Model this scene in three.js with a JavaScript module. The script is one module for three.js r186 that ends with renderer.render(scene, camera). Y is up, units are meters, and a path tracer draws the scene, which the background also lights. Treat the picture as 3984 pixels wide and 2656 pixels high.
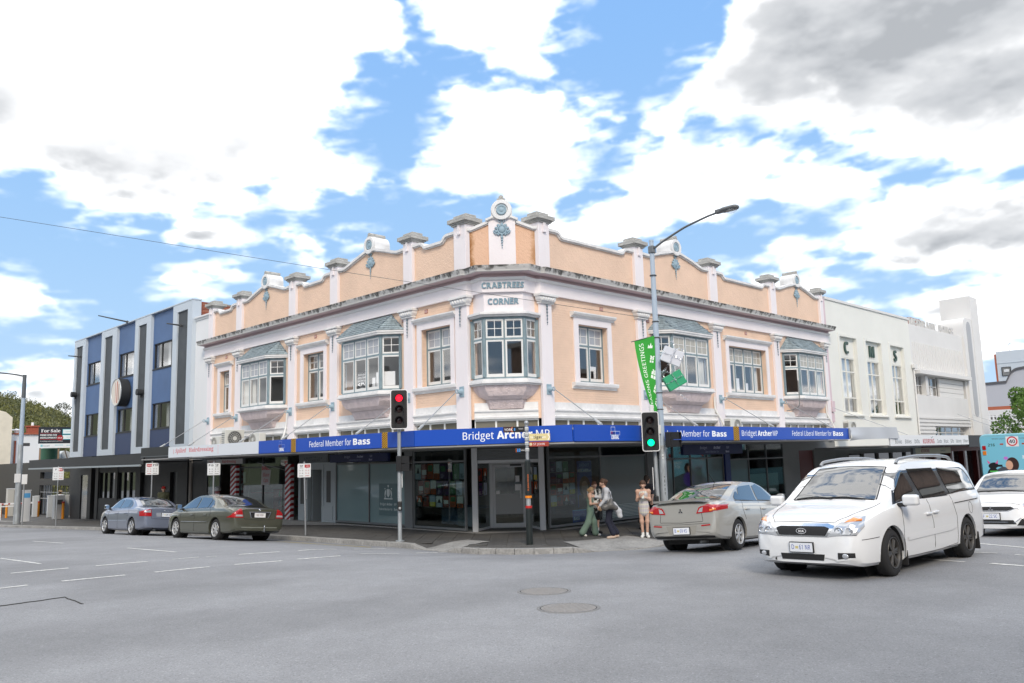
import * as THREE from 'three';
import { mergeGeometries, toCreasedNormals } from 'three/addons/utils/BufferGeometryUtils.js';
import { RoundedBoxGeometry } from 'three/addons/geometries/RoundedBoxGeometry.js';
import { TextGeometry } from 'three/addons/geometries/TextGeometry.js';
import { FontLoader } from 'three/addons/loaders/FontLoader.js';
import { MarchingCubes } from 'three/addons/objects/MarchingCubes.js';
import { Brush, Evaluator, SUBTRACTION } from 'three-bvh-csg';
import { MeshBVH } from 'three-mesh-bvh';

const scene = new THREE.Scene();
// ---------- camera: about 29 mm lens, tilted up 8 degrees, rolled 1.5 degrees ----------
const camera = new THREE.PerspectiveCamera(45.02, 1024 / 683, 0.1, 4000);
camera.position.set(0, 2.26, 0);
camera.quaternion.setFromRotationMatrix(new THREE.Matrix4().makeBasis(
  new THREE.Vector3(0.71598728, -0.02630542, 0.69761755), new THREE.Vector3(-0.07900101, 0.98981773, 0.11840483), new THREE.Vector3(-0.69362891, -0.13988885, 0.70661874)));
scene.add(camera);
const renderer = new THREE.WebGLRenderer({ antialias: true });
renderer.setSize(1024, 683);
renderer.toneMapping = THREE.LinearToneMapping;
renderer.toneMappingExposure = 1.64;
renderer.shadowMap.enabled = true;
// ---------- sun behind thin cloud ----------
const sun = new THREE.DirectionalLight(0xfff1dc, 1.5);
sun.position.set(22 - 50, 64, -16 + 62); sun.target.position.set(22, 0, -16);
sun.castShadow = true; sun.shadow.radius = 34; sun.shadow.mapSize.set(2048, 2048);
Object.assign(sun.shadow.camera, { left: -60, right: 60, top: 60, bottom: -60, near: 1, far: 250 });
scene.add(sun, sun.target);

// ---------- random numbers and noise ----------
function rng(s) { return () => { s |= 0; s = s + 0x6D2B79F5 | 0; let t = Math.imul(s ^ s >>> 15, 1 | s); t = t + Math.imul(t ^ t >>> 7, 61 | t) ^ t; return ((t ^ t >>> 14) >>> 0) / 4294967296; }; }
const rnd = rng(20231);
const NT = new Float32Array(65536); { const r = rng(77); for (let i = 0; i < 65536; i++) NT[i] = r(); }
function vn(x, y) {
  const i = Math.floor(x), j = Math.floor(y); let f = x - i, g = y - j; f = f * f * (3 - 2 * f); g = g * g * (3 - 2 * g);
  const a = i & 255, b = (i + 1) & 255, c = (j & 255) << 8, d = ((j + 1) & 255) << 8;
  const p = NT[a + c], q = NT[b + c], r = NT[a + d], s = NT[b + d];
  return p + (q - p) * f + (r - p + (p - q - r + s) * f) * g;
}
function fbm(x, y, o = 5) { let s = 0, a = 0.5, t = 0; for (let k = 0; k < o; k++) { s += a * vn(x, y); t += a; x = x * 2.03 + 17.1; y = y * 2.03 + 5.7; a *= 0.5; } return s / t; }
const clamp = (v, a = 0, b = 1) => v < a ? a : v > b ? b : v, mix = (a, b, t) => a + (b - a) * t;
const sstep = (a, b, v) => { const t = clamp((v - a) / (b - a)); return t * t * (3 - 2 * t); };
function lerpTab(x, xs, ys) { if (x <= xs[0]) return ys[0]; for (let i = 1; i < xs.length; i++) if (x <= xs[i]) return mix(ys[i - 1], ys[i], (x - xs[i - 1]) / (xs[i] - xs[i - 1])); return ys[ys.length - 1]; }

// ---------- sky: blue air with broken cumulus, outlines in azimuth and elevation degrees ----------
{
  const P = [
    [9.7,28,20,44,34,40,36.2,32,37.7,29,37.5,27.2,35.3,26.5,34.9,24.6,31.3,22.2,32.3,21,34.6,20.3,34.2,18.2,31.9,18.4,28.4,18.1,26.1,16.8,22.8,16.4,19.9,16,16.9,16.4,16.3,17.2,14.8,17.4,13.1,18,10.5,16.9,2,18,-2,26],
    [36.2,32,38,40,52,39,50.2,31.8,49.1,29.3,49.4,28.4,47.4,27,48.1,25.3,45.8,25.7,43.5,26.9,39.7,27.7,38.1,29],
    [41.7,24.8,44.1,25.5,48.6,25.2,49.8,24.3,52.2,23.4,51,22.1,50.3,20.2,48.3,18.8,46.7,17.5,42.4,18.2,38.8,19.6,40.5,21.3,39.6,23.3],
    [54.8,23.1,56.1,24.1,57.5,25.1,59.6,26.2,61,28.4,62.6,30.4,64,36,84,38,92,26,90,17,79.1,16.7,76.4,16.9,73.6,16.9,70.7,17.7,68.1,18.8,65.8,20.5,63.8,20.5,61.1,22,58.1,22.1,56.3,21.8],
    [47.8,15.9,51.6,17.5,52.4,19.2,54.3,20.4,57.7,20.1,59.8,20.6,63.6,20.5,66.5,19,69,16.5,65.7,16,62.5,17.3,60.4,17,58.3,15.8,55.8,14.7,52.8,14.8,49.4,14.6,47.7,14.8],
    [62.9,13.6,65,13.5,67.2,14.6,69.9,15.4,72,15.7,75.1,15.7,86,15.3,86,9.5,73.4,10.3,70.1,11.1,67.3,11.7,65.2,12.5],
    [8,10.2,11.3,10.6,13,11,15.4,10.5,14.9,9.9,11.3,9.6], [21.9,12.2,24,12.8,25.8,12.4,25.3,11.9,22.6,11.7], [22.1,14.8,22.8,15.7,25,16,26.5,15.1,26.1,14.4,23.6,14.3],
    [28.4,15.2,30.1,15.6,32.2,14.9,33.1,13.9,31.3,13.6,29.3,14.3], [31.9,13.6,34,13.9,34.6,12.5,31.6,12.4], [2,5.6,11.1,5.9,13.7,6.3,16.3,6.3,18.4,6.1,18.6,1,2,1],
    [59.7,12,62.9,11.6,65.9,11.4,68.5,10.5,68.1,9.4,65.2,9.4,61.9,9.9], [69.1,9.3,71.5,10.4,74.6,10.1,86,9.5,86,3,74.1,5,71.1,6.1,69.8,8.4],
  ].map((p) => { let e = [1e9, 1e9, -1e9, -1e9]; for (let i = 0; i < p.length; i += 2) e = [Math.min(e[0], p[i]), Math.min(e[1], p[i + 1]), Math.max(e[2], p[i]), Math.max(e[3], p[i + 1])]; return { p, e }; });
  const Gy = [[19.5,18.6,6.5,2.3,.62],[25.6,20.3,1.6,2.1,.5],[21,17.6,7,1.3,.42],[10.5,21.1,2.2,1.5,.8],[72,26,9.5,4.6,1.25],[67.5,23.5,6,2.4,1.0],[76,21.3,6,2.4,1.1],[58.2,18.7,2.4,.9,.55],[72.9,12,7.6,1.1,1.1],[75.5,13.1,3.8,1.2,.6],[23.6,14.7,2,.7,.8],[13.5,4.7,3,1.1,.6],[67.2,10.5,2.2,.5,.45],[73,7.8,4.1,1.6,.55]];
  const inside = (q, x, y) => { // signed distance in degrees, positive inside
    const p = q.p; let d = 1e9, s = false;
    for (let i = 0, j = p.length - 2; i < p.length; j = i, i += 2) {
      const ax = p[j], ay = p[j + 1], bx = p[i], by = p[i + 1], ex = bx - ax, ey = by - ay, t = clamp(((x - ax) * ex + (y - ay) * ey) / (ex * ex + ey * ey));
      d = Math.min(d, Math.hypot(x - ax - ex * t, y - ay - ey * t));
      if ((by > y) !== (ay > y) && x < (ax - bx) * (y - by) / (ay - by) + bx) s = !s;
    }
    return s ? d : -d;
  };
  const W = 4096, H = 2048, D = new Float32Array(W * H * 4);
  for (let j = 0; j < H; j++) {
    const el = (j + 0.5) / H * 180 - 90, er = el * Math.PI / 180, y = Math.sin(er), c = Math.cos(er);
    for (let i = 0; i < W; i++) {
      const o = (j * W + i) * 4; D[o + 3] = 1;
      if (el < -1) { D[o] = 0.34; D[o + 1] = 0.35; D[o + 2] = 0.37; continue; }
      const ph = ((i + 0.5) / W - 0.5) * 2 * Math.PI, x = c * Math.cos(ph), z = c * Math.sin(ph), az = Math.atan2(x, -z) * 180 / Math.PI;
      const k = 1 / (Math.max(y, 0) + 0.17), u = x * k, v = z * k;
      const wi = sstep(42, 33, Math.abs(az - 44.5)) * sstep(40, 33, el);
      let S = -8, sh = 0;
      if (wi > 0) {
        for (const q of P) if (az > q.e[0] - 4 && az < q.e[2] + 4 && el > q.e[1] - 4 && el < q.e[3] + 4) S = Math.max(S, inside(q, az, el));
        for (const g of Gy) { const a = (az - g[0]) / g[2], b = (el - g[1]) / g[3], r = a * a + b * b; if (r < 9) sh = Math.max(sh, g[4] * Math.exp(-r * 0.75)); }
      }
      const n1 = fbm(u * 8 + 3, v * 8, wi > 0 ? 8 : 4), n0 = wi < 1 ? fbm(u * 1.1 + 9.3, v * 1.1 + 2.2, 3) : 0;
      const So = (n0 - 0.47) * 26, Sm = mix(So, S, wi), shm = mix(sstep(0.56, 0.7, n0) * 0.7, sh, wi);
      const n2 = fbm(az * 0.55, el * 1.0 + 40, wi > 0 ? 6 : 3), wisp = fbm(az * 0.35 + el * 0.5 + 60, el * 1.6 - az * 0.25, 4);
      const e = Sm + (n1 - 0.5) * 4.2 + (n2 - 0.5) * 3.4;
      let al = sstep(-0.7, 1.3, e); al = Math.max(al, 0.5 * sstep(-2.2, 0.6, e) * sstep(0.42, 0.7, wisp));
      const t = sstep(0, 34, el), hz = Math.exp(-Math.max(el, 0) / 5);
      const b = [mix(0.265, 0.165, t), mix(0.42, 0.32, t), mix(0.60, 0.585, t)];
      const g = Math.pow(clamp(0.82 * shm * (0.45 + 1.05 * (fbm(az * 0.35 + 5, el * 0.9, 5))) * sstep(0.0, 3.0, e) + 0.3 * sstep(0.52, 0.8, n1) * sstep(0.6, 2.4, e)), 1.15);
      const Lw = lerpTab(g, [0, 0.2, 0.5, 1], [1.3, 0.68, 0.47, 0.3]);
      const cl = [Lw, Lw * mix(1, 1.05, g), Lw * mix(1, 1.12, g)];
      for (let m = 0; m < 3; m++) D[o + m] = mix(mix(b[m], cl[m], al), [0.6, 0.65, 0.7][m], hz * 0.5);
    }
  }
  const sky = new THREE.DataTexture(D, W, H, THREE.RGBAFormat, THREE.FloatType);
  sky.mapping = THREE.EquirectangularReflectionMapping; sky.magFilter = THREE.LinearFilter; sky.colorSpace = THREE.LinearSRGBColorSpace; sky.needsUpdate = true;
  scene.background = sky; scene.environment = sky;
}

// ---------- helpers ----------
const V = (x, y, z) => new THREE.Vector3(x, y, z), PI = Math.PI;
const T = (x, y, z, ry = 0) => new THREE.Matrix4().makeRotationY(ry).setPosition(x, y, z);
function clean(g) { if (g.index) g = g.toNonIndexed(); for (const k of Object.keys(g.attributes)) if (!['position', 'normal', 'uv', 'color'].includes(k)) g.deleteAttribute(k); if (!g.attributes.normal) g.computeVertexNormals(); g.morphAttributes = {}; return g; }
function uvm(g, s = 1) { // uv in metres from the dominant face direction
  const p = g.attributes.position, n = g.attributes.normal, u = new Float32Array(p.count * 2);
  for (let i = 0; i < p.count; i++) { const a = Math.abs(n.getX(i)), b = Math.abs(n.getY(i)), c = Math.abs(n.getZ(i)); const x = p.getX(i), y = p.getY(i), z = p.getZ(i);
    if (b > a && b > c) { u[2 * i] = x; u[2 * i + 1] = z; } else if (a > c) { u[2 * i] = z; u[2 * i + 1] = y; } else { u[2 * i] = x; u[2 * i + 1] = y; } u[2 * i] *= s; u[2 * i + 1] *= s; }
  g.setAttribute('uv', new THREE.BufferAttribute(u, 2)); return g;
}
function mg(l) { l = l.flat(9).map(clean); const col = l.every((g) => g.attributes.color); if (!col) l.forEach((g) => g.deleteAttribute('color')); l.forEach((g) => { if (!g.attributes.uv) uvm(g); }); return l.length === 1 ? l[0] : mergeGeometries(l); }
function bx(x0, x1, y0, y1, z0, z1) { return new THREE.BoxGeometry(Math.abs(x1 - x0), Math.abs(y1 - y0), Math.abs(z1 - z0)).translate((x0 + x1) / 2, (y0 + y1) / 2, (z0 + z1) / 2); }
function rb(x0, x1, y0, y1, z0, z1, r = 0.02, n = 2) { const w = Math.abs(x1 - x0), h = Math.abs(y1 - y0), d = Math.abs(z1 - z0); return new RoundedBoxGeometry(w, h, d, n, Math.min(r, w / 2.01, h / 2.01, d / 2.01)).translate((x0 + x1) / 2, (y0 + y1) / 2, (z0 + z1) / 2); }
function rod(a, b, r, r2 = r, n = 10) { a = V(...a); b = V(...b); const d = b.clone().sub(a), L = d.length(); const g = new THREE.CylinderGeometry(r2, r, L, n); g.applyQuaternion(new THREE.Quaternion().setFromUnitVectors(V(0, 1, 0), d.normalize())); g.translate((a.x + b.x) / 2, (a.y + b.y) / 2, (a.z + b.z) / 2); return g; }
function tube(pts, r, n = 6, seg = 0) { const c = new THREE.CatmullRomCurve3(pts.map((p) => V(...p)), false, 'catmullrom', 0.3); return new THREE.TubeGeometry(c, seg || pts.length * 5, r, n); }
function sph(x, y, z, r, sx = 1, sy = 1, sz = 1, n = 12) { return new THREE.SphereGeometry(r, n, Math.max(6, n * 0.7 | 0)).scale(sx, sy, sz).translate(x, y, z); }
function shp(p, holes = []) { const s = new THREE.Shape(p.map((q) => new THREE.Vector2(q[0], q[1]))); for (const h of holes) s.holes.push(new THREE.Path(h.map((q) => new THREE.Vector2(q[0], q[1])))); return s; }
const rect = (a, b, c, d) => [[a, c], [b, c], [b, d], [a, d]];
function ex(p, z0, z1, holes = [], bevel = 0, cs = 8) { // polygon in xy pushed from z0 to z1
  const g = new THREE.ExtrudeGeometry(Array.isArray(p) ? shp(p, holes) : p, { depth: z1 - z0 - 2 * bevel, bevelEnabled: bevel > 0, bevelThickness: bevel, bevelSize: bevel, bevelOffset: -bevel, bevelSegments: 1, curveSegments: cs }); return g.translate(0, 0, z0 + bevel); }
function mold(p, u0, u1) { // profile [w, v] run along u
  return ex(p.map((q) => [-q[0], q[1]]), 0, u1 - u0).rotateY(PI / 2).translate(u0, 0, 0); }
function lat(p, n = 20) { return new THREE.LatheGeometry(p.map((q) => new THREE.Vector2(q[0], q[1])), n); }
const used = {};
function numbered(n) { used[n] = (used[n] || 0) + 1; return used[n] > 1 ? n + '_' + String(used[n] - 1).padStart(3, '0') : n; }
function place(o, parent, m) { if (parent !== scene) { parent.updateWorldMatrix(true, false); m = parent.matrixWorld.clone().invert().multiply(m || new THREE.Matrix4()); } if (m) o.applyMatrix4(m); parent.add(o); o.traverse((q) => { if (q.isMesh) { q.castShadow = q.receiveShadow = true; } }); return o; }
function mesh(parent, name, geo, mat, m) { // m: world matrix of the geometry's axes
  if (Array.isArray(geo)) geo = mg(geo); const o = new THREE.Mesh(geo, mat); o.name = parent === scene ? numbered(name) : name; return place(o, parent, m); }
function sub(parent, name, geo, mat, m) { if (Array.isArray(geo)) geo = mg(geo); const o = new THREE.Mesh(geo, mat); o.name = name; o.castShadow = o.receiveShadow = true; if (m) o.applyMatrix4(m); parent.add(o); return o; } // m in the parent's own axes
function grp(parent, name, m) { const o = new THREE.Group(); o.name = name; return place(o, parent, m); }
function thing(name, label, category, m = null, group = null) { const o = new THREE.Group(); o.name = numbered(name); if (m) o.applyMatrix4(m); o.userData = { label, category }; if (group) o.userData.group = group; scene.add(o); o.updateMatrixWorld(true); return o; }
function tag(o, label, category, group) { o.userData.label = label; o.userData.category = category; if (group) o.userData.group = group; return o; }
function struct(name, geo, mat) { const o = mesh(scene, name, geo, mat); o.userData.kind = 'structure'; return o; }
const stuff = (o) => { o.userData.kind = 'stuff'; return o; };
// frames: x runs along the wall to the viewer's right, z out of the wall
const FL = T(17.5, 0, 0, -PI / 2), FR = T(0, 0, -18.19), FC = T(18.32, 0, -19.0, -PI / 4);

// ---------- textures ----------
function tex(n, f, { srgb = true, rep = 1, h = n } = {}) {
  const d = new Uint8Array(n * h * 4); const o = [0, 0, 0, 255];
  for (let j = 0; j < h; j++) for (let i = 0; i < n; i++) { f(i / n, j / h, o, i, j); const k = (j * n + i) * 4; d[k] = clamp(o[0], 0, 255); d[k + 1] = clamp(o[1], 0, 255); d[k + 2] = clamp(o[2], 0, 255); d[k + 3] = o[3]; }
  const t = new THREE.DataTexture(d, n, h); t.wrapS = t.wrapT = THREE.RepeatWrapping; t.magFilter = THREE.LinearFilter; t.minFilter = THREE.LinearMipmapLinearFilter; t.generateMipmaps = true; if (srgb) t.colorSpace = THREE.SRGBColorSpace; t.repeat.set(rep, rep); t.needsUpdate = true; return t;
}
// noise that repeats over the tile
function pn(u, v, f, o = 4) { let s = 0, a = 0.5, t = 0; for (let k = 0; k < o; k++) { const x = u * f, y = v * f, i = Math.floor(x), j = Math.floor(y); let p = x - i, q = y - j; p = p * p * (3 - 2 * p); q = q * q * (3 - 2 * q); const w = (m) => ((m % f) + f) % f, h = (m, n) => NT[((w(m) * 7 + k * 31) & 255) | (((w(n) * 13 + k * 57) & 255) << 8)]; s += a * mix(mix(h(i, j), h(i + 1, j), p), mix(h(i, j + 1), h(i + 1, j + 1), p), q); t += a; f *= 2; a *= 0.55; } return s / t; }
const toS = (l) => l <= 0.0031308 ? l * 12.92 : 1.055 * Math.pow(l, 1 / 2.4) - 0.055;
function toned(rgb, amp, f, o, n = 256, rep = 0.5) { const c = rgb.map((v) => toS(v) * 255); return tex(n, (u, v, q) => { const k = 1 + (pn(u, v, f, o) - 0.5) * amp; q[0] = c[0] * k; q[1] = c[1] * k; q[2] = c[2] * k; }, { rep }); }
function grey(n, f, rep) { return tex(n, (u, v, q) => { q[0] = q[1] = q[2] = 255 * clamp(f(u, v)); }, { srgb: false, rep }); }
function M(rgb, rough = 0.7, o = {}) { const m = new (o.clearcoat || o.transmission || o.ior || o.sheen ? THREE.MeshPhysicalMaterial : THREE.MeshStandardMaterial)({ roughness: rough, ...o }); if (!o.map) m.color.setRGB(...rgb); return m; }
function canvas(w, h, draw) { const c = document.createElement('canvas'); c.width = w; c.height = h; const x = c.getContext('2d'); draw(x, w, h); const t = new THREE.CanvasTexture(c); t.colorSpace = THREE.SRGBColorSpace; t.anisotropy = 8; return t; }
// a flat print: plane w x h facing +z at its own centre
function print(w, h, t, rough = 0.5, o = {}) { return [new THREE.PlaneGeometry(w, h), new THREE.MeshStandardMaterial({ map: t, roughness: rough, ...o })]; }
function txt(x, s, px, py, size, { font = 'sans-serif', weight = '', color = '#fff', align = 'center', sx = 1, rot = 0, style = '' } = {}) { x.save(); x.translate(px, py); x.rotate(rot); x.scale(sx, 1); x.font = `${style} ${weight} ${size}px ${font}`; x.fillStyle = color; x.textAlign = align; x.textBaseline = 'middle'; x.fillText(s, 0, 0); x.restore(); }
const font = await new FontLoader().loadAsync('fonts/droid/droid_sans_bold.typeface.json');
function text3(s, size, depth) { const g = new TextGeometry(s, { font, size, depth, curveSegments: 4, bevelEnabled: true, bevelThickness: 0.005, bevelSize: 0.004, bevelSegments: 1 }); g.computeBoundingBox(); const b = g.boundingBox; return g.translate(-(b.min.x + b.max.x) / 2, -(b.min.y + b.max.y) / 2, 0); }
// ---------- ground: the road falls away down the side street and is crowned ----------
const KX = 17.85, KZ = -17.2, KR = 3.75; // centre and radius of the kerb's corner
function gut(x, z) { return z < KZ ? lerpTab(-z, [17.2, 19, 25.4, 31, 44.4, 60.8, 140, 400], [-.12, -.12, -.23, -.37, -.71, -1.24, -3.6, -6]) : lerpTab(x, [16, 26, 140], [-.12, -.34, -1.6]); }
function sdk(x, z) { if (x < KX && z > KZ) return Math.hypot(x - KX, z - KZ) - KR; if (z <= KZ && x < KX) return KX - KR - x; if (z > KZ) return z - KZ - KR; return -Math.min(x - KX + KR, KZ + KR - z); }
const crown = (d) => lerpTab(d, [0, 1.6, 3, 7.3, 11, 16, 40], [0, .13, .26, .42, .5, .53, .53]);
const roadY = (x, z) => { const d = sdk(x, z); return d > 0 ? gut(x, z) + crown(d) : gut(x, z) - Math.min(0.2, -d * 1.5); };
const wallY = (z, x = 0) => z > -19 ? -0.011 * Math.max(0, Math.min(x, 140) - 26) : lerpTab(-z, [19, 27, 31, 56, 140, 400], [0, -.02, -.18, -.78, -2.8, -5]);
const dip = (x, z) => { if (!(x < 21 && z > -19.4)) return 1; const s = z < KZ ? KZ - z : x > KX ? -(x - KX) - KR * PI / 2 : -KR * Math.atan2(z - KZ, KX - x); /* metres along the kerb from the left end of the corner */ const a = sstep(0.9, 0.45, Math.abs(s - 0.35)), b = sstep(1.9, 1.3, Math.abs(s + 5.6)); return 1 - 0.86 * Math.max(a, b); };
const kerbTop = (x, z) => gut(x, z) + 0.13 * dip(x, z);
const footY = (x, z) => { const d = Math.max(0, -sdk(x, z)), k0 = gut(x, z) + 0.13, base = k0 + (wallY(z, x) - k0) * clamp(d / 3.4), k = dip(x, z); return k < 1 ? mix(kerbTop(x, z), base, sstep(0, 1.3, d)) : base; };
const AS = 1024;
const asphaltMap = tex(AS, (u, v, q) => {
  const s = pn(u, v, 256, 2), m = pn(u, v, 8, 4); const st = s > 0.66 ? (s - 0.66) * 210 : s < 0.36 ? -(0.36 - s) * 190 : 0; const g = 128 + (m - 0.5) * 12 + st * 0.55 + (NT[(u * AS * 91 + v * AS * 57) & 65535] - 0.5) * 14; q[0] = g; q[1] = g * 1.008; q[2] = g * 1.028; }, { rep: 1 / 3 });
const asphaltBump = grey(AS, (u, v) => 0.5 * pn(u, v, 256, 2) + 0.5 * pn(u, v, 128, 2), 1 / 3);
const asphalt = new THREE.MeshStandardMaterial({ map: asphaltMap, bumpMap: asphaltBump, bumpScale: 0.006, roughness: 0.86, vertexColors: true });
{
  const ax = (l) => { const o = []; for (let i = 0; i + 2 < l.length; i += 2) for (let v = l[i]; v < l[i + 2] - 1e-6; v += l[i + 1]) o.push(v); o.push(l[l.length - 1]); return o; };
  const xs = ax([-900, 100, -100, 20, -20, 2, 0, 0.4, 22, 1, 40, 5, 120, 40, 400, 120, 1000]), zs = ax([-1500, 100, -200, 20, -80, 2, -34, 0.4, 0, 2, 20, 20, 100, 100, 900]);
  const pos = [], uv = [], col = [], idx = [], nx = xs.length;
  for (const z of zs) for (const x of xs) {
    pos.push(x, roadY(x, z), z); uv.push(x, z);
    // worn paths of wheels and grainier patches between them
    const a = fbm(x * 0.22 + z * 0.16 + 9, z * 0.42 - x * 0.2 + 4, 4), b = fbm(x * 0.9, z * 0.9 + 31, 3), k = 1.16 - 0.2 * sstep(0.42, 0.66, a) - 0.16 * (b - 0.5); col.push(k, k, k);
  }
  for (let j = 0; j + 1 < zs.length; j++) for (let i = 0; i + 1 < nx; i++) { const p = j * nx + i; idx.push(p, p + nx, p + 1, p + 1, p + nx, p + nx + 1); }
  const g = new THREE.BufferGeometry(); g.setAttribute('position', new THREE.Float32BufferAttribute(pos, 3)); g.setAttribute('uv', new THREE.Float32BufferAttribute(uv, 2)); g.setAttribute('color', new THREE.Float32BufferAttribute(col, 3)); g.setIndex(idx); g.computeVertexNormals();
  struct('road', g, asphalt);
}
// the kerb line, from the far left, round the corner, to the far right
const kerbLine = []; for (let z = -150; z < -62; z += 8) kerbLine.push([KX - KR, z]); for (let z = -62; z < KZ; z += 0.55) kerbLine.push([KX - KR, z]);
for (let a = 0; a <= 24; a++) { const t = PI - a / 24 * PI / 2; kerbLine.push([KX + KR * Math.cos(t), KZ + KR * Math.sin(t)]); }
for (let x = KX + 0.5; x < 60; x += 0.8) kerbLine.push([x, KZ + KR]); for (let x = 60; x < 170; x += 10) kerbLine.push([x, KZ + KR]);
function strip(rows, up = true) { // rows of equal length -> sheet
  const pos = [], idx = [], n = rows[0].length; rows.forEach((r) => r.forEach((p) => pos.push(...p))); for (let j = 0; j + 1 < rows.length; j++) for (let i = 0; i + 1 < n; i++) { const p = j * n + i; up ? idx.push(p, p + 1, p + n, p + 1, p + n + 1, p + n) : idx.push(p, p + n, p + 1, p + 1, p + n, p + n + 1); }
  const g = new THREE.BufferGeometry(); g.setAttribute('position', new THREE.Float32BufferAttribute(pos, 3)); g.setIndex(idx); g.computeVertexNormals(); return uvm(g);
}
const concreteMap = tex(512, (u, v, q) => { const g = 150 + (pn(u, v, 6, 5) - 0.5) * 46 + (pn(u, v, 64, 2) - 0.5) * 34; q[0] = g; q[1] = g * 0.99; q[2] = g * 0.97; }, { rep: 0.4 });
const concreteBump = grey(512, (u, v) => pn(u, v, 64, 3), 0.4);
const concrete = M([1, 1, 1], 0.85, { map: concreteMap, bumpMap: concreteBump, bumpScale: 0.004 });
const pavMap = tex(512, (u, v, q) => { const g = 84 + (pn(u, v, 5, 5) - 0.5) * 34 + (pn(u, v, 70, 2) - 0.5) * 26; q[0] = g; q[1] = g * 0.985; q[2] = g * 0.965; }, { rep: 0.35 });
const darkPave = M([1, 1, 1], 0.8, { map: pavMap, bumpMap: concreteBump, bumpScale: 0.003 });
const pavers = [0.86, 0.95, 1.04, 1.12].map((k) => { const m = darkPave.clone(); m.color.setRGB(k, k, k * 0.99); return m; });
function inward(x, z, d) { // a point d metres inside the kerb
  if (z < KZ) return [x + d, z]; if (x > KX) return [x, z - d]; const l = Math.hypot(x - KX, z - KZ), k = (l - d) / l; return [KX + (x - KX) * k, KZ + (z - KZ) * k]; }
{
  const W = 0.14, face = [], lip = [], inner = [];
  for (const [x, z] of kerbLine) { const t = kerbTop(x, z), o = inward(x, z, -0.02), p = inward(x, z, 0.012), q = inward(x, z, W); face.push([o[0], gut(x, z) - 0.12, o[1]]); lip.push([x, t - 0.012, z]); inner.push([p[0], t, p[1], q[0], footY(...q) + 0.003, q[1]]); }
  // kerb stones, each about 1.1 m long
  const kerb = new THREE.Group(); kerb.name = 'kerb'; kerb.userData.kind = 'structure'; scene.add(kerb);
  for (let i = 0; i + 2 < kerbLine.length; i += 2) { const s = [i, i + 1, i + 2], c = kerbLine[i + 1]; if (c[1] < -64 || c[0] > 62) { const g = strip([s.map((k) => face[k]), s.map((k) => lip[k]), s.map((k) => inner[k].slice(0, 3)), s.map((k) => inner[k].slice(3))]); sub(kerb, 'kerbstone', g, concrete); continue; }
    const sh = (p, q) => { const e = 0.006 / Math.hypot(q[0] - p[0], q[2] - p[2]); return [mix(p[0], q[0], e), p[1], mix(p[2], q[2], e)]; };
    const row = (f) => { const r = s.map(f); return [sh(r[0], r[1]), r[1], sh(r[2], r[1])]; };
    sub(kerb, 'kerbstone', strip([row((k) => face[k]), row((k) => lip[k]), row((k) => inner[k].slice(0, 3)), row((k) => inner[k].slice(3))]), concrete); }
  const rows = [0.13, 0.5, 0.9, 1.4, 2.0, 2.8, 3.5, 4.2].map((d) => kerbLine.map(([x, z]) => { const p = inward(x, z, Math.min(d, z > KZ && x < KX ? 3.7 : 9)); return [p[0], footY(...p) - 0.012, p[1]]; }));
  rows.push(kerbLine.map(([x, z]) => z < KZ ? [21, footY(18, z) - 0.02, Math.min(z, -20)] : x > KX ? [Math.max(x, 21), -0.03, -20.5] : [21, -0.03, -20.5]));
  struct('footpath', strip(rows), darkPave);
}
// ---------- materials of the buildings ----------
const stuccoBump = grey(512, (u, v) => 0.6 * pn(u, v, 28, 4) + 0.4 * pn(u, v, 90, 2), 0.8);
const brickBump = grey(512, (u, v) => { const r = Math.floor(v * 16), f = v * 16 - r, g = (u * 6 + (r & 1) * 0.5) % 1; return (f < 0.12 || g < 0.05 ? 0.25 : 0.75) + (pn(u, v, 60, 3) - 0.5) * 0.5; }, 0.75);
const peachMap = toned([.80, .58, .44], 0.1, 5, 5, 512, 0.3), pinkMap = toned([.82, .77, .785], 0.06, 5, 5, 512, 0.22), greyWhite = toned([.74, .735, .73], 0.16, 7, 5, 512, 0.6);
const peach = M([1, 1, 1], 0.85, { map: peachMap, bumpMap: stuccoBump, bumpScale: 0.02 });
const peachBrick = M([1, 1, 1], 0.8, { map: peachMap, bumpMap: brickBump, bumpScale: 0.012 });
const pinkWhite = M([1, 1, 1], 0.7, { map: pinkMap, bumpMap: stuccoBump, bumpScale: 0.004 });
const agedWhite = M([1, 1, 1], 0.75, { map: greyWhite, bumpMap: stuccoBump, bumpScale: 0.004 });
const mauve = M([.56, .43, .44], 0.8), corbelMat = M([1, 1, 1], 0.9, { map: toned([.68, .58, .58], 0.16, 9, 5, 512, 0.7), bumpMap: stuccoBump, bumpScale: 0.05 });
// cornice: black growth running down in streaks from its upper edge
const dirtMap = tex(1024, (u, v, q) => { const s = pn(u, v * 0.05 + 0.3, 44, 3), m = pn(u, 0.1, 9, 4), f = pn(u, v, 64, 3); const d = clamp(sstep(0.4, 1.05, v + (s - 0.5) * 1.1 + (m - 0.5) * 0.7) * (0.45 + 0.8 * f)); const w = 1 - 0.09 * f; q[0] = mix(212 * w, 64, d); q[1] = mix(210 * w, 63, d); q[2] = mix(207 * w, 60, d); }, { h: 256 });
const dirty = new THREE.MeshStandardMaterial({ map: dirtMap, roughness: 0.9 });
const capMat = M([1, 1, 1], 0.85, { map: toned([.40, .395, .375], 0.5, 9, 5, 256, 0.9) });
const ornBlue = M([.28, .39, .46], 0.6), ornDark = M([.15, .2, .24], 0.7), frameBlue = M([1, 1, 1], 0.6, { map: toned([.20, .27, .30], 0.4, 10, 4, 256, 0.8) }), sashWhite = M([.74, .74, .72], 0.5);
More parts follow.
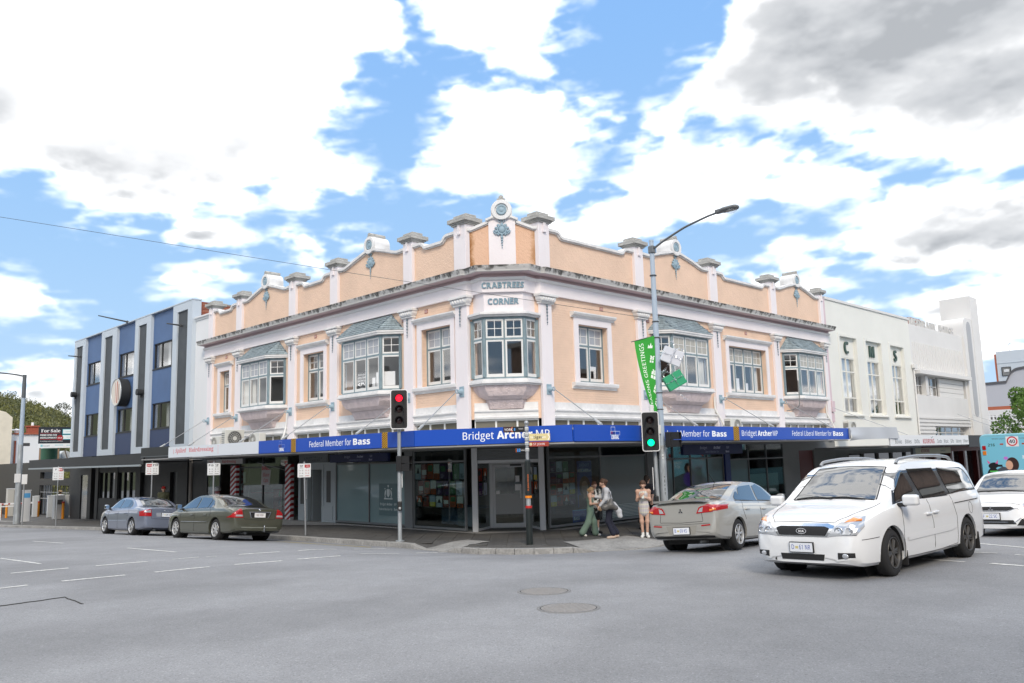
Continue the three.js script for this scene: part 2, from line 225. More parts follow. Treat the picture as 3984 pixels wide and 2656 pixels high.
const slateMat = M([1, 1, 1], 0.75, { map: toned([.25, .305, .33], 0.5, 10, 5, 512, 0.9), bumpMap: stuccoBump, bumpScale: 0.004 });
const glass = new THREE.MeshPhysicalMaterial({ color: 0xffffff, transmission: 1, thickness: 0, roughness: 0.02, ior: 1.75 });
const frosted = M([.36, .38, .42], 0.35, { clearcoat: 0.5 }), frostWarm = M([.40, .38, .33], 0.35, { clearcoat: 0.5 });
const roomMat = M([.34, .33, .31], 0.9), curtainMat = M([.62, .62, .58], 0.95), paper = M([.8, .8, .8], 0.8);
const galv = M([.42, .44, .46], 0.45, { metalness: 0.6 }), darkSteel = M([.05, .055, .06], 0.5), black = M([.012, .012, .013], 0.5), alu = M([.5, .52, .53], 0.4, { metalness: 0.5 });
const redBrick = [[.30, .085, .05], [.36, .11, .06], [.24, .07, .045], [.40, .15, .09]].map((c) => M(c, 0.9, { bumpMap: stuccoBump, bumpScale: 0.01 }));

// ---------- the corner building ----------
const cb = thing('corner_building', 'two-storey peach and white corner building with oriel windows and scrolled parapet', 'building', T(18.3, 0, -19));
// one light: casement below, divided fanlight above; sub-parts of the window w
const lightGeo = {};
function light(w, x0, width, y0, y1, yt, topMat, pane = glass, m = new THREE.Matrix4()) {
  const k = [width.toFixed(3), y0, y1].join(), s = 0.055; if (!lightGeo[k]) {
    const ring = (a, b, c, d, t, bt = t) => ex(rect(a, b, c, d), -0.022, 0.022, [rect(a + t, b - t, c + bt, d - t)]), h = width / 2, u0 = yt + 0.03, u1 = y1;
    const pw = (width - 2 * s - 0.022) / 2, ph = (u1 - u0 - 2 * s - 0.022) / 2;
    lightGeo[k] = { low: ring(0, width, y0, yt - 0.03, s, 0.1), lp: bx(s, width - s, y0 + 0.1, yt - 0.03 - s, -0.004, 0.004), up: mg([ring(0, width, u0, u1, s), bx(h - 0.011, h + 0.011, u0 + s, u1 - s, -0.016, 0.016), bx(s, h - 0.011, (u0 + u1) / 2 - 0.011, (u0 + u1) / 2 + 0.011, -0.016, 0.016), bx(h + 0.011, width - s, (u0 + u1) / 2 - 0.011, (u0 + u1) / 2 + 0.011, -0.016, 0.016)]), pg: bx(0, pw, 0, ph, -0.004, 0.004), pw, ph, u0 }; }
  const g = lightGeo[k], at = (x, y) => m.clone().multiply(T(x0 + x, y, 0));
  sub(w, 'casement', g.low, sashWhite, at(0, 0)); sub(w, 'pane', g.lp, pane, at(0, 0)); sub(w, 'fanlight', g.up, sashWhite, at(0, 0));
  for (const [i, j] of [[0, 0], [1, 0], [0, 1], [1, 1]]) sub(w, 'pane', g.pg, topMat, at(s + i * (g.pw + 0.022), g.u0 + s + j * (g.ph + 0.022)));
}
const Y0 = 4.80, Y1 = 6.66, YT = 6.02;
// a window set back in a plain opening: n lights between u0 and u1
function recessed(F, u0, u1, n, topMat, curtain) {
  const w = grp(cb, 'window', F.clone().multiply(T(u0, 0, -0.24))), W = u1 - u0, t = 0.05, lw = (W - t * (n + 1)) / n;
  const bars = [bx(0, W, 4.72, Y0 - 0.003, -0.04, 0.05), bx(0, W, Y1 + 0.003, 6.71, -0.04, 0.05), bx(t, W - t, YT - 0.027, YT + 0.027, -0.03, 0.035)]; for (let i = 0; i <= n; i++) bars.push(bx(i * (lw + t), i * (lw + t) + t, Y0, Y1, -0.04, 0.045));
  sub(w, 'frame', bars, frameBlue); for (let i = 0; i < n; i++) light(w, t + i * (lw + t) + 0.003, lw - 0.006, Y0 + 0.003, Y1 - 0.003, YT, topMat);
  if (curtain) curtain(w, W);
  const a = u0 - 0.23, b = u1 + 0.21; // surround, hood and sill
  mesh(cb, 'window_surround', ex(rect(a, b, 4.72, 6.92), 0.002, 0.05, [rect(u0 + 0.001, u1 - 0.001, 4.721, 6.705)]), pinkWhite, F);
  mesh(cb, 'window_hood', mold([[0, 6.922], [0.06, 6.922], [0.08, 6.97], [0.16, 7.0], [0.2, 7.06], [0.2, 7.1], [0, 7.12]], a - 0.14, b + 0.14), agedWhite, F);
  mesh(cb, 'window_sill', mold([[0, 4.5], [0.05, 4.5], [0.07, 4.56], [0.16, 4.6], [0.17, 4.68], [0.16, 4.718], [0, 4.718]], a - 0.16, b + 0.16), agedWhite, F);
}
function drape(w, x0, x1, y0 = Y0, y1 = Y1, d = -0.16) { const n = 26, p = []; for (let i = 0; i <= n; i++) p.push([mix(x0, x1, i / n), Math.sin(i * 1.9) * 0.03 + Math.sin(i * 0.7) * 0.02]); sub(w, 'curtain', strip([p.map((q) => [q[0], y0, d + q[1]]), p.map((q) => [q[0], y1, d + q[1] * 0.6])]), curtainMat); }
const leaf = (w, x, y, sx, sy, d = -0.06) => sub(w, 'paper_sheet', bx(x, x + sx, y, y + sy, d, d + 0.002), paper);
recessed(FL, -37.8, -36.8, 2, glass); recessed(FL, -30.1, -28.54, 2, glass); recessed(FL, -22.26, -20.7, 2, frosted);
recessed(FR, 20.99, 22.55, 2, frosted, (w, W) => { leaf(w, W - 0.62, Y0 + 0.12, 0.3, 0.42); leaf(w, 0.85, Y0 + 0.12, 0.26, 0.26); });
recessed(FR, 30.57, 33.69, 4, frostWarm, (w, W) => { drape(w, W - 0.75, W - 0.1); drape(w, 0.06, 0.3); leaf(w, 0.95, Y0 + 0.1, 0.3, 0.5); leaf(w, 1.7, Y0 + 0.1, 0.26, 0.32); });
// oriels: front 2.4 m wide, 0.53 m out, canted ends
const OR = { half: 1.21, out: 0.53, wall: 1.76 };
function shingles(poly, rows) { // courses of slates over a sloping face given by its four corners: low left, low right, high right, high left
  const [a, b, c, d] = poly.map((p) => V(...p)), nrm = b.clone().sub(a).cross(d.clone().sub(a)).normalize(), out = [], r = rng(rows * 31 + (a.x * 10 | 0));
  for (let j = 0; j < rows; j++) { const l0 = a.clone().lerp(d, j / rows), r0 = b.clone().lerp(c, j / rows), l1 = a.clone().lerp(d, (j + 1.06) / rows), r1 = b.clone().lerp(c, (j + 1.06) / rows), n = Math.max(1, Math.round(l0.distanceTo(r0) / 0.2));
    for (let i = 0; i < n; i++) { const o = (j & 1) * 0.4, t0 = clamp((i - o + 0.02) / n), t1 = clamp((i + 1 - o - 0.02) / n); if (t1 - t0 < 0.02) continue; const h = 0.014 + r() * 0.012, p = [l0.clone().lerp(r0, t0), l0.clone().lerp(r0, t1), l1.clone().lerp(r1, t1), l1.clone().lerp(r1, t0)]; const q = [p[0].clone().addScaledVector(nrm, h), p[1].clone().addScaledVector(nrm, h), p[2].clone().addScaledVector(nrm, 0.002), p[3].clone().addScaledVector(nrm, 0.002)];
      const g = new THREE.BufferGeometry().setFromPoints([q[0], q[1], q[2], q[0], q[2], q[3], p[0], p[1], q[1], p[0], q[1], q[0]]); g.computeVertexNormals(); out.push(uvm(g)); } }
  return out;
}
function loft(a, b, n = 6, f = (t) => t) { // rings of equal point count, closed sides
  const rows = []; for (let j = 0; j <= n; j++) { const t = j / n, k = f(t); rows.push(a.map((p, i) => [mix(p[0], b[i][0], k), mix(p[1], b[i][1], t), mix(p[2], b[i][2], k)])); } return strip(rows); }
function oriel(F, uc, { half, out, wall }, roofed, tops, extra, nf = 3) {
  const o = grp(cb, 'oriel_window', F.clone().multiply(T(uc, 0, 0)));
  const foot = [[-wall, 0], [-half, out], [half, out], [wall, 0]], L = Math.hypot(wall - half, out), ang = Math.atan2(out, wall - half);
  const off = (d) => { const k = wall + d * 1.25, h = half + d * 0.55; return [[-k, 0], [-h, out + d], [h, out + d], [k, 0]]; };
  const slab = (d, y0, y1) => ex(off(d).map((p) => [p[0], -p[1]]), 0, y1 - y0).rotateX(-PI / 2).translate(0, y0, 0);
  // frame posts and rails
  const rails = (y0, y1, t) => { const q = off(-t), p = off(0); return ex([...p, ...q.reverse()].map((z) => [z[0], -z[1]]), 0, y1 - y0).rotateX(-PI / 2).translate(0, y0, 0); };
  const post = (x, z, r = 0.06) => bx(x - r, x + r, Y0, Y1, z - r - 0.03, z + 0.012), W = 2 * half - 0.1, t = 0.045, lw = (W - t * (nf - 1)) / nf, bars = [rails(4.74, Y0, 0.12), rails(Y1, 6.73, 0.12), rails(YT - 0.03, YT + 0.03, 0.06)];
  for (const s of [-1, 1]) { bars.push(new THREE.CylinderGeometry(0.075, 0.075, Y1 - Y0, 8).translate(s * half, (Y0 + Y1) / 2, out - 0.055)); bars.push(bx(s * wall - 0.06, s * wall + 0.06, Y0, Y1, 0, 0.06)); }
  for (let i = 1; i < nf; i++) bars.push(post(-half + 0.05 + i * (lw + t) - t / 2, out - 0.01, t / 2));
  sub(o, 'frame', bars, frameBlue);
  for (let i = 0; i < nf; i++) light(o, -half + 0.05 + i * (lw + t) + 0.003, lw - 0.006, Y0 + 0.003, Y1 - 0.003, YT, tops[0], glass, T(0, 0, out - 0.03));
  for (const s of [-1, 1]) { const m = s > 0 ? T(half, 0, out - 0.035, ang) : T(-wall, 0, -0.035, -ang); light(o, s > 0 ? 0.07 : 0.05, L - 0.12, Y0 + 0.003, Y1 - 0.003, YT, tops[1], glass, m); }
  const ledge = [[0, 4.55], [0.05, 4.62], [0.05, 4.74]];
  sub(o, 'ledge', [slab(0.13, 4.665, 4.738), slab(0.17, 4.60, 4.664), slab(0.09, 4.55, 4.599)], agedWhite);
  const cB = off(0.02).map((p) => [p[0], 4.549, p[1]]), cM = off(-0.06).map((p) => [p[0] * 0.9, 4.22, p[1]]), cE = [[-half * 0.92, 3.83, 0], [-half * 0.8, 3.83, 0.12], [half * 0.8, 3.83, 0.12], [half * 0.92, 3.83, 0]], cN = [[-half * 1.0, 4.05, 0], [-half * 0.84, 4.05, out * 0.42], [half * 0.84, 4.05, out * 0.42], [half * 1.0, 4.05, 0]];
  sub(o, 'corbel', [loft(cE, cN, 3), loft(cN, cM, 5, (t) => 1 - Math.cos(t * PI / 2) * 0.98 - 0.02 * (1 - t)), loft(cM, cB, 4, (t) => Math.sin(t * PI / 2)), ex(cE.map((p) => [p[0], -p[2]]), 0, 0.01).rotateX(-PI / 2).translate(0, 3.82, 0)].map((g) => toCreasedNormals(g, 0.6)), corbelMat);
  if (roofed) { const e = off(0.2), e2 = off(0.02), hy = 7.5, top = [[-half - 0.02, hy, 0.01], [-half - 0.02, hy, 0.012], [half + 0.02, hy, 0.012], [half + 0.02, hy, 0.01]], ye = 6.86;
    sub(o, 'eave', [slab(0.17, 6.735, 6.80), slab(0.2, 6.801, 6.858)], agedWhite);
    sub(o, 'roof_deck', [loft(off(0.18).map((p) => [p[0], ye, p[1]]), top, 1)], ornDark);
    const c = off(0.2).map((p) => [p[0], ye, p[1]]); stuff(sub(o, 'roof_slates', [shingles([c[1], c[2], top[2], top[1]], 7), shingles([c[0], c[1], top[1], top[0]], 7), shingles([c[2], c[3], top[3], top[2]], 7)], slateMat));
  } else sub(o, 'hood', [slab(0.12, 6.735, 6.79), slab(0.2, 6.791, 6.85), slab(0.15, 6.851, 6.88)], agedWhite);
  if (extra) extra(o); return o;
}
oriel(FL, -33.38, OR, true, [frosted, glass], (o) => { drape(o, -1.15, -0.75, Y0, Y1, 0.36); drape(o, -0.4, -0.15, Y0, Y1, 0.36); });
oriel(FL, -25.22, OR, true, [frosted, glass], (o) => {
  const t = canvas(256, 256, (x) => { x.fillStyle = '#1c2024'; x.fillRect(0, 0, 256, 256); txt(x, 'Make your', 128, 40, 40, { style: 'italic' }); txt(x, 'name a brand', 128, 82, 38, { style: 'italic', sx: .9 }); txt(x, 'Call Chris to...', 128, 126, 34, { style: 'italic' }); x.strokeStyle = '#fff'; x.lineWidth = 12; x.beginPath(); x.moveTo(90, 160); x.lineTo(40, 180); x.lineTo(100, 200); x.moveTo(120, 200); x.lineTo(120, 160); x.lineTo(170, 165); x.lineTo(210, 200); x.stroke(); txt(x, '-SHOT-', 128, 232, 30); });
  sub(o, 'window_notice', ...print(0.66, 0.66, t), T(-0.02, 5.19, 0.46)); leaf(o, 0.62, Y0 + 0.1, 0.2, 0.34, 0.44); leaf(o, 0.86, Y0 + 0.12, 0.22, 0.5, 0.43);
  sub(o, 'window_board', bx(0.06, 0.5, Y0 + 0.12, 5.42, -0.06, -0.05), paper, T(OR.half, 0, OR.out - 0.05, Math.atan2(OR.out, OR.wall - OR.half))); });
oriel(FC, 0, { half: 0.64, out: 0.49, wall: 1.04 }, false, [glass, glass], null, 2);
oriel(FR, 26.98, OR, true, [frostWarm, glass], (o) => { drape(o, 0.7, 1.1, Y0, Y1, 0.36); drape(o, -0.4, -0.1, Y0, Y1, 0.3); });
oriel(FR, 37.02, OR, true, [frostWarm, glass], (o) => { drape(o, 0.8, 1.12, Y0, Y1, 0.36); });
// walls of the upper floor with their openings
const hole = (a, b) => rect(a, b, 4.72, 6.705), oh = (c) => rect(c - 1.7, c + 1.7, 4.75, 6.7);
mesh(cb, 'wall', uvm(ex(rect(-39.05, -19.76, 3.5, 8.3), -0.3, 0, [hole(-37.8, -36.8), hole(-30.1, -28.54), hole(-22.26, -20.7), oh(-33.38), oh(-25.22)])), peachBrick, FL);
mesh(cb, 'wall', uvm(ex(rect(19.1, 39.95, 3.5, 8.3), -0.3, 0, [hole(20.99, 22.55), hole(30.57, 33.69), oh(26.98), oh(37.02)])), peachBrick, FR);
mesh(cb, 'wall', uvm(ex(rect(-1.14, 1.14, 3.5, 8.3), -0.3, -0.002, [rect(-0.96, 0.96, 4.75, 6.7)])), peachBrick, FC);
// white band, string moulding and clerestory under each bay
const bays = [[FL, -38.5, -36.05], [FL, -35.5, -31.2], [FL, -30.65, -27.97], [FL, -27.43, -23.15], [FL, -22.63, -20.36], [FC, -1.02, 1.02], [FR, 19.6, 24.22], [FR, 24.75, 29.27], [FR, 29.84, 34.33], [FR, 34.83, 39.28]];
const clerGlass = M([.15, .135, .10], 0.25, { clearcoat: 0.4 });
for (const [F, a, b] of bays) {
  mesh(cb, 'string_band', mold([[0, 3.5], [0.12, 3.5], [0.14, 3.56], [0.1, 3.6], [0.1, 3.69], [0.16, 3.74], [0.16, 3.78], [0.05, 3.80], [0.05, 4.02], [0, 4.02]], a, b), agedWhite, F);
  const w = grp(cb, 'clerestory_window', F.clone()), n = Math.max(2, Math.round((b - a) / 0.78)), s = (b - a) / n, bars = [bx(a, b, 2.86, 2.93, -0.06, 0), bx(a, b, 3.44, 3.498, -0.06, 0.03)];
  for (let i = 0; i <= n; i++) bars.push(bx(Math.max(a, a + i * s - 0.03), Math.min(b, a + i * s + 0.03), 2.93, 3.44, -0.06, 0));
  sub(w, 'frame', bars, sashWhite); for (let i = 0; i < n; i++) sub(w, 'pane', bx(a + i * s + 0.03, a + i * s + s - 0.03, 2.93, 3.44, -0.05, -0.04), clerGlass);
}
// pilasters with capitals and hanging garlands, parapet piers above them
const gar = (n = 6) => { const l = []; for (let i = 0; i < n; i++) { const s = 1 - i * 0.1; l.push(sph(0, -0.11 * i, 0.02, 0.05, 0.75 * s, 1 * s, 0.6, 8)); l.push(sph(0, -0.11 * i - 0.055, 0.02, 0.03, 0.8 * s, 0.6, 0.6, 6)); } return mg(l); };
const garG = gar(), capG = (w) => mg([rb(-w / 2 - 0.05, w / 2 + 0.05, 7.2, 7.26, -0.02, 0.19, 0.02), ex([[-w / 2 - 0.05, 7.261], [w / 2 + 0.05, 7.261], [w / 2 + 0.12, 7.34], [w / 2 + 0.14, 7.43], [-w / 2 - 0.14, 7.43], [-w / 2 - 0.12, 7.34]], -0.02, 0.24, [], 0.03), rb(-w / 2 - 0.17, w / 2 + 0.17, 7.431, 7.515, -0.03, 0.29, 0.015), ...[-2, -1, 0, 1, 2].map((i) => sph(i * w * 0.22, 7.35, 0.24, 0.06, 0.8, 1.1, 0.5, 8))]);
function pilaster(F, a, b, pend = true) { const w = b - a, p = grp(cb, 'pilaster', F.clone().multiply(T((a + b) / 2, 0, 0))); sub(p, 'shaft', rb(-w / 2, w / 2, 2.7, 7.2, 0.001, 0.12, 0.01), pinkWhite); sub(p, 'capital', capG(w), agedWhite); if (pend) sub(p, 'garland', garG, ornDark, T(0, 7.14, 0.14)); }
function pier(F, a, b, extra = 0) { const w = b - a, p = grp(cb, 'parapet_pier', F.clone().multiply(T((a + b) / 2, 0, 0))), h = w / 2;
  sub(p, 'shaft', rb(-h, h, 8.31, 9.93, -0.33, 0.12, 0.012), pinkWhite); sub(p, 'drop', [bx(-0.05, 0.05, 9.66, 9.93, 0.122, 0.17), rb(-0.07, 0.07, 9.6, 9.66, 0.122, 0.19, 0.01)], pinkWhite);
  sub(p, 'cap', [bx(-h - 0.05, h + 0.05, 9.931, 9.98, -0.40, 0.17), bx(-h - 0.09, h + 0.09, 9.981, 10.02, -0.44, 0.21), rb(-h - 0.15, h + 0.15, 10.021, 10.16, -0.52, 0.27, 0.012), rb(-h - 0.02, h + 0.02, 10.161, 10.29, -0.36, 0.1, 0.012)], capMat); }
const PL = [[-39, -38.5], [-36.05, -35.5], [-31.2, -30.65], [-27.97, -27.43], [-23.15, -22.63], [-20.36, -19.76]], PR = [[19.08, 19.6], [24.22, 24.75], [29.27, 29.84], [34.33, 34.83], [39.28, 39.62]];
for (const [a, b] of PL) { pilaster(FL, a, b); pier(FL, a, b); } for (const [a, b] of PR) { pilaster(FR, a, b); pier(FR, a, b); }
mesh(cb, 'end_strip', [bx(39.63, 39.95, 2.8, 9.8, -0.3, 0.05), bx(39.63, 39.98, 4.1, 4.62, 0.051, 0.16), bx(39.63, 39.98, 3.6, 4.05, 0.051, 0.1)], M([.66, .52, .56], 0.75), FR);
// frieze, dentils and weathered cornice
const PCx = [[-1.2, 0], [-0.98, 0], [-0.62, 0.47], [0.62, 0.47], [0.98, 0], [1.2, 0]]; // plan of the frontispiece over the corner
function runs() { // polyline of the wall face in world xz, with outward offset d
  const c = PCx.map(([u, w]) => V(u, 0, w).applyMatrix4(FC)); c[0].set(17.5, 0, -19.83); c[5].set(19.15, 0, -18.19);
  return [V(17.5, 0, -39.4), ...c.map((p) => V(p.x, 0, p.z)), V(39.98, 0, -18.19)]; }
function sweep(prof, uvs) { // profile [w, y] swept along the wall face
  const P = runs(), rows = [], n = P.length; let len = 0;
  const nor = P.map((p, i) => { const a = i ? p.clone().sub(P[i - 1]).normalize() : null, b = i < n - 1 ? P[i + 1].clone().sub(p).normalize() : null; const na = a && V(a.z, 0, -a.x), nb = b && V(b.z, 0, -b.x); if (!na) return nb; if (!nb) return na; const m = na.clone().add(nb); return m.multiplyScalar(2 / m.lengthSq()); });
  const pos = [], uv = []; const seg = [];
  for (let i = 0; i < n - 1; i++) { const L = P[i].distanceTo(P[i + 1]), k = Math.max(1, Math.round(L / 2)); for (let q = 0; q < k; q++) for (let j = 0; j + 1 < prof.length; j++) { const f = (t, w) => P[i].clone().lerp(P[i + 1], t).addScaledVector(nor[i].clone().lerp(nor[i + 1], t), -w); const t0 = q / k, t1 = (q + 1) / k; const A = f(t0, prof[j][0]), B = f(t1, prof[j][0]), C = f(t1, prof[j + 1][0]), D = f(t0, prof[j + 1][0]); A.y = B.y = prof[j][1]; C.y = D.y = prof[j + 1][1]; for (const v of [A, B, C, A, C, D]) pos.push(v.x, v.y, v.z); const u0 = (len + t0 * L) / 4, u1 = (len + t1 * L) / 4, v0 = uvs ? uvs[j] : 0, v1 = uvs ? uvs[j + 1] : 1; uv.push(u0, v0, u1, v0, u1, v1, u0, v0, u1, v1, u0, v1); } len += L; }
  const g = new THREE.BufferGeometry(); g.setAttribute('position', new THREE.Float32BufferAttribute(pos, 3)); g.setAttribute('uv', new THREE.Float32BufferAttribute(uv, 2)); g.computeVertexNormals(); return g; }
mesh(cb, 'frieze', uvm(sweep([[0, 7.518], [0.1, 7.52], [0.1, 7.9]])), pinkWhite);
mesh(cb, 'architrave', sweep([[0.1, 7.9], [0.15, 7.91], [0.2, 7.96], [0.2, 7.99], [0, 7.99]]), agedWhite);
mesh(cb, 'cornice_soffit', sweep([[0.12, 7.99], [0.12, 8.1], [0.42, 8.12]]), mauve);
mesh(cb, 'cornice', sweep([[0.42, 8.12], [0.47, 8.125], [0.48, 8.17], [0.52, 8.25], [0.54, 8.30], [0.53, 8.315], [-0.05, 8.36]], [0, 0.1, 0.35, 0.65, 0.86, 0.95, 1]), dirty);
{ const P = runs(), out = []; for (let i = 0; i < P.length - 1; i++) { const L = P[i].distanceTo(P[i + 1]), d = P[i + 1].clone().sub(P[i]).normalize(), nn = V(-d.z, 0, d.x), n = Math.floor(L / 0.115); for (let k = 0; k < n; k++) { const c = P[i].clone().addScaledVector(d, (k + 0.5) * L / n).addScaledVector(nn, -0.18); out.push(new THREE.BoxGeometry(0.06, 0.08, 0.1).applyMatrix4(new THREE.Matrix4().makeRotationY(-Math.atan2(d.z, d.x)).setPosition(c.x, 8.045, c.z))); } } stuff(mesh(cb, 'dentils', out, M([.68, .59, .60], 0.8))); }
// the corner's frontispiece: white face between oriel and frieze, lettering
{ const o = grp(cb, 'frontispiece', FC.clone()); const pl = [[-1.0, 0.0], [-0.63, 0.47], [0.63, 0.47], [1.0, 0.0]]; sub(o, 'face', ex(pl.map((p) => [p[0], -p[1]]), 0, 0.637).rotateX(-PI / 2).translate(0, 6.881, 0), pinkWhite);
  const arc = (s, y, size, bow) => { const l = [...s]; let w = l.map((c) => { const g = text3(c, size, 0.03); g.computeBoundingBox(); return [g, g.boundingBox.max.x - g.boundingBox.min.x]; }); const tot = w.reduce((a, b) => a + b[1] + size * 0.08, 0); let x = -tot / 2; return w.map(([g, ww]) => { const cx = x + ww / 2, k = cx / (tot / 2); x += ww + size * 0.08; return g.rotateZ(-k * bow * 2.2).translate(cx, y - k * k * bow * 0.12, 0.472); }); };
  const lm = M([.20, .31, .38], 0.6); arc('CRABTREES', 7.74, 0.185, 0.06).forEach((g) => sub(o, 'letter', g.translate(0, 0, 0.102), lm)); arc('CORNER', 7.23, 0.19, 0).forEach((g) => sub(o, 'letter', g, lm)); }
// parapet panels: swooping copings and gables with a scrolled roundel
function coping(pts, F, z0, z1, h = 0.13) { const lo = pts, up = pts.map((p, i) => { const a = pts[Math.max(0, i - 1)], b = pts[Math.min(pts.length - 1, i + 1)], d = Math.hypot(b[0] - a[0], b[1] - a[1]); return [p[0] - (b[1] - a[1]) / d * h, p[1] + (b[0] - a[0]) / d * h]; }); const md = lo.map((p, i) => [mix(p[0], up[i][0], 0.3), mix(p[1], up[i][1], 0.3)]); mesh(cb, 'coping', [ex([...lo, ...md.slice().reverse()], z0 + 0.03, z1 - 0.05), ex([...md, ...up.slice().reverse()], z0, z1)], agedWhite, F); }
const curve = (p, n = 4) => new THREE.CatmullRomCurve3(p.map((q) => V(q[0], q[1], 0)), false, 'centripetal').getPoints(p.length * n).map((v) => [v.x, v.y]);
function panel(F, pts, a, b) { const line = pts; mesh(cb, 'parapet_panel', uvm(ex([[a, 8.3], [b, 8.3], ...line.slice().reverse()], -0.24, 0.0)), peach, F); coping(line, F, -0.3, 0.11); }
function swoop(F, a, b) { const p = [[a, 9.67], [a + 0.36, 9.67]]; const c1 = curve([[a + 0.36, 9.67], [a + 0.46, 9.65], [a + 0.56, 9.55], [a + 0.68, 9.495], [a + 0.8, 9.49]]), c2 = curve([[b - 0.8, 9.49], [b - 0.68, 9.495], [b - 0.56, 9.55], [b - 0.46, 9.65], [b - 0.36, 9.67]]); panel(F, [[a, 9.67], ...c1, ...c2, [b, 9.67]], a, b); }
const ornG = mg([sph(0, 0, 0.02, 0.13, 0.85, 1, 0.5, 12), new THREE.TorusGeometry(0.15, 0.035, 6, 14).scale(0.95, 1, 1).translate(0, 0, 0.02), ...[0, 1, 2, 3, 4, 5, 6, 7, 8, 9].map((i) => { const a = i / 10 * PI * 2 + 0.3, r = 0.2; return sph(Math.cos(a) * r, Math.sin(a) * r * 0.95, 0.02, 0.05, 1, 1, 0.6, 6); }), ...[-1, 1].map((s) => tube([[s * 0.1, -0.12, 0.03], [s * 0.2, -0.14, 0.04], [s * 0.27, -0.06, 0.03], [s * 0.24, -0.01, 0.03]], 0.022, 5)), ...[-1, 1].map((s) => tube([[0, 0.3, 0.03], [s * 0.07, 0.36, 0.04], [s * 0.1, 0.3, 0.03], [s * 0.05, 0.26, 0.03]], 0.018, 5)), ...[0, 1, 2, 3, 4].map((i) => sph(0, -0.26 - i * 0.085, 0.02, 0.048 - i * 0.007, 1, 1, 0.7, 7)), rod([0, 0.18, 0.02], [0, 0.5, 0.02], 0.018, 0.018, 6)]);
function roundel(F, c, depth, y = 10.34, sc = 1) { const o = grp(cb, 'parapet_roundel', F.clone().multiply(T(c, y, 0))); const R = 0.34 * sc, arch = new THREE.Shape(); arch.moveTo(-R, -0.28); arch.lineTo(R, -0.28); arch.lineTo(R, 0); arch.absarc(0, 0, R, 0, PI, false); arch.lineTo(-R, -0.28);
  sub(o, 'barrel', ex(arch, -depth, 0.06, [], 0, 14), agedWhite); const ring = new THREE.Shape(); ring.absarc(0, 0, R * 0.98, 0, 2 * PI); const h = new THREE.Path(); h.absarc(0, 0, R * 0.62, 0, 2 * PI, true); ring.holes.push(h); sub(o, 'ring', ex(ring, 0.061, 0.12, [], 0.01, 20), agedWhite);
  sub(o, 'scroll_cap', [rod([0, R + 0.06, -depth * 0.98], [0, R + 0.06, 0.1], 0.085, 0.085, 14), bx(-0.14, 0.14, R - 0.04, R + 0.04, -depth * 0.9, 0.08)], capMat); sub(o, 'disc', [lat([[0, 0.05], [0.06, 0.05], [0.07, 0.03], [0.12, 0.03], [0.13, 0.05], [0.17, 0.05], [0.175, 0]], 18).rotateX(PI / 2).translate(0, 0, 0.06)], ornBlue); sub(o, 'cartouche', ornG, ornBlue, T(0, -0.66, 0.01)); }
function gable(F, a, b) { const c = (a + b) / 2; const l = curve([[a, 9.67], [a + 0.42, 9.66], [a + 0.62, 9.7], [a + 1.1, 9.84], [c - 0.3, 10.04]]); const r = l.map((p) => [2 * c - p[0], p[1]]).reverse(); panel(F, [...l, ...r], a, b); roundel(F, c, 0.62); }
swoop(FL, -38.5, -36.05); gable(FL, -35.5, -31.2); swoop(FL, -30.65, -27.97); gable(FL, -27.43, -23.15); swoop(FL, -22.63, -20.36);
swoop(FR, 19.6, 24.22); gable(FR, 24.75, 29.27); swoop(FR, 29.84, 34.33); gable(FR, 34.83, 39.28);
{ const st = tex(256, (u, v, q) => { const e = Math.min(u, 1 - u); const n = pn(u, v, 8, 4), f = pn(u, v, 48, 3), d = sstep(0.2, 0.02, e + (n - 0.5) * 0.14 + (v - 0.4) * 0.05) * sstep(0.25, 0.55, f + 0.12) * (u < 0.5 ? 1 : 0.55); q[0] = mix(222, 132, d); q[1] = mix(183, 84, d); q[2] = mix(155, 36, d); });
  for (const s of [-1, 1]) { const pts = s < 0 ? [[-1.16, 9.66], [-1.02, 9.66], [-0.44, 9.9]] : [[0.44, 9.9], [1.02, 9.66], [1.16, 9.66]]; const g = ex([[s < 0 ? -1.16 : 0.44, 8.3], [s < 0 ? -0.44 : 1.16, 8.3], ...pts.slice().reverse()], -0.24, 0); const p = g.attributes.position, u = g.attributes.uv; for (let i = 0; i < p.count; i++) u.setXY(i, s < 0 ? (p.getX(i) + 1.16) / 1.46 : 1 - (1.16 - p.getX(i)) / 1.46, (p.getY(i) - 8.3) / 1.6); mesh(cb, 'parapet_panel', g, M([1, 1, 1], 0.85, { map: st, bumpMap: stuccoBump, bumpScale: 0.02 }), FC); coping(pts, FC, -0.3, 0.1, 0.12); }
  mesh(cb, 'centre_panel', ex([[-0.44, 8.3], [0.44, 8.3], [0.44, 10.0], [0.2, 10.1], [-0.2, 10.1], [-0.44, 10.0]], -0.26, 0.08), pinkWhite, FC);
  coping([[-0.5, 9.97], [-0.2, 10.1]], FC, -0.3, 0.16, 0.1); coping([[0.2, 10.1], [0.5, 9.97]], FC, -0.3, 0.16, 0.1); roundel(FC, 0, 0.3, 10.35, 1.02);
  cb.children.filter((o) => o.name === 'parapet_roundel').pop().position.add(V(-0.08 * 0.7071, 0, 0.08 * 0.7071)); }
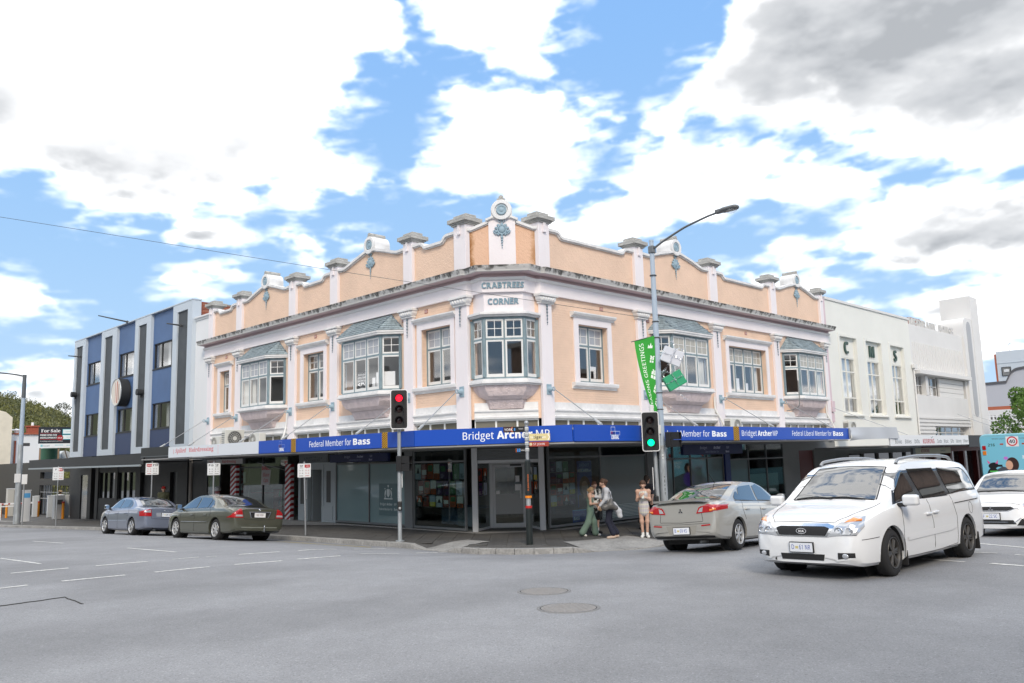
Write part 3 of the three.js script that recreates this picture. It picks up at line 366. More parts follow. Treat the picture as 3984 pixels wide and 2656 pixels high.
// vents, roof, floors and inner walls
for (const [F, u, y] of [[FL, -37.2, 7.35], [FL, -29.2, 7.35], [FL, -22.0, 7.33], [FL, -23.3, 7.2], [FL, -27.2, 7.2], [FR, 22.3, 7.36], [FR, 25.0, 7.2], [FR, 29.0, 7.2], [FR, 32.1, 7.35], [FR, 39.1, 7.2]]) { const v = grp(cb, 'air_brick', F.clone().multiply(T(u, y, 0))); sub(v, 'plate', bx(-0.09, 0.09, -0.07, 0.07, 0.001, 0.012), redBrick[3]); for (let i = 0; i < 4; i++) sub(v, 'slot', bx(-0.07 + i * 0.04, -0.05 + i * 0.04, -0.05, 0.05, 0.0121, 0.016), mauve); }
const plan = [[17.52, -40.9], [17.52, -19.85], [19.1, -18.21], [39.9, -18.21], [39.9, -40.9]].map((p) => [p[0], -p[1]]), inPlan = [[17.85, -40.6], [17.85, -20], [19.25, -18.55], [39.6, -18.55], [39.6, -40.6]].map((p) => [p[0], -p[1]]);
const plate = (p, y0, y1) => ex(p, 0, y1 - y0).rotateX(-PI / 2).translate(0, y0, 0);
mesh(cb, 'roof', plate(plan, 8.1, 8.3), darkSteel); mesh(cb, 'upper_floor', plate(inPlan, 3.52, 3.7), roomMat); mesh(cb, 'ground_floor', plate([[17.3, 40.9], [17.3, 19.3], [18.9, 17.9], [39.9, 17.9], [39.9, 40.9]], -0.3, -0.005), roomMat);
mesh(cb, 'partition', [bx(22.5, 22.7, -0.005, 8.1, -40.6, -23.4), bx(22.7, 39.6, -0.005, 8.1, -23.4, -23.2), bx(17.8, 22.5, -0.005, 8.1, -28.2, -28.05), bx(17.8, 22.5, -0.005, 8.1, -35.4, -35.3), bx(30, 30.1, -0.005, 8.1, -23.2, -18.6), bx(25, 25.12, -0.005, 8.1, -23.2, -18.6)], roomMat);
mesh(cb, 'back_wall', [bx(17.6, 39.8, -0.3, 8.1, -41.2, -40.9), bx(39.6, 39.9, -0.3, 8.1, -40.9, -18.5)], roomMat);
// ---------- shopfronts of the corner building ----------
const shopGrey = M([.19, .20, .205], 0.6), shopDark = M([.07, .072, .075], 0.5), frostFilm = M([.21, .32, .335], 0.3, { clearcoat: 1, clearcoatRoughness: 0.05 }), film2 = M([.11, .15, .145], 0.3, { clearcoat: 1, clearcoatRoughness: 0.04 }), whiteFrame = M([.62, .63, .64], 0.45), paleBlue = M([.47, .52, .54], 0.6), shopGlass = new THREE.MeshPhysicalMaterial({ color: 0xdfe8e6, transmission: 1, thickness: 0, roughness: 0.015, ior: 1.6 });
function posterTex(seed) { const r = rng(seed * 977 + 3), C = ['#e8e8e4', '#d9a21b', '#8c2a18', '#f2efe6', '#e9e4d8', '#3d6fb5', '#b9c7d6', '#18354f', '#e3d35a', '#dfe6ea', '#3f7a4a', '#4b2b5d', '#26292d', '#b5531f'];
  return canvas(64, 90, (x, w, h) => { const a = C[r() * C.length | 0], b = C[r() * C.length | 0]; x.fillStyle = a; x.fillRect(0, 0, w, h); x.fillStyle = b; const k = r(); if (k < 0.3) { x.beginPath(); x.arc(w * (0.3 + r() * 0.4), h * 0.35, w * (0.15 + r() * 0.2), 0, 7); x.fill(); } else if (k < 0.65) x.fillRect(w * 0.1, h * (0.1 + r() * 0.3), w * 0.8, h * (0.2 + r() * 0.3)); else { x.fillRect(0, h * 0.6, w, h * 0.4); x.fillStyle = C[r() * C.length | 0]; x.beginPath(); x.moveTo(w * 0.2, h * 0.6); x.lineTo(w * 0.5, h * 0.2); x.lineTo(w * 0.8, h * 0.6); x.fill(); } x.fillStyle = r() < 0.5 ? '#222' : '#ddd'; for (let i = 0; i < 5; i++) x.fillRect(w * 0.15, h * (0.66 + i * 0.06), w * (0.3 + r() * 0.4), 2); }); }
const posterMats = []; for (let i = 0; i < 12; i++) posterMats.push(new THREE.MeshStandardMaterial({ map: posterTex(i + 1), roughness: 0.55 }));
function shopWindow(F, a, b, y0, yT, y1, mat, o = {}) { const w = grp(cb, 'shop_window', F.clone().multiply(T(a, 0, o.w || 0))), W = b - a, t = 0.045, n = o.n || 1, s = W / n, bars = [bx(0, W, y0, y0 + 0.07, -0.05, 0.03), bx(0, W, yT - 0.03, yT + 0.03, -0.05, 0.03), bx(0, W, y1 - 0.04, y1, -0.05, 0.03)]; for (let i = 0; i <= n; i++) { const c = clamp(i * s, t / 2, W - t / 2); bars.push(bx(c - t / 2, c + t / 2, y0 + 0.07, yT - 0.03, -0.05, 0.028), bx(c - t / 2, c + t / 2, yT + 0.03, y1 - 0.04, -0.05, 0.028)); }
  sub(w, 'frame', bars, o.frame || shopGrey); for (let i = 0; i < n; i++) { sub(w, 'pane', bx(i * s + t, i * s + s - t, y0 + 0.07, yT - 0.03, -0.016, -0.008), Array.isArray(mat) ? mat[i] : mat); sub(w, 'transom_pane', bx(i * s + t, i * s + s - t, yT + 0.03, y1 - 0.04, -0.016, -0.008), o.top || shopGlass); } return w; }
function posters(w, list) { list.forEach(([x, y, sx, sy, k], i) => sub(w, 'poster', new THREE.PlaneGeometry(sx, sy), posterMats[(k ?? i * 5) % 12], T(x + sx / 2, y + sy / 2, -0.02))); }
mesh(cb, 'shopfront_header', [bx(-39.05, -19.9, 2.6, 2.86, -0.2, -0.002)], shopGrey, FL); mesh(cb, 'shopfront_header', [bx(19.2, 39.9, 2.6, 2.86, -0.2, -0.002)], shopGrey, FR); mesh(cb, 'shopfront_header', bx(-1.1, 1.1, 2.6, 2.86, -0.2, -0.002), shopGrey, FC);
// left street, from the corner outwards
{ const w = shopWindow(FL, -22.79, -20.1, 0.02, 2.2, 2.6, shopGlass); const L = []; const row = (y, h, n, x0, dx, ww) => { for (let i = 0; i < n; i++) L.push([x0 + i * dx, y + ((i * 7) % 3) * 0.01, ww, h, i * 7 + (y * 10 | 0)]); }; row(1.62, 0.5, 8, 0.06, 0.33, 0.3); row(1.12, 0.45, 7, 0.22, 0.33, 0.28); row(0.72, 0.36, 7, 0.12, 0.35, 0.3); posters(w, L); sub(w, 'display_board', bx(0.4, 1.3, 0.1, 0.62, -0.9, -0.86), M([.12, .17, .25], 0.7)); sub(w, 'display_board', bx(1.5, 2.4, 0.08, 0.7, -0.7, -0.66), M([.2, .24, .27], 0.7)); sub(w, 'table', [bx(0.3, 2.5, 0.66, 0.7, -1.6, -0.75), bx(0.35, 0.4, 0, 0.66, -1.5, -1.45), bx(2.3, 2.35, 0, 0.66, -1.5, -1.45)], M([.1, .16, .25], 0.6)); }
mesh(cb, 'shopfront_post', [rb(-23.24, -22.81, -0.03, 2.6, -0.15, 0.06, 0.01)], shopGrey, FL);
{ const w = shopWindow(FL, -27.63, -23.25, 0.03, 2.2, 2.6, frostFilm, { n: 2 }); const t = canvas(512, 512, (x) => { x.clearRect(0, 0, 512, 512); x.fillStyle = 'rgb(96,122,126)'; x.fillRect(0, 0, 512, 512); x.strokeStyle = x.fillStyle = '#dfe9ea'; x.lineWidth = 9;
    // shield between two supporters over a ribbon
    x.fillRect(215, 90, 80, 90); x.beginPath(); x.moveTo(215, 180); x.lineTo(255, 225); x.lineTo(295, 180); x.fill(); for (const [cx, s] of [[175, 1], [335, -1]]) { x.beginPath(); x.ellipse(cx, 150, 16, 50, s * 0.25, 0, 7); x.fill(); x.beginPath(); x.arc(cx - s * 8, 84, 11, 0, 7); x.fill(); x.beginPath(); x.moveTo(cx, 195); x.lineTo(cx - s * 20, 235); x.moveTo(cx + s * 6, 195); x.lineTo(cx + s * 10, 238); x.stroke(); } x.beginPath(); x.moveTo(255, 80); x.lineTo(255, 40); x.stroke(); x.fillRect(140, 236, 230, 16); x.beginPath(); x.arc(255, 40, 18, 0, 7); x.fill(); txt(x, 'Bridget', 30, 330, 54, { align: 'left', color: '#dfe9ea', sx: .9 }); txt(x, 'Archer', 210, 330, 54, { align: 'left', weight: 'bold', color: '#dfe9ea', sx: .9 }); txt(x, 'MP', 410, 330, 54, { align: 'left', color: '#dfe9ea', sx: .9 }); txt(x, 'Federal Member for', 0, 410, 50, { align: 'left', color: '#dfe9ea', sx: .82 }); txt(x, 'Bass', 408, 410, 50, { align: 'left', weight: 'bold', color: '#dfe9ea', sx: .86 }); });
  sub(w, 'frosted_emblem', ...print(1.12, 1.12, t, 0.35), T(3.35, 0.92, -0.003)); }
// door to the upstairs rooms
{ const d = grp(cb, 'street_doorway', FL.clone()); sub(d, 'panelling', [bx(-28.66, -27.66, -0.2, 2.28, -0.14, 0.02), bx(-30.42, -29.7, -0.3, 2.28, -0.14, 0.02), bx(-29.7, -28.66, 2.0, 2.28, -0.14, 0.02), bx(-28.5, -27.86, 0.08, 0.6, 0.021, 0.035), bx(-30.3, -29.82, 0.02, 0.55, 0.021, 0.035), bx(-28.62, -28.5, 0.5, 2.2, 0.021, 0.04)], paleBlue); sub(d, 'side_light', [bx(-28.3, -28.0, 0.75, 1.95, 0.021, 0.026)], shopDark); sub(d, 'side_light', [bx(-30.25, -29.9, 0.65, 1.95, 0.021, 0.026)], shopDark); sub(d, 'open_door', [bx(-29.68, -29.62, -0.1, 1.98, -0.9, -0.15)], paleBlue); sub(d, 'notice', [bx(-29.86, -29.72, 0.85, 1.6, 0.021, 0.03)], paper);
  const t = canvas(512, 128, (x) => { x.fillStyle = '#6c7376'; x.fillRect(0, 0, 512, 128); x.strokeStyle = '#3b4043'; x.lineWidth = 4; x.strokeRect(10, 10, 492, 108); for (let i = 0, s = 'CRABTREES'; i < 9; i++) { const k = (i - 4) / 4; txt(x, s[i], 256 + k * 150, 42 + k * k * 18, 44, { color: '#222628', rot: k * 0.25, weight: 'bold', font: 'serif' }); } txt(x, 'CHAMBERS', 256, 92, 44, { color: '#222628', weight: 'bold', font: 'serif' }); }); sub(d, 'name_board', bx(-30.36, -28.2, 2.285, 2.6, -0.1, 0.03), shopGrey); sub(d, 'name_board_print', ...print(2.1, 0.31, t), T(-29.28, 2.44, 0.034)); }
const stripeTex = (c1, c2, n, slope, w = 64, h = 512) => canvas(w, h, (x) => { x.fillStyle = c1; x.fillRect(0, 0, w, h); x.fillStyle = c2; const s = h / n; for (let i = -3; i < n + 3; i++) { x.beginPath(); x.moveTo(0, i * s + slope); x.lineTo(w, i * s); x.lineTo(w, i * s + s / 2); x.lineTo(0, i * s + s / 2 + slope); x.fill(); } });
const barberMat = new THREE.MeshStandardMaterial({ map: stripeTex('#e8e6ea', '#a3161c', 10, 64), roughness: 0.5 });
for (const [a, b] of [[-31.42, -30.98], [-36.4, -35.82]]) { const p = grp(cb, 'barber_post', FL.clone()), g = rb(a, b, 0.0, 2.25, -0.1, 0.07, 0.01); const q = g.attributes.position, u = g.attributes.uv; for (let i = 0; i < q.count; i++) u.setXY(i, (q.getX(i) - a + 0.07 - q.getZ(i)) / 0.5, q.getY(i) / 2.25); sub(p, 'striped_shaft', g, barberMat); sub(p, 'plinth', bx(a, b, -0.45, -0.001, -0.1, 0.08), whiteFrame); }
{ const w = shopWindow(FL, -35.8, -31.44, 0.1, 2.15, 2.6, shopGlass, { n: 2, w: -0.1, frame: shopDark }); sub(w, 'shelf', [bx(0.3, 1.9, 1.0, 1.03, -0.7, -0.3), bx(2.5, 4.1, 0.85, 0.88, -0.7, -0.3), bx(2.6, 4.1, 0.45, 0.48, -0.7, -0.3), bx(2.55, 2.58, 0.1, 1.2, -0.7, -0.3)], M([.3, .03, .03], 0.6)); const r = rng(5); for (let i = 0; i < 14; i++) sub(w, 'bottle', lat([[0, 0], [0.04, 0], [0.04, 0.16], [0.015, 0.2], [0.015, 0.26], [0, 0.26]], 8), M([[.1, .35, .1], [.6, .6, .58], [.35, .05, .05], [.05, .05, .06]][i % 4], 0.4), T(2.7 + (i % 7) * 0.19, i < 7 ? 0.881 : 0.481, -0.45 - r() * 0.1)); sub(w, 'notice', bx(0.28, 0.5, 1.45, 1.95, -0.03, -0.02), paper); sub(w, 'notice', bx(0.02, 0.2, 1.15, 1.4, -0.03, -0.02), paper);
  const ft = canvas(128, 128, (x) => { x.fillStyle = '#b9b4b4'; x.fillRect(0, 0, 128, 128); txt(x, 'BARBER', 64, 26, 30, { color: '#a11', weight: 'bold' }); txt(x, 'Shave', 64, 66, 30, { color: '#a11', style: 'italic', font: 'serif' }); txt(x, 'Cuts', 60, 100, 30, { color: '#a11', style: 'italic', font: 'serif' }); });
  const fl = grp(cb, 'barber_flag', FL.clone()); sub(fl, 'pole', rod([-31.5, 2.0, 0.0], [-33.0, 2.35, 0.5], 0.012), galv); sub(fl, 'cloth', ex([[-0.42, -0.5], [0.3, -0.5], [0.42, 0.12], [-0.36, 0.38]], 0, 0.008), new THREE.MeshStandardMaterial({ map: ft, roughness: 0.9 }), T(-32.6, 1.9, 0.3)); const u = fl.children[1].geometry.attributes; for (let i = 0; i < u.uv.count; i++) u.uv.setXY(i, u.position.getX(i) / 0.84 + 0.5, u.position.getY(i) / 0.88 + 0.56); }
mesh(cb, 'shopfront_base', [bx(-35.8, -31.44, -0.5, 0.1, -0.12, 0.0), bx(-39.0, -37.55, -0.7, 0.7, -0.12, 0.0)], shopDark, FL);
{ const w = shopWindow(FL, -39.0, -37.55, 0.7, 2.15, 2.6, shopGlass, { frame: shopDark }); sub(w, 'display_print', bx(0.1, 0.75, 0.8, 1.7, -0.1, -0.09), M([.13, .18, .22], 0.6)); sub(w, 'display_print', bx(0.85, 1.35, 1.0, 1.3, -0.1, -0.09), M([.4, .05, .05], 0.6)); const p = grp(cb, 'barber_pole', FL.clone().multiply(T(-37.35, 0, 0.22))); sub(p, 'globe', sph(0, 1.18, 0, 0.15, 1, 1, 1, 16), whiteFrame); sub(p, 'column', rod([0, 0.55, 0], [0, 1.05, 0], 0.12, 0.12, 16), barberMat); sub(p, 'collar', [rod([0, 1.05, 0], [0, 1.09, 0], 0.14), rod([0, 0.5, 0], [0, 0.55, 0], 0.14), bx(-0.04, 0.04, 0.55, 0.6, -0.22, 0)], M([.35, .03, .03], 0.5)); }
// corner entrance, set back behind two posts
{ const e = grp(cb, 'corner_entrance', FC.clone()); const post = (u) => [rb(u - 0.09, u + 0.09, -0.02, 2.6, -0.12, 0.04, 0.01)];
  sub(e, 'post', post(-1.06), whiteFrame); sub(e, 'post', post(1.06), whiteFrame); sub(e, 'soffit', bx(-0.97, 0.97, 2.56, 2.6, -1.2, -0.02), shopDark);
  const sl = []; for (let i = 0; i < 7; i++) sl.push(rb(-0.97, 0.97, 2.22 + i * 0.05, 2.267 + i * 0.05, -0.12, -0.05, 0.012)); sl.forEach((g) => sub(e, 'shutter_slat', g, shopGrey)); sub(e, 'shutter_bar', bx(-0.97, 0.97, 2.12, 2.21, -0.14, -0.03), whiteFrame);
  const D = -1.15; sub(e, 'door_frame', ex(rect(-0.62, 0.62, 0, 2.16), D, D + 0.08, [rect(-0.53, 0.53, 0.02, 2.06)]), whiteFrame); const dr = sub(e, 'door_leaf', [ex(rect(-0.525, 0.525, 0.03, 2.05), D + 0.02, D + 0.065, [rect(-0.45, 0.45, 0.16, 1.96)]), bx(0.36, 0.40, 0.95, 1.3, D + 0.07, D + 0.12)], whiteFrame); sub(e, 'door_pane', bx(-0.45, 0.45, 0.16, 1.96, D + 0.035, D + 0.043), shopGlass); sub(e, 'frosted_strip', bx(-0.45, 0.45, 0.45, 1.1, D + 0.046, D + 0.049), M([.34, .35, .35], 0.35)); sub(e, 'door_closer', rb(0.05, 0.42, 2.0, 2.06, D + 0.085, D + 0.13, 0.01), shopDark);
  for (const [x, y, w, h] of [[0.2, 1.2, 0.2, 0.2], [-0.43, 1.1, 0.12, 0.11], [0.22, 1.48, 0.13, 0.2]]) sub(e, 'door_sticker', bx(x, x + w, y, y + h, D + 0.05, D + 0.053), paper);
  for (const s of [-1, 1]) { const L = Math.hypot(0.38, 1.03), a = Math.atan2(1.03, 0.38), m = s < 0 ? T(-1.0, 0, -0.1, a) : T(0.62, 0, D + 0.02, -a); sub(e, 'side_frame', ex(rect(0, L, 0, 2.16), -0.03, 0.02, [rect(0.05, L - 0.05, 0.08, 2.1)]), whiteFrame, m); sub(e, 'side_pane', bx(0.05, L - 0.05, 0.08, 2.1, -0.01, -0.004), shopGlass, m); for (let i = 0; i < 4; i++) sub(e, 'poster', new THREE.PlaneGeometry(0.28, 0.4), posterMats[(i * 5 + s + 3) % 12], m.clone().multiply(T(0.3 + (i & 1) * 0.4, 1.75 - (i >> 1) * 0.46, -0.002))); }
  sub(e, 'step_floor', ex([[-1.0, 0.02], [1.0, 0.02], [0.62, 1.2], [-0.62, 1.2]], 0, 0.02).rotateX(-PI / 2).translate(0, -0.01, 0), pavers[1]); }
// right street
{ const w = shopWindow(FR, 19.3, 24.46, 0.05, 2.24, 2.6, [shopGlass, film2], { n: 2 }); const L = []; for (let j = 0; j < 4; j++) for (let i = 0; i < 4; i++) if (!(i === 3 && j < 1)) L.push([0.12 + i * 0.3, 1.78 - j * 0.36, 0.27, 0.33, i * 5 + j * 3]); posters(w, L);
  const t = canvas(256, 512, (x) => { x.fillStyle = '#1f4f9c'; x.fillRect(0, 0, 256, 512); txt(x, 'BRIDGET', 128, 46, 44, { color: '#9db7dd' }); txt(x, 'ARCHER', 104, 108, 48, { weight: 'bold' }); txt(x, 'MP', 220, 112, 30, { weight: 'bold' }); x.fillStyle = '#6d5440'; x.beginPath(); x.ellipse(128, 290, 92, 120, 0, 0, 7); x.fill(); x.fillStyle = '#c39b82'; x.beginPath(); x.ellipse(128, 300, 58, 78, 0, 0, 7); x.fill(); x.fillStyle = '#4a3a30'; x.fillRect(20, 380, 216, 132); x.fillStyle = '#c39b82'; x.fillRect(100, 370, 56, 50); }); sub(w, 'portrait_poster', ...print(0.75, 1.5, t), T(1.78, 1.35, -0.02));
  const t2 = canvas(256, 128, (x) => { x.fillStyle = '#1d4fa8'; x.fillRect(0, 0, 256, 128); x.fillStyle = '#3aa0d8'; x.fillRect(0, 0, 256, 12); txt(x, 'FEDERAL MEMBER FOR', 16, 46, 18, { align: 'left', color: '#8fb2e6' }); txt(x, 'BASS', 16, 88, 44, { align: 'left', weight: 'bold' }); }); sub(w, 'window_print', ...print(0.75, 0.4, t2), T(1.5, 0.33, -0.02));
  const ln = []; for (let i = 0; i < 9; i++) ln.push(bx(2.65, 5.08, 0.16 + i * 0.05, 0.18 + i * 0.05, -0.006, -0.004)); sub(w, 'frosted_lines', ln, M([.42, .5, .5], 0.5)); }
mesh(cb, 'shopfront_post', [rb(24.48, 24.99, -0.05, 2.6, -0.15, 0.06, 0.01)], shopGrey, FR);
{ const w = shopWindow(FR, 25, 29.68, 0.3, 2.06, 2.6, [film2, shopGlass, film2, film2], { n: 4, w: -0.02 }); sub(w, 'blind', bx(1.6, 2.7, 0.4, 2.0, -0.3, -0.28), M([.33, .36, .37], 0.8)); }
mesh(cb, 'blue_post', rb(29.7, 30.08, -0.1, 2.3, -0.1, 0.08, 0.01), M([.012, .03, .17], 0.45), FR); mesh(cb, 'shopfront_post', bx(29.7, 30.08, 2.3, 2.6, -0.1, 0.06), shopGrey, FR);
{ const w = shopWindow(FR, 30.1, 34.64, 0.3, 1.96, 2.6, [film2, shopGlass, shopGlass], { n: 3 }); sub(w, 'blind', bx(1.7, 4.4, 0.4, 1.3, -0.25, -0.23), M([.35, .42, .42], 0.8)); }
mesh(cb, 'shopfront_base', [bx(25, 29.68, -0.3, 0.3, -0.12, 0), bx(30.1, 34.64, -0.3, 0.3, -0.12, 0)], shopGrey, FR);
mesh(cb, 'shopfront_panel', [bx(34.66, 36.1, -0.3, 2.6, -0.12, 0.02), bx(37.6, 39.9, -0.3, 2.6, -0.12, 0.02), bx(36.1, 37.6, 2.25, 2.6, -0.12, 0.02)], M([.22, .225, .22], 0.7), FR); mesh(cb, 'shop_door', bx(36.12, 37.58, -0.2, 2.25, -0.1, -0.04), M([.13, .02, .015], 0.5), FR);

// ---------- awnings over the footpath ----------
const aw = thing('street_awning', 'awning with blue fascia lettered in white around the corner building', 'awning', T(15.5, 2.6, -16));
const BLUE = '#1d50b8', blueM = M([.012, .08, .47], 0.35), AY0 = 2.655, AY1 = 3.10;
const frameOf = (x0, z0, x1, z1) => T(x0, 0, z0, -Math.atan2(z1 - z0, x1 - x0));
function fascia(x0, z0, x1, z1, draw, o = {}) { const L = Math.hypot(x1 - x0, z1 - z0), F = frameOf(x0, z0, x1, z1), y0 = o.y0 ?? AY0, y1 = o.y1 ?? AY1; const p = mesh(o.parent || aw, o.name || 'fascia_panel', bx(0, L, y0, y1, -0.05, 0), o.back || blueM, F); if (draw) { const H = Math.max(64, Math.min(256, Math.round(1600 / L * (y1 - y0)))), t = canvas(Math.round(H * L / (y1 - y0)), H, (x, w, h) => { const k = h / (y1 - y0); draw(x, (u) => u * k, (y) => h - (y - y0) * k, k, w, h); }); const [g, m] = print(L, y1 - y0, t, o.rough ?? 0.4); sub(p, 'lettering', g, m, T(L / 2, (y0 + y1) / 2, 0.004)); } return p; }
function logo(x, X, Y, k, u) { x.fillStyle = '#fff'; const bxr = (a, b, c, d, f) => { x.fillStyle = '#fff'; x.fillRect(X(u + a), Y(d), (b - a) * k, (d - c) * k); x.fillStyle = f; x.fillRect(X(u + a) + 2, Y(d) + 2, (b - a) * k - 4, (d - c) * k - 4); }; bxr(0.03, 0.21, 2.92, 3.05, BLUE); bxr(0.21, 0.42, 2.82, 2.93, BLUE); bxr(0.0, 0.22, 2.82, 2.93, '#1b3a8c'); x.strokeStyle = '#d33'; x.lineWidth = 2; x.beginPath(); x.moveTo(X(u + 0.02), Y(2.92)); x.lineTo(X(u + 0.11), Y(2.86)); x.moveTo(X(u + 0.11), Y(2.92)); x.lineTo(X(u + 0.02), Y(2.86)); x.stroke(); txt(x, 'LIBERAL', X(u + 0.2), Y(2.755), 0.14 * k, { weight: '900', sx: .62 }); }
const fill = (x, w, h, c) => { x.fillStyle = c; x.fillRect(0, 0, w, h); };
const words = (x, X, Y, k, y, size, list) => { for (const [s, u0, u1, bold] of list) { x.font = `${bold ? '900' : ''} ${size * k}px sans-serif`; const w = x.measureText(s).width; txt(x, s, X(u0), Y(y), size * k, { align: 'left', weight: bold ? '900' : '', sx: (u1 - u0) * k / w }); } };
const hazard = stripeTex('#e0a516', '#17150f', 7, 26, 48, 80), hazardM = new THREE.MeshStandardMaterial({ map: hazard, roughness: 0.5 });
const hz = (x0, z0, x1, z1) => { const L = Math.hypot(x1 - x0, z1 - z0), F = frameOf(x0, z0, x1, z1), p = mesh(aw, 'hazard_strip', rb(0, L, AY0 - 0.01, AY1 + 0.005, -0.05, 0.02, 0.005), M([.5, .32, .02], 0.5), F); sub(p, 'stripes', new THREE.PlaneGeometry(L * 0.98, AY1 - AY0), hazardM, T(L / 2, (AY0 + AY1) / 2, 0.023)); };
const whiteSign = M([.72, .74, .78], 0.45);
fascia(14.4, -39.08, 14.4, -35.97, (x, X, Y, k, w, h) => { fill(x, w, h, '#1d1f21'); x.fillStyle = '#6d747a'; x.fillRect(0, h - 14, w, 10); }, { y1: 3.15, y0: 2.73, back: shopDark });
fascia(14.4, -35.96, 14.4, -27.88, (x, X, Y, k, w, h) => { fill(x, w, h, '#dfe4ea'); x.fillStyle = '#d05a60'; x.fillRect(X(0.55), Y(3.0), 6, 40); txt(x, 'Spiked', X(1.25), Y(2.93), 0.24 * k, { color: '#d4626a', style: 'italic', font: 'serif', weight: 'bold', sx: 1.3 }); x.font = `bold ${0.22 * k}px serif`; txt(x, 'Hairdressing', X(3.24), Y(2.93), 0.22 * k, { color: '#d4484e', font: 'serif', weight: 'bold', sx: 2.3 * k / x.measureText('Hairdressing').width }); x.strokeStyle = '#e5a9ad'; x.lineWidth = 2; x.strokeRect(X(4.75), Y(3.05), 0.1 * k, 0.3 * k); }, { back: whiteSign });
fascia(14.4, -27.87, 14.4, -25.55, (x, X, Y, k, w, h) => { fill(x, w, h, BLUE); logo(x, X, Y, k, 1.45); }); hz(14.4, -25.54, 14.4, -25.26);
fascia(14.4, -25.25, 14.4, -20.26, (x, X, Y, k, w, h) => { fill(x, w, h, BLUE); words(x, X, Y, k, 2.88, 0.26, [['Federal Member for', 0.85, 3.35], ['Bass', 3.42, 4.38, 1]]); }); hz(14.4, -20.25, 14.4, -20.0);
fascia(14.4, -19.99, 14.4, -18.72, (x, X, Y, k, w, h) => { fill(x, w, h, '#1a48a6'); });
fascia(14.4, -18.7, 16.6, -14.7, (x, X, Y, k, w, h) => { fill(x, w, h, BLUE); words(x, X, Y, k, 2.89, 0.28, [['Bridget', 1.42, 2.36], ['Archer', 2.45, 3.46, 1], ['MP', 3.53, 3.95]]); });
fascia(16.62, -14.65, 24.54, -14.6, (x, X, Y, k, w, h) => { fill(x, w, h, BLUE); logo(x, X, Y, k, 1.5); words(x, X, Y, k, 2.86, 0.25, [['Federal Member for', 3.75, 6.5], ['Bass', 6.6, 7.5, 1]]); }); hz(24.55, -14.6, 24.88, -14.6);
fascia(24.89, -14.6, 33.5, -14.6, (x, X, Y, k, w, h) => { fill(x, w, h, BLUE); words(x, X, Y, k, 2.88, 0.25, [['Bridget', 0.15, 1.18], ['Archer', 1.24, 2.22, 1], ['MP', 2.26, 2.65], ['Federal Liberal Member for', 3.7, 6.95], ['Bass', 7.05, 8.0, 1]]); });
{ const pts = [[14.43, -39.1], [14.43, -18.7], [16.62, -14.68], [33.4, -14.63], [33.4, -18.17], [19.2, -18.17], [17.52, -19.85], [17.52, -39.1]].map((p) => [p[0], -p[1]]); mesh(aw, 'soffit', plate(pts, 2.6, 2.64), M([.34, .34, .335], 0.8)); mesh(aw, 'awning_roof', plate(pts, 2.97, 3.02), galv);
  const ends = { FL: [[-38.75, -38.1], [-35.78, -35.0], [-30.93, -30.3], [-27.7, -26.97], [-22.89, -22.3]], FR: [[24.48, 23.1], [29.55, 28.1], [34.58, 32.9]] };
  const stay = (a, b) => { const s = grp(aw, 'stay_rod', T(...a)); const d = [b[0] - a[0], b[1] - a[1], b[2] - a[2]], m = [d[0] * 0.82, d[1] * 0.82, d[2] * 0.82]; sub(s, 'rod', rod([0, 0, 0], d, 0.014), galv); sub(s, 'turnbuckle', rod(m, [d[0] * 0.93, d[1] * 0.93, d[2] * 0.93], 0.04, 0.04, 8), alu); return s; };
  const rose = (m) => { const p = mesh(aw, 'wall_plate', [rb(-0.11, 0.11, -0.17, 0.17, 0.121, 0.15, 0.02), lat([[0, 0.16], [0.05, 0.14], [0.08, 0.06], [0.1, 0]], 12).rotateX(PI / 2).translate(0, 0, 0.15), new THREE.TorusGeometry(0.06, 0.018, 6, 10).rotateY(PI / 2).translate(0, 0, 0.33)], ornBlue, m); };
  for (const [u, e] of ends.FL) { rose(FL.clone().multiply(T(u, 4.41, 0))); stay([17.13, 4.4, u], [14.7, 3.05, e]); } for (const [u, e] of ends.FR) { rose(FR.clone().multiply(T(u, 4.41, 0))); stay([u, 4.4, -17.82], [e, 3.05, -14.9]); }
  rose(FL.clone().multiply(T(-20.06, 4.41, 0))); stay([17.13, 4.4, -20.06], [14.8, 3.05, -19.2]); rose(FR.clone().multiply(T(19.34, 4.41, 0))); stay([19.34, 4.4, -17.82], [18.3, 3.05, -14.95]); }
// hanging name boxes under the awning
function hung(name, label, F, u0, u1, y0, y1, w, draw, back) { const o = thing(name, label, 'sign', F.clone().multiply(T((u0 + u1) / 2, y0, w))), L = u1 - u0, h = y1 - y0; sub(o, 'box', rb(-L / 2, L / 2, 0, h, -0.06, 0.06, 0.01), back); const t = canvas(512, Math.round(512 * h / L), draw); sub(o, 'face_print', ...print(L * 0.98, h * 0.96, t), T(0, h / 2, 0.064)); sub(o, 'hanger', [rod([-L * 0.35, h, 0], [-L * 0.35, 2.6 - y0, 0], 0.01), rod([L * 0.35, h, 0], [L * 0.35, 2.6 - y0, 0], 0.01)], galv); }
hung('hanging_sign', 'grey hairdressing name box hanging under the white awning fascia', FL, -37.6, -34.0, 2.32, 2.55, 0.6, (x, w, h) => { fill(x, w, h, '#b9b6b4'); txt(x, 'Spiked', w * 0.16, h / 2, h * 0.8, { color: '#a11', style: 'italic', font: 'serif', sx: 1.1 }); txt(x, 'Hairdressing', w * 0.63, h / 2, h * 0.7, { color: '#a11', font: 'serif', weight: 'bold', sx: 1.3 }); }, shopGrey);
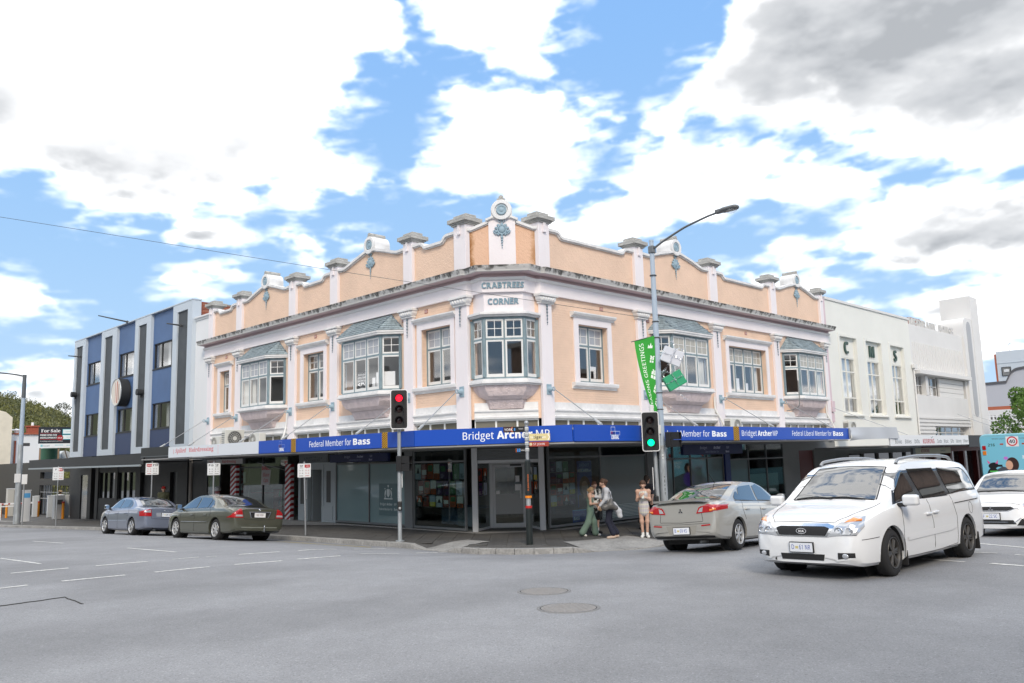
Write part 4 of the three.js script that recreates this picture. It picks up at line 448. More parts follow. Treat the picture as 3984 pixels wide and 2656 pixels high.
const navyPrint = (x, w, h) => { fill(x, w, h, '#0e1c4e'); txt(x, 'Bridget', w * 0.32, h * 0.33, h * 0.4, { color: '#aab' }); txt(x, 'Archer', w * 0.55, h * 0.33, h * 0.4, { color: '#ccd', weight: 'bold' }); txt(x, 'MP', w * 0.74, h * 0.33, h * 0.4, { color: '#aab' }); txt(x, 'Liberal Member for', w * 0.46, h * 0.75, h * 0.3, { color: '#99a' }); txt(x, 'Bass', w * 0.73, h * 0.75, h * 0.32, { color: '#ccd', weight: 'bold' }); };
hung('hanging_sign', 'navy name box under the awning above the frosted shop windows', FL, -27.3, -23.6, 2.26, 2.56, 0.45, navyPrint, M([.01, .02, .09], 0.5)); hung('hanging_sign', 'navy name box under the awning above the blue post', FR, 24.2, 28.1, 2.2, 2.56, 1.75, navyPrint, M([.01, .02, .09], 0.5));
// air conditioners standing on the awning roof
function aircon(F, u, w, y, W, H, D, turn, fanX, label) { const o = thing('air_conditioner', label, 'air conditioner', F.clone().multiply(T(u, y, w, turn)), 'air conditioners on the awning roofs'); sub(o, 'casing', rb(-W / 2, W / 2, 0.04, H, -D / 2, D / 2, 0.02), M([.62, .62, .58], 0.5)); const ring = []; for (let i = 1; i <= 4; i++) ring.push(new THREE.TorusGeometry(H * 0.1 * i, 0.008, 5, 20)); for (let i = 0; i < 8; i++) { const a = i / 8 * PI; ring.push(rod([-Math.cos(a) * H * 0.4, -Math.sin(a) * H * 0.4, 0], [Math.cos(a) * H * 0.4, Math.sin(a) * H * 0.4, 0], 0.005, 0.005, 4)); } sub(o, 'fan_grille', ring, M([.5, .5, .47], 0.5), T(fanX, H * 0.53, D / 2 + 0.012)); sub(o, 'fan_well', rod([fanX, H * 0.53, D / 2 + 0.001], [fanX, H * 0.53, D / 2 + 0.006], H * 0.42, H * 0.42, 22), shopDark); sub(o, 'hub', rod([fanX, H * 0.53, D / 2 + 0.006], [fanX, H * 0.53, D / 2 + 0.02], H * 0.12, H * 0.12, 14), M([.6, .6, .57], 0.5)); sub(o, 'side_louvres', [...Array(7).keys()].map((i) => bx(-W / 2 - 0.006, -W / 2 - 0.001, 0.12 + i * (H - 0.2) / 7, 0.15 + i * (H - 0.2) / 7, -D * 0.4, D * 0.4)), shopDark); sub(o, 'feet', [bx(-W / 2 + 0.08, -W / 2 + 0.14, 0, 0.04, -D / 2, D / 2), bx(W / 2 - 0.14, W / 2 - 0.08, 0, 0.04, -D / 2, D / 2)], shopDark); }
aircon(FL, -36.3, 0.7, 3.02, 0.8, 0.55, 0.3, 0, -0.15, 'cream air conditioner under the narrow window, farthest along the awning'); aircon(FL, -34.7, 0.8, 3.02, 0.9, 0.78, 0.34, PI / 2, 0, 'tall cream air conditioner turned sideways on the awning roof'); aircon(FL, -32.6, 0.7, 3.02, 0.8, 0.56, 0.3, 0, -0.15, 'cream air conditioner below the right end of the farthest oriel'); aircon(FR, 29.4, 0.7, 3.02, 0.8, 0.56, 0.3, 0, 0.1, 'cream air conditioner on the awning by the pole with gift decorations'); aircon(FR, 40.2, 0.7, 3.02, 0.85, 0.58, 0.3, 0, 0.1, 'white air conditioner where the pink and cream buildings meet');
for (const [F, u] of [[FL, -31.35], [FR, 29.2], [FR, 39.2]]) mesh(cb, 'pipe_cover', [tube([[u, 4.5, 0.05], [u, 4.0, 0.07], [u + 0.15, 3.5, 0.25], [u + 0.1, 3.1, 0.4]], 0.04, 7)], sashWhite, F);
mesh(cb, 'downpipe', [tube([[35.35, 5.4, 0.62], [35.36, 4.3, 0.6], [35.3, 4.1, 0.3], [35.1, 4.05, 0.1]], 0.022, 6)], shopGrey, FR);
// ---------- the blue building beyond, with its white neighbour strip ----------
const bluePaint = M([1, 1, 1], 0.55, { map: toned([.07, .135, .28], 0.14, 4, 4, 256, 0.3) }), blueLow = M([.03, .05, .12], 0.55), paleBand = M([.52, .58, .64], 0.6), darkBand = M([1, 1, 1], 0.65, { map: toned([.06, .068, .075], 0.3, 5, 4, 256, 0.3) }), charcoal = M([.022, .023, .024], 0.55), whiteWall = M([1, 1, 1], 0.75, { map: toned([.74, .75, .76], 0.07, 4, 5, 256, 0.25) });
const darkGlass = M([.02, .024, .028], 0.04, { clearcoat: 1, ior: 1.8 });
{ const st = thing('white_wall_strip', 'narrow white rendered wall between the blue and the peach buildings', 'wall', T(17.5, -0.4, -40)); mesh(st, 'wall', bx(-40.98, -39.06, 2.6, 9.55, -0.3, 0.02), whiteWall, FL); mesh(st, 'coping', mold([[0, 9.551], [0.06, 9.551], [0.08, 9.62], [0.14, 9.66], [0.14, 9.73], [0, 9.75]], -41.0, -39.0), whiteWall, FL); mesh(st, 'lower_wall', bx(-40.98, -39.06, -0.9, 2.6, -0.3, 0.0), charcoal, FL); }
const bb = thing('blue_building', 'three-storey blue building with dark grey vertical bands', 'building', T(17.5, -0.7, -50));
{ const F = T(17.42, 0, 0, -PI / 2), bands = [[-43.05, -40.65], [-48.4, -46.05], [-53.97, -51.33], [-59.17, -56.97]], dark = [[-42.5, -41.21], [-47.87, -46.68], [-53.42, -52.06], [-58.8, -57.55]], blues = [[-46.05, -43.05], [-51.33, -48.4], [-56.97, -53.97]], rows = [[4.32, 5.7], [7.58, 8.98]];
  for (const [a, b] of blues) { mesh(bb, 'blue_bay', uvm(ex(rect(a, b, 3.05, 10.64), -0.3, 0, rows.map(([c, d]) => rect(a + 0.1, b - 0.08, c, d)))), bluePaint, F); mesh(bb, 'spandrel', bx(a + 0.001, b - 0.001, 3.06, 4.28, 0.001, 0.02), blueLow, F);
    for (const [c, d] of rows) { const w = grp(bb, 'window', F.clone().multiply(T(a + 0.1, 0, -0.1))), W = b - a - 0.18, m1 = W * 0.34, m2 = W * 0.8; sub(w, 'frame', [bx(0, W, c, c + 0.06, -0.06, 0.05), bx(0, W, d - 0.06, d, -0.06, 0.05), ...[0, m1, m2, W - 0.06].map((x) => bx(x, x + 0.06, c + 0.06, d - 0.06, -0.05, 0.04))], charcoal); for (const [p, q] of [[0.06, m1], [m1 + 0.06, m2], [m2 + 0.06, W - 0.06]]) sub(w, 'pane', bx(p, q, c + 0.06, d - 0.06, -0.006, 0), glass); sub(w, 'sill', bx(-0.04, W + 0.04, c - 0.06, c - 0.002, 0, 0.14), charcoal); if (c > 4) drapeAt(w, m1 + 0.1, m2 - 0.1, c, d); } }
  function drapeAt(w, a, b, c, d) { sub(w, 'blind', bx(a, b, c + 0.1, d, -0.3, -0.29), M([.5, .52, .52], 0.9)); }
  bands.forEach(([a, b], i) => { const p = grp(bb, 'vertical_band', F.clone()), [c, d] = dark[i]; sub(p, 'surround', ex(rect(a, b, 3.05, 10.66), -0.3, 0.16, [rect(c, d, 3.4, 10.25)]), paleBand); sub(p, 'dark_panel', uvm(bx(c, d, 3.4, 10.25, -0.1, 0.08)), darkBand); });
  mesh(bb, 'parapet_cap', bx(-59.2, -40.62, 10.661, 10.72, -0.3, 0.18), paleBand, F); mesh(bb, 'roof', bx(-59.1, -40.7, 10.3, 10.4, -14, -0.3), charcoal, F); mesh(bb, 'inner_wall', [bx(-59.1, -40.9, -1, 10.3, -3.4, -3.2)], roomMat, F); mesh(bb, 'upper_floor', bx(-59.1, -40.9, 6.4, 6.6, -3.2, -0.3), roomMat, F); mesh(bb, 'upper_floor', bx(-59.1, -40.9, 3.0, 3.2, -3.2, -0.3), roomMat, F);
  mesh(bb, 'left_side_wall', bx(-59.16, -58.9, -1.5, 10.3, -14, -0.31), darkBand, F);
  // brick gable end above the white strip, laid brick by brick
  const side = T(17.45, 0, -40.66), bl = grp(bb, 'gable_wall', side); sub(bl, 'mortar', bx(-0.02, 14, -1, 10.6, -0.25, -0.012), M([.3, .27, .24], 0.95)); const bg = new THREE.BoxGeometry(0.228, 0.072, 0.1); let i = 0; for (let r = 0; r < 12; r++) for (let k = 0; k < 10; k++) { if (r === 0 && k > 6) continue; sub(bl, 'brick', bg, redBrick[(i * 7 + r * 3 + ((i * i) % 5)) % 4], T(0.12 + k * 0.24 + (r & 1) * 0.12, 10.56 - r * 0.084, -0.055 + (i++ % 3) * 0.003)); }
  // ground floor, painted near black
  const base = (z) => wallY(z) - 0.3; mesh(bb, 'ground_floor_wall', [bx(-59.1, -57.2, -1.3, 3.05, -0.25, 0), bx(-55.9, -55.3, -1.2, 3.05, -0.25, 0), bx(-54.4, -53.9, -1.2, 3.05, -0.25, 0.04), bx(-57.2, -55.9, 1.9, 3.05, -0.25, 0), bx(-53.9, -47.9, -1.2, 0.45, -0.25, 0), bx(-51.1, -50.7, 0.45, 3.05, -0.25, 0.02), bx(-53.9, -47.9, 2.1, 3.05, -0.25, 0), bx(-47.9, -47.2, -1.1, 3.05, -0.25, 0.02), bx(-45.4, -43.2, -1, 3.05, -0.25, 0.0), bx(-47.2, -45.4, 2.0, 3.05, -0.25, 0), bx(-42.2, -41, -1, 3.05, -0.25, 0.04), bx(-43.2, -42.2, 2, 3.05, -0.25, 0)], charcoal, F);
  mesh(bb, 'steel_door', bx(-57.15, -55.95, -1.0, 1.9, -0.12, -0.05), M([.5, .5, .5], 0.18, { metalness: 0.9 }), F); mesh(bb, 'door', bx(-47.15, -45.45, -0.9, 2, -0.22, -0.15), charcoal, F); mesh(bb, 'door', bx(-43.15, -42.25, -0.8, 2, -0.22, -0.15), M([.03, .032, .035], 0.3), F); mesh(bb, 'recess', bx(-55.3, -54.4, -1, 3, -1.2, -1.1), charcoal, F);
  for (const [a, b] of [[-53.85, -51.12], [-50.68, -47.92]]) { const w = grp(bb, 'street_window', F.clone()); sub(w, 'pane', bx(a, b, 0.45, 2.1, -0.12, -0.11), darkGlass); sub(w, 'frame', [bx(a, b, 0.45, 0.53, -0.1, -0.02), bx(a, b, 2.02, 2.1, -0.1, -0.02), ...[0, 0.33, 0.66, 1].map((t) => bx(mix(a, b - 0.06, t), mix(a, b - 0.06, t) + 0.06, 0.53, 2.02, -0.1, -0.03))], charcoal); }
  for (const [z, y, L, dy] of [[-49.6, 10.72, 1.8, 0.22], [-42.0, 9.5, 0.9, 0.04], [-57.9, 9.55, 0.9, 0.02]]) mesh(bb, 'flagpole', [rod([z, y, 0.1], [z, y + dy, L], 0.05, 0.03, 8), rb(z - 0.08, z + 0.08, y - 0.08, y + 0.08, 0.17, 0.24, 0.02)], shopDark, F);
  for (const [z, y] of [[-46.9, 6.4], [-58.3, 7.1]]) mesh(bb, 'spotlight', [rod([z, y, 0.17], [z, y, 0.5], 0.16, 0.18, 14), bx(z - 0.03, z + 0.03, y - 0.3, y, 0.17, 0.3)], charcoal, F); }
{ const s = thing('round_sign', 'round white sign with red vertical stripes on the blue building', 'sign', T(17.4, 6.6, -49.85, -PI / 2)); sub(s, 'drum', rod([0, 0, 0.02], [0, 0, 0.55], 0.8, 0.8, 32), charcoal); const t = canvas(128, 128, (x) => { x.fillStyle = '#d9d3c8'; x.fillRect(0, 0, 128, 128); x.fillStyle = '#b5553a'; x.fillRect(72, 10, 12, 108); x.fillRect(52, 14, 6, 100); x.fillStyle = '#efe9de'; x.fillRect(60, 10, 8, 108); x.fillStyle = '#8a4a38'; x.fillRect(96, 24, 8, 80); }); sub(s, 'face', new THREE.CircleGeometry(0.74, 32), new THREE.MeshStandardMaterial({ map: t, roughness: 0.4 }), T(0, 0, 0.556)); sub(s, 'rim', new THREE.TorusGeometry(0.77, 0.035, 8, 36).translate(0, 0, 0.55), alu); }
{ const a = thing('black_awning', 'plain black awning along the front of the blue building', 'awning', T(15.5, 2.3, -50)); const F = T(14.6, 0, 0, -PI / 2); mesh(a, 'fascia', bx(-57.9, -39.3, 2.42, 2.9, -0.06, 0), charcoal, F); mesh(a, 'gutter', bx(-57.8, -39.6, 2.33, 2.415, -0.03, 0.05), M([.3, .34, .36], 0.5), F); mesh(a, 'roof', bx(-57.9, -39.3, 2.5, 2.56, -2.8, -0.06), charcoal, F); }
// ---------- right-hand neighbours ----------
const cream = M([1, 1, 1], 0.75, { map: toned([.77, .765, .715], 0.05, 4, 5, 256, 0.2), bumpMap: stuccoBump, bumpScale: 0.006 }), deco = M([1, 1, 1], 0.75, { map: toned([.70, .69, .675], 0.06, 4, 5, 256, 0.2) }), blindM = M([.55, .57, .58], 0.8);
const cms = thing('cream_building', 'plain cream building with three tall recessed windows lettered C M S', 'building', T(45.6, 0, -18.3));
{ const N = [[41.44, 43.46, 'C'], [44.64, 46.7, 'M'], [47.98, 49.95, 'S']]; mesh(cms, 'wall', uvm(ex(rect(39.97, 51.1, 2.4, 9.8), -0.4, 0, N.map(([a, b]) => rect(a, b, 4.05, 8.05)))), cream, FR); mesh(cms, 'coping', [bx(39.97, 51.1, 9.801, 9.93, -0.45, 0.06)], deco, FR); mesh(cms, 'back', bx(39.97, 51.1, 2.4, 9.3, -6, -5.8), roomMat, FR); mesh(cms, 'roof', bx(39.97, 51.1, 9.2, 9.3, -5.8, -0.4), roomMat, FR);
  for (const [a, b, ch] of N) { mesh(cms, 'window_surround', ex(rect(a - 0.18, b + 0.18, 4.0, 8.2), 0.001, 0.025, [rect(a, b, 4.05, 8.05)]), cream, FR); mesh(cms, 'niche_panel', bx(a, b, 7.0, 8.05, -0.4, -0.17), cream, FR); mesh(cms, 'sill', bx(a - 0.2, b + 0.2, 3.93, 4.0, 0, 0.14), cream, FR); mesh(cms, 'letter', text3(ch, 0.62, 0.07).translate((a + b) / 2 + 0.02, 7.52, -0.16), M([.035, .075, .06], 0.5), FR);
    const w = grp(cms, 'window', FR.clone().multiply(T(a, 0, -0.22))), W = b - a; sub(w, 'frame', [bx(0, W, 6.94, 7.0, -0.04, 0.04), bx(0, W, 4.05, 4.17, -0.04, 0.04), bx(0, W, 6.22, 6.29, -0.03, 0.03), bx(0, W, 4.86, 4.93, -0.03, 0.03), ...[0, W / 2 - 0.03, W - 0.07].map((x) => bx(x, x + 0.065, 4.17, 6.94, -0.035, 0.035))], cream); for (const [y0, y1] of [[4.17, 4.86], [4.93, 6.22], [6.29, 6.94]]) for (const [p, q] of [[0.065, W / 2 - 0.03], [W / 2 + 0.035, W - 0.07]]) sub(w, 'pane', bx(p, q, y0, y1, -0.006, 0), glass); if (ch !== 'C') sub(w, 'venetian_blind', [...Array(26).keys()].map((i) => bx(0.1, W - 0.1, 4.95 + i * 0.075, 5.0 + i * 0.075, -0.16, -0.14)), blindM); else sub(w, 'blind', bx(0.08, W - 0.08, 4.9, 6.9, -0.2, -0.19), blindM); } }
const med = thing('white_office_building', 'white streamlined office building with name letters along its roofline', 'building', T(56, 0, -18.3));
{ mesh(med, 'wall', uvm(ex(rect(51.12, 60.7, 2.4, 9.6), -0.4, -0.02, [rect(51.55, 60.45, 5.36, 6.58), rect(54, 60.3, 2.7, 3.52)])), deco, FR); mesh(med, 'wall_rib', [...Array(28).keys()].map((i) => bx(51.5 + i * 0.32, 51.6 + i * 0.32, 6.95, 8.55, -0.019, 0.012)), deco, FR); mesh(med, 'ledge', [bx(51.35, 60.65, 6.6, 6.82, -0.02, 0.35)], deco, FR); for (let i = 0; i < 5; i++) mesh(med, 'lower_rib', bx(51.2, i > 2 ? 53.95 : 60.6, 3.95 - i * 0.22, 4.08 - i * 0.22, -0.02, 0.05), deco, FR);
  for (let i = 0; i < 4; i++) mesh(med, 'cladding_board', bx(55.65, 60.2, 5.38 + i * 0.295, 5.655 + i * 0.295, -0.22, -0.1), deco, FR); const win = (a, b, c, d, n) => { const w = grp(med, 'window', FR.clone().multiply(T(a, 0, -0.3))), W = b - a, s = W / n; sub(w, 'frame', [...Array(n + 1).keys()].map((i) => bx(i * s - 0.03, i * s + 0.03, c, d, -0.03, 0.03)).concat([0, 1, 2].map((j) => bx(0, W, mix(c, d - 0.05, j / 2), mix(c, d - 0.05, j / 2) + 0.05, -0.025, 0.025))), deco); for (let i = 0; i < n; i++) for (let j = 0; j < 2; j++) sub(w, 'pane', bx(i * s + 0.03, i * s + s - 0.03, mix(c, d, j / 2) + 0.05, mix(c, d, (j + 1) / 2) - 0.05, -0.006, 0), glass); }; win(51.6, 55.6, 5.38, 6.56, 4); win(54.1, 60.2, 2.75, 3.5, 5); mesh(med, 'window_pier', bx(53.1, 53.5, 5.37, 6.58, -0.3, 0), deco, FR);
  mesh(med, 'back', [bx(51.1, 64, 2.4, 9.5, -5, -4.8), bx(51.1, 64, 9.2, 9.3, -5, -0.4)], roomMat, FR);
  let x = 51.5; for (const ch of 'MEDIBANK HOUSE') { if (ch === ' ') { x += 0.35; continue; } const g = text3(ch, 0.62, 0.06); g.computeBoundingBox(); const w = g.boundingBox.max.x - g.boundingBox.min.x; mesh(med, 'letter', g.translate(x + w / 2, 9.72, -0.1), M([.55, .54, .52], 0.7), FR); x += w + 0.1; }
  const shoulder = new THREE.Shape(); shoulder.moveTo(60.7, 2.4); shoulder.lineTo(62.6, 2.4); shoulder.lineTo(62.6, 10.95); shoulder.lineTo(61.4, 10.95); shoulder.quadraticCurveTo(60.7, 10.9, 60.7, 10.2); mesh(med, 'buttress', ex(shoulder, -1.4, 0.12), deco, FR); const gr = new THREE.Shape(); gr.absarc(61.75, 10.3, 0.42, 0, PI); gr.absarc(61.75, 4.6, 0.42, PI, 2 * PI); mesh(med, 'recessed_panel', ex(gr, 0.121, 0.14), M([.4, .41, .43], 0.7), FR);
  mesh(med, 'tower', [uvm(bx(62.61, 64.15, -0.5, 12.62, -1.85, 0.14)), bx(64.151, 64.5, -0.5, 11.5, -1.2, 0.0)], deco, FR); mesh(med, 'brick_stack', bx(56.5, 58.4, 9.5, 10.8, -2.6, -1.8), redBrick[0], FR); mesh(med, 'rainwater_pipe', [rod([51.15, 3, 0.06], [51.15, 6.9, 0.06], 0.05), rb(50.95, 51.35, 6.9, 7.15, 0.02, 0.2, 0.02)], deco, FR); mesh(med, 'side_wall', bx(64.1, 64.14, -0.5, 9.3, -14, -1.85), deco, FR); }
// shopfronts under the right-hand awnings
{ const s = thing('bookshop', 'dim grey and dark red shopfronts below the bookshop awning', 'shopfront', T(50, 0, -18.3)); const red = M([.12, .012, .01], 0.5), gp = M([.2, .205, .2], 0.7); mesh(s, 'wall', [bx(39.97, 51.4, 2.0, 2.39, -0.3, -0.02), bx(39.97, 41.5, -0.6, 2, -0.3, -0.02)], gp, FR); mesh(s, 'window', bx(41.5, 51.3, -0.2, 2, -0.2, -0.17), darkGlass, FR); for (let i = 0; i < 5; i++) mesh(s, 'mullion', bx(43.3 + i * 1.9, 43.45 + i * 1.9, -0.3, 2, -0.169, -0.08), gp, FR); mesh(s, 'red_surround', [bx(51.4, 64, 1.95, 2.39, -0.3, 0.05), ...[51.4, 53.2, 56, 58.4, 61].map((x) => bx(x, x + 0.3, -0.8, 1.95, -0.3, 0.05))], red, FR); mesh(s, 'window', bx(51.7, 63, -0.6, 1.95, -0.28, -0.25), darkGlass, FR); mesh(s, 'base', bx(41.5, 51.3, -0.8, -0.2, -0.2, -0.05), gp, FR); mesh(s, 'goods', [...Array(9).keys()].map((i) => bx(42 + i, 42.7 + i, 1.1 + (i % 3) * 0.15, 1.5 + (i % 2) * 0.2, -0.16, -0.15)), M([.35, .17, .05], 0.7), FR); }
const aw2 = thing('bookshop_awning', 'awning with white fascia listing books and gifts in grey and red letters', 'awning', T(43, 2.3, -15.5));
fascia(37.62, -14.62, 48.1, -14.62, (x, X, Y, k, w, h) => { fill(x, w, h, '#e9eaec'); const L = [['Books', .55, 1.35], ['Bibles', 1.7, 2.5], ['DVDs', 2.85, 3.5], ['KOORONG', 3.9, 5.45, 1], ['Cards', 5.8, 6.45], ['Music', 6.75, 7.4], ['Gifts', 7.7, 8.2], ['Stationery', 8.5, 9.35], ['Software', 9.6, 10.4]]; for (const [s, a, b, r] of L) { const sz = r ? 0.3 : 0.24; x.font = `${r ? 'bold' : ''} ${sz * k}px sans-serif`; txt(x, s, X(a), Y(2.53), sz * k, { align: 'left', color: r ? '#b0242a' : '#1f2226', weight: r ? 'bold' : '', sx: (b - a) * k / x.measureText(s).width }); } x.strokeStyle = '#1f2226'; x.lineWidth = 3; x.beginPath(); x.moveTo(X(5.0), Y(2.74)); x.lineTo(X(5.12), Y(2.68)); x.lineTo(X(5.3), Y(2.77)); x.stroke(); }, { parent: aw2, y0: 2.34, y1: 2.82, back: whiteSign });
fascia(48.12, -14.62, 51.6, -14.62, null, { parent: aw2, y0: 2.2, y1: 2.82, back: charcoal }); fascia(51.62, -14.62, 64, -14.62, null, { parent: aw2, y0: 2.1, y1: 2.7, back: charcoal }); mesh(aw2, 'awning_deck', bx(37.7, 64, 2.28, 2.34, -18.15, -14.7), gp2(), null);
function gp2() { return M([.25, .25, .25], 0.8); }
for (const [a, b] of [[39.6, 41.5], [57.5, 59], [60.6, 62.5]]) mesh(aw2, 'stay_rod', rod([a, 4.3, -18.0], [b - 1.0, 2.85, -14.9], 0.014), galv);
{ const o = thing('bent_fascia', 'bent blank grey awning fascia between the blue and white fascias', 'awning', T(36, 2.6, -14.6)); const rows = []; for (let j = 0; j <= 4; j++) { const r = []; for (let i = 0; i <= 24; i++) { const u = i / 24, v = j / 4, c = Math.exp(-u * 9); r.push([33.55 + u * 4.95 - 0.2 * c * (1 - v), 2.64 + v * 0.5 + u * 0.04 - 0.05 * c * (1 - v), -14.56 + 0.12 * c * Math.sin(v * 5) + 0.03 * Math.sin(u * 14) * (1 - v) - 0.06 * v]); } rows.push(r); } mesh(o, 'sheet', strip(rows), M([.46, .48, .51], 0.5)); mesh(o, 'deck', bx(33.5, 38.5, 2.95, 3.0, -18.1, -14.7), galv); mesh(o, 'crumpled_end', ex([[0, 0], [0.16, 0.03], [0.1, 0.2], [0.2, 0.32], [0.05, 0.45], [0, 0.44]], 0, 0.03), M([.3, .31, .35], 0.5), T(33.36, 2.66, -14.58)); }
hung('hanging_sign', 'bookshop name box with red capitals under the white awning fascia', FR, 43.5, 49.0, 1.9, 2.22, 2.3, (x, w, h) => { fill(x, w, h, '#cfc3a0'); fill(x, w * 0.05, h, '#888'); txt(x, 'KOORONG', w * 0.3, h * 0.5, h * 0.75, { color: '#8f1616', weight: 'bold', sx: 1.0 }); txt(x, 'koorong.com', w * 0.78, h * 0.55, h * 0.4, { color: '#444' }); }, shopGrey);
// ---------- far right: walls beyond the tower ----------
{ const g = thing('grey_gabled_building', 'pale grey building with a curved dark-edged parapet beyond the tower', 'building', T(88, 0, -23)); const F = T(88, 0, 0, -PI / 2), cv = curve([[-22.8, 8.35], [-22.5, 8.85], [-22.1, 9.15], [-21.6, 9.25], [-20.6, 9.3], [-19.4, 9.0]]), out = [[-25.4, 8.0], [-22.95, 8.05], [-22.8, 8.35], ...cv, [-19, 8.2], [-16, 8.1]]; const gm = M([.44, .45, .49], 0.8); mesh(g, 'wall', ex([[-25.4, -1], [-16, -1], ...out.slice().reverse()], -6, 0), gm, F); const up = out.map((p) => [p[0], p[1] + 0.22]); mesh(g, 'coping', ex([...out, ...up.reverse()], -0.4, 0.1), M([.09, .09, .1], 0.8), F); const t = canvas(256, 128, (x) => { x.fillStyle = '#b9bac3'; x.fillRect(0, 0, 256, 128); x.strokeStyle = '#1b1b1f'; x.lineWidth = 16; x.lineCap = 'round'; x.beginPath(); x.moveTo(40, 20); x.lineTo(40, 80); x.quadraticCurveTo(20, 110, 8, 90); x.moveTo(80, 20); x.lineTo(80, 70); x.quadraticCurveTo(95, 110, 120, 75); x.lineTo(120, 20); x.moveTo(160, 20); x.lineTo(160, 100); x.moveTo(160, 60); x.lineTo(205, 60); x.moveTo(205, 20); x.lineTo(205, 100); x.stroke(); }); mesh(g, 'wall_lettering', ...print(2.6, 1.3, t, 0.8), F.clone().multiply(T(-21.4, 6.9, 0.012))); }
{ const g = thing('pale_tower_block', 'tall pale rendered block with a boxed window, highest at the far end', 'building', T(100, 0, -24)); const F = T(100, 0, 0, -PI / 2), m = M([.50, .55, .60], 0.75); mesh(g, 'wall', [bx(-26.8, -14, -1, 12.3, -8, 0), bx(-26.8, -14, 11.0, 11.06, 0.001, 0.05)], m, F); mesh(g, 'brick_return', bx(-27.0, -26.81, -1, 12.05, -8, -0.02), redBrick[1], F); for (const z of [-26.4, -24.1]) { const w = grp(g, 'window', F.clone().multiply(T(z, 0, 0))); sub(w, 'frame', ex(rect(0, 0.9, 9.6, 10.58), 0.01, 0.06, [rect(0.06, 0.84, 9.66, 10.52)]), charcoal); sub(w, 'pane', bx(0.06, 0.84, 9.66, 10.52, 0.01, 0.02), darkGlass); sub(w, 'air_conditioner', rb(0.3, 0.75, 10.0, 10.3, 0.03, 0.35, 0.02), whiteFrame); } mesh(g, 'roof_aerial', tube([[-25.7, 12.3, -1], [-25.7, 13.1, -1], [-25.5, 13.2, -1]], 0.03), galv, F); }
{ const g = thing('breeze_block_building', 'low white building with a pierced block screen behind the tree', 'building', T(78, 0, -20)); const F = T(78, 0, 0, -PI / 2); mesh(g, 'wall', [bx(-22.3, -14, 4.75, 5.2, -3, 0), bx(-22.3, -21.95, -1, 4.75, -3, 0), bx(-22.3, -14, -1, 3.3, -3, 0), bx(-21.95, -14, 3.3, 4.75, -3, -0.5)], M([.68, .68, .68], 0.8), F); mesh(g, 'brick_band', bx(-22.3, -14, 5.201, 5.5, -3, -0.3), redBrick[1], F); const bl = []; for (let i = 0; i < 14; i++) mesh(g, 'screen_bar', bx(-21.95 + i * 0.28, -21.83 + i * 0.28, 3.3, 4.75, -0.1, -0.001), whiteWall, F); for (let j = 0; j < 5; j++) mesh(g, 'screen_bar', bx(-21.95, -18, 3.3 + j * 0.33, 3.4 + j * 0.33, -0.08, -0.02), whiteWall, F); }
// ---------- far left: car park, billboard and old houses ----------
{ const g = thing('black_car_park_wall', 'long black single-storey wall behind the car park bollards', 'building', T(19.5, -1.2, -80)); const F = T(19.5, 0, 0, -PI / 2); mesh(g, 'wall', ex(rect(-125, -59.6, -3.5, 2.92), -0.3, 0, [rect(-74, -66.6, -1.15, 1.1), rect(-74, -66.6, 1.62, 2.12)]), charcoal, F); mesh(g, 'roof', bx(-125, -59.6, 2.6, 2.7, -12, -0.3), charcoal, F); mesh(g, 'back_wall', bx(-75, -60, -3, 2.6, -5, -4.8), charcoal, F); for (let i = 0; i < 12; i++) mesh(g, 'gate_bar', bx(-73.9 + i * 0.62, -73.85 + i * 0.62, -1.15, 1.1, -0.1, -0.05), shopDark, F); mesh(g, 'gate_rail', [bx(-74, -66.6, 0.05, 0.11, -0.1, -0.05), bx(-74, -66.6, 0.55, 0.6, -0.1, -0.05)], galv, F);
  const t = canvas(128, 128, (x) => { x.fillStyle = '#16181a'; x.fillRect(0, 0, 128, 128); txt(x, 'rger', 64, 30, 46, { color: '#35b6e8', weight: 'bold' }); txt(x, 'a nd', 64, 76, 30); txt(x, '75 p', 64, 110, 26, {}); }); mesh(g, 'painted_notice', ...print(1.9, 1.6, t, 0.7), F.clone().multiply(T(-63.5, -0.2, 0.01))); }
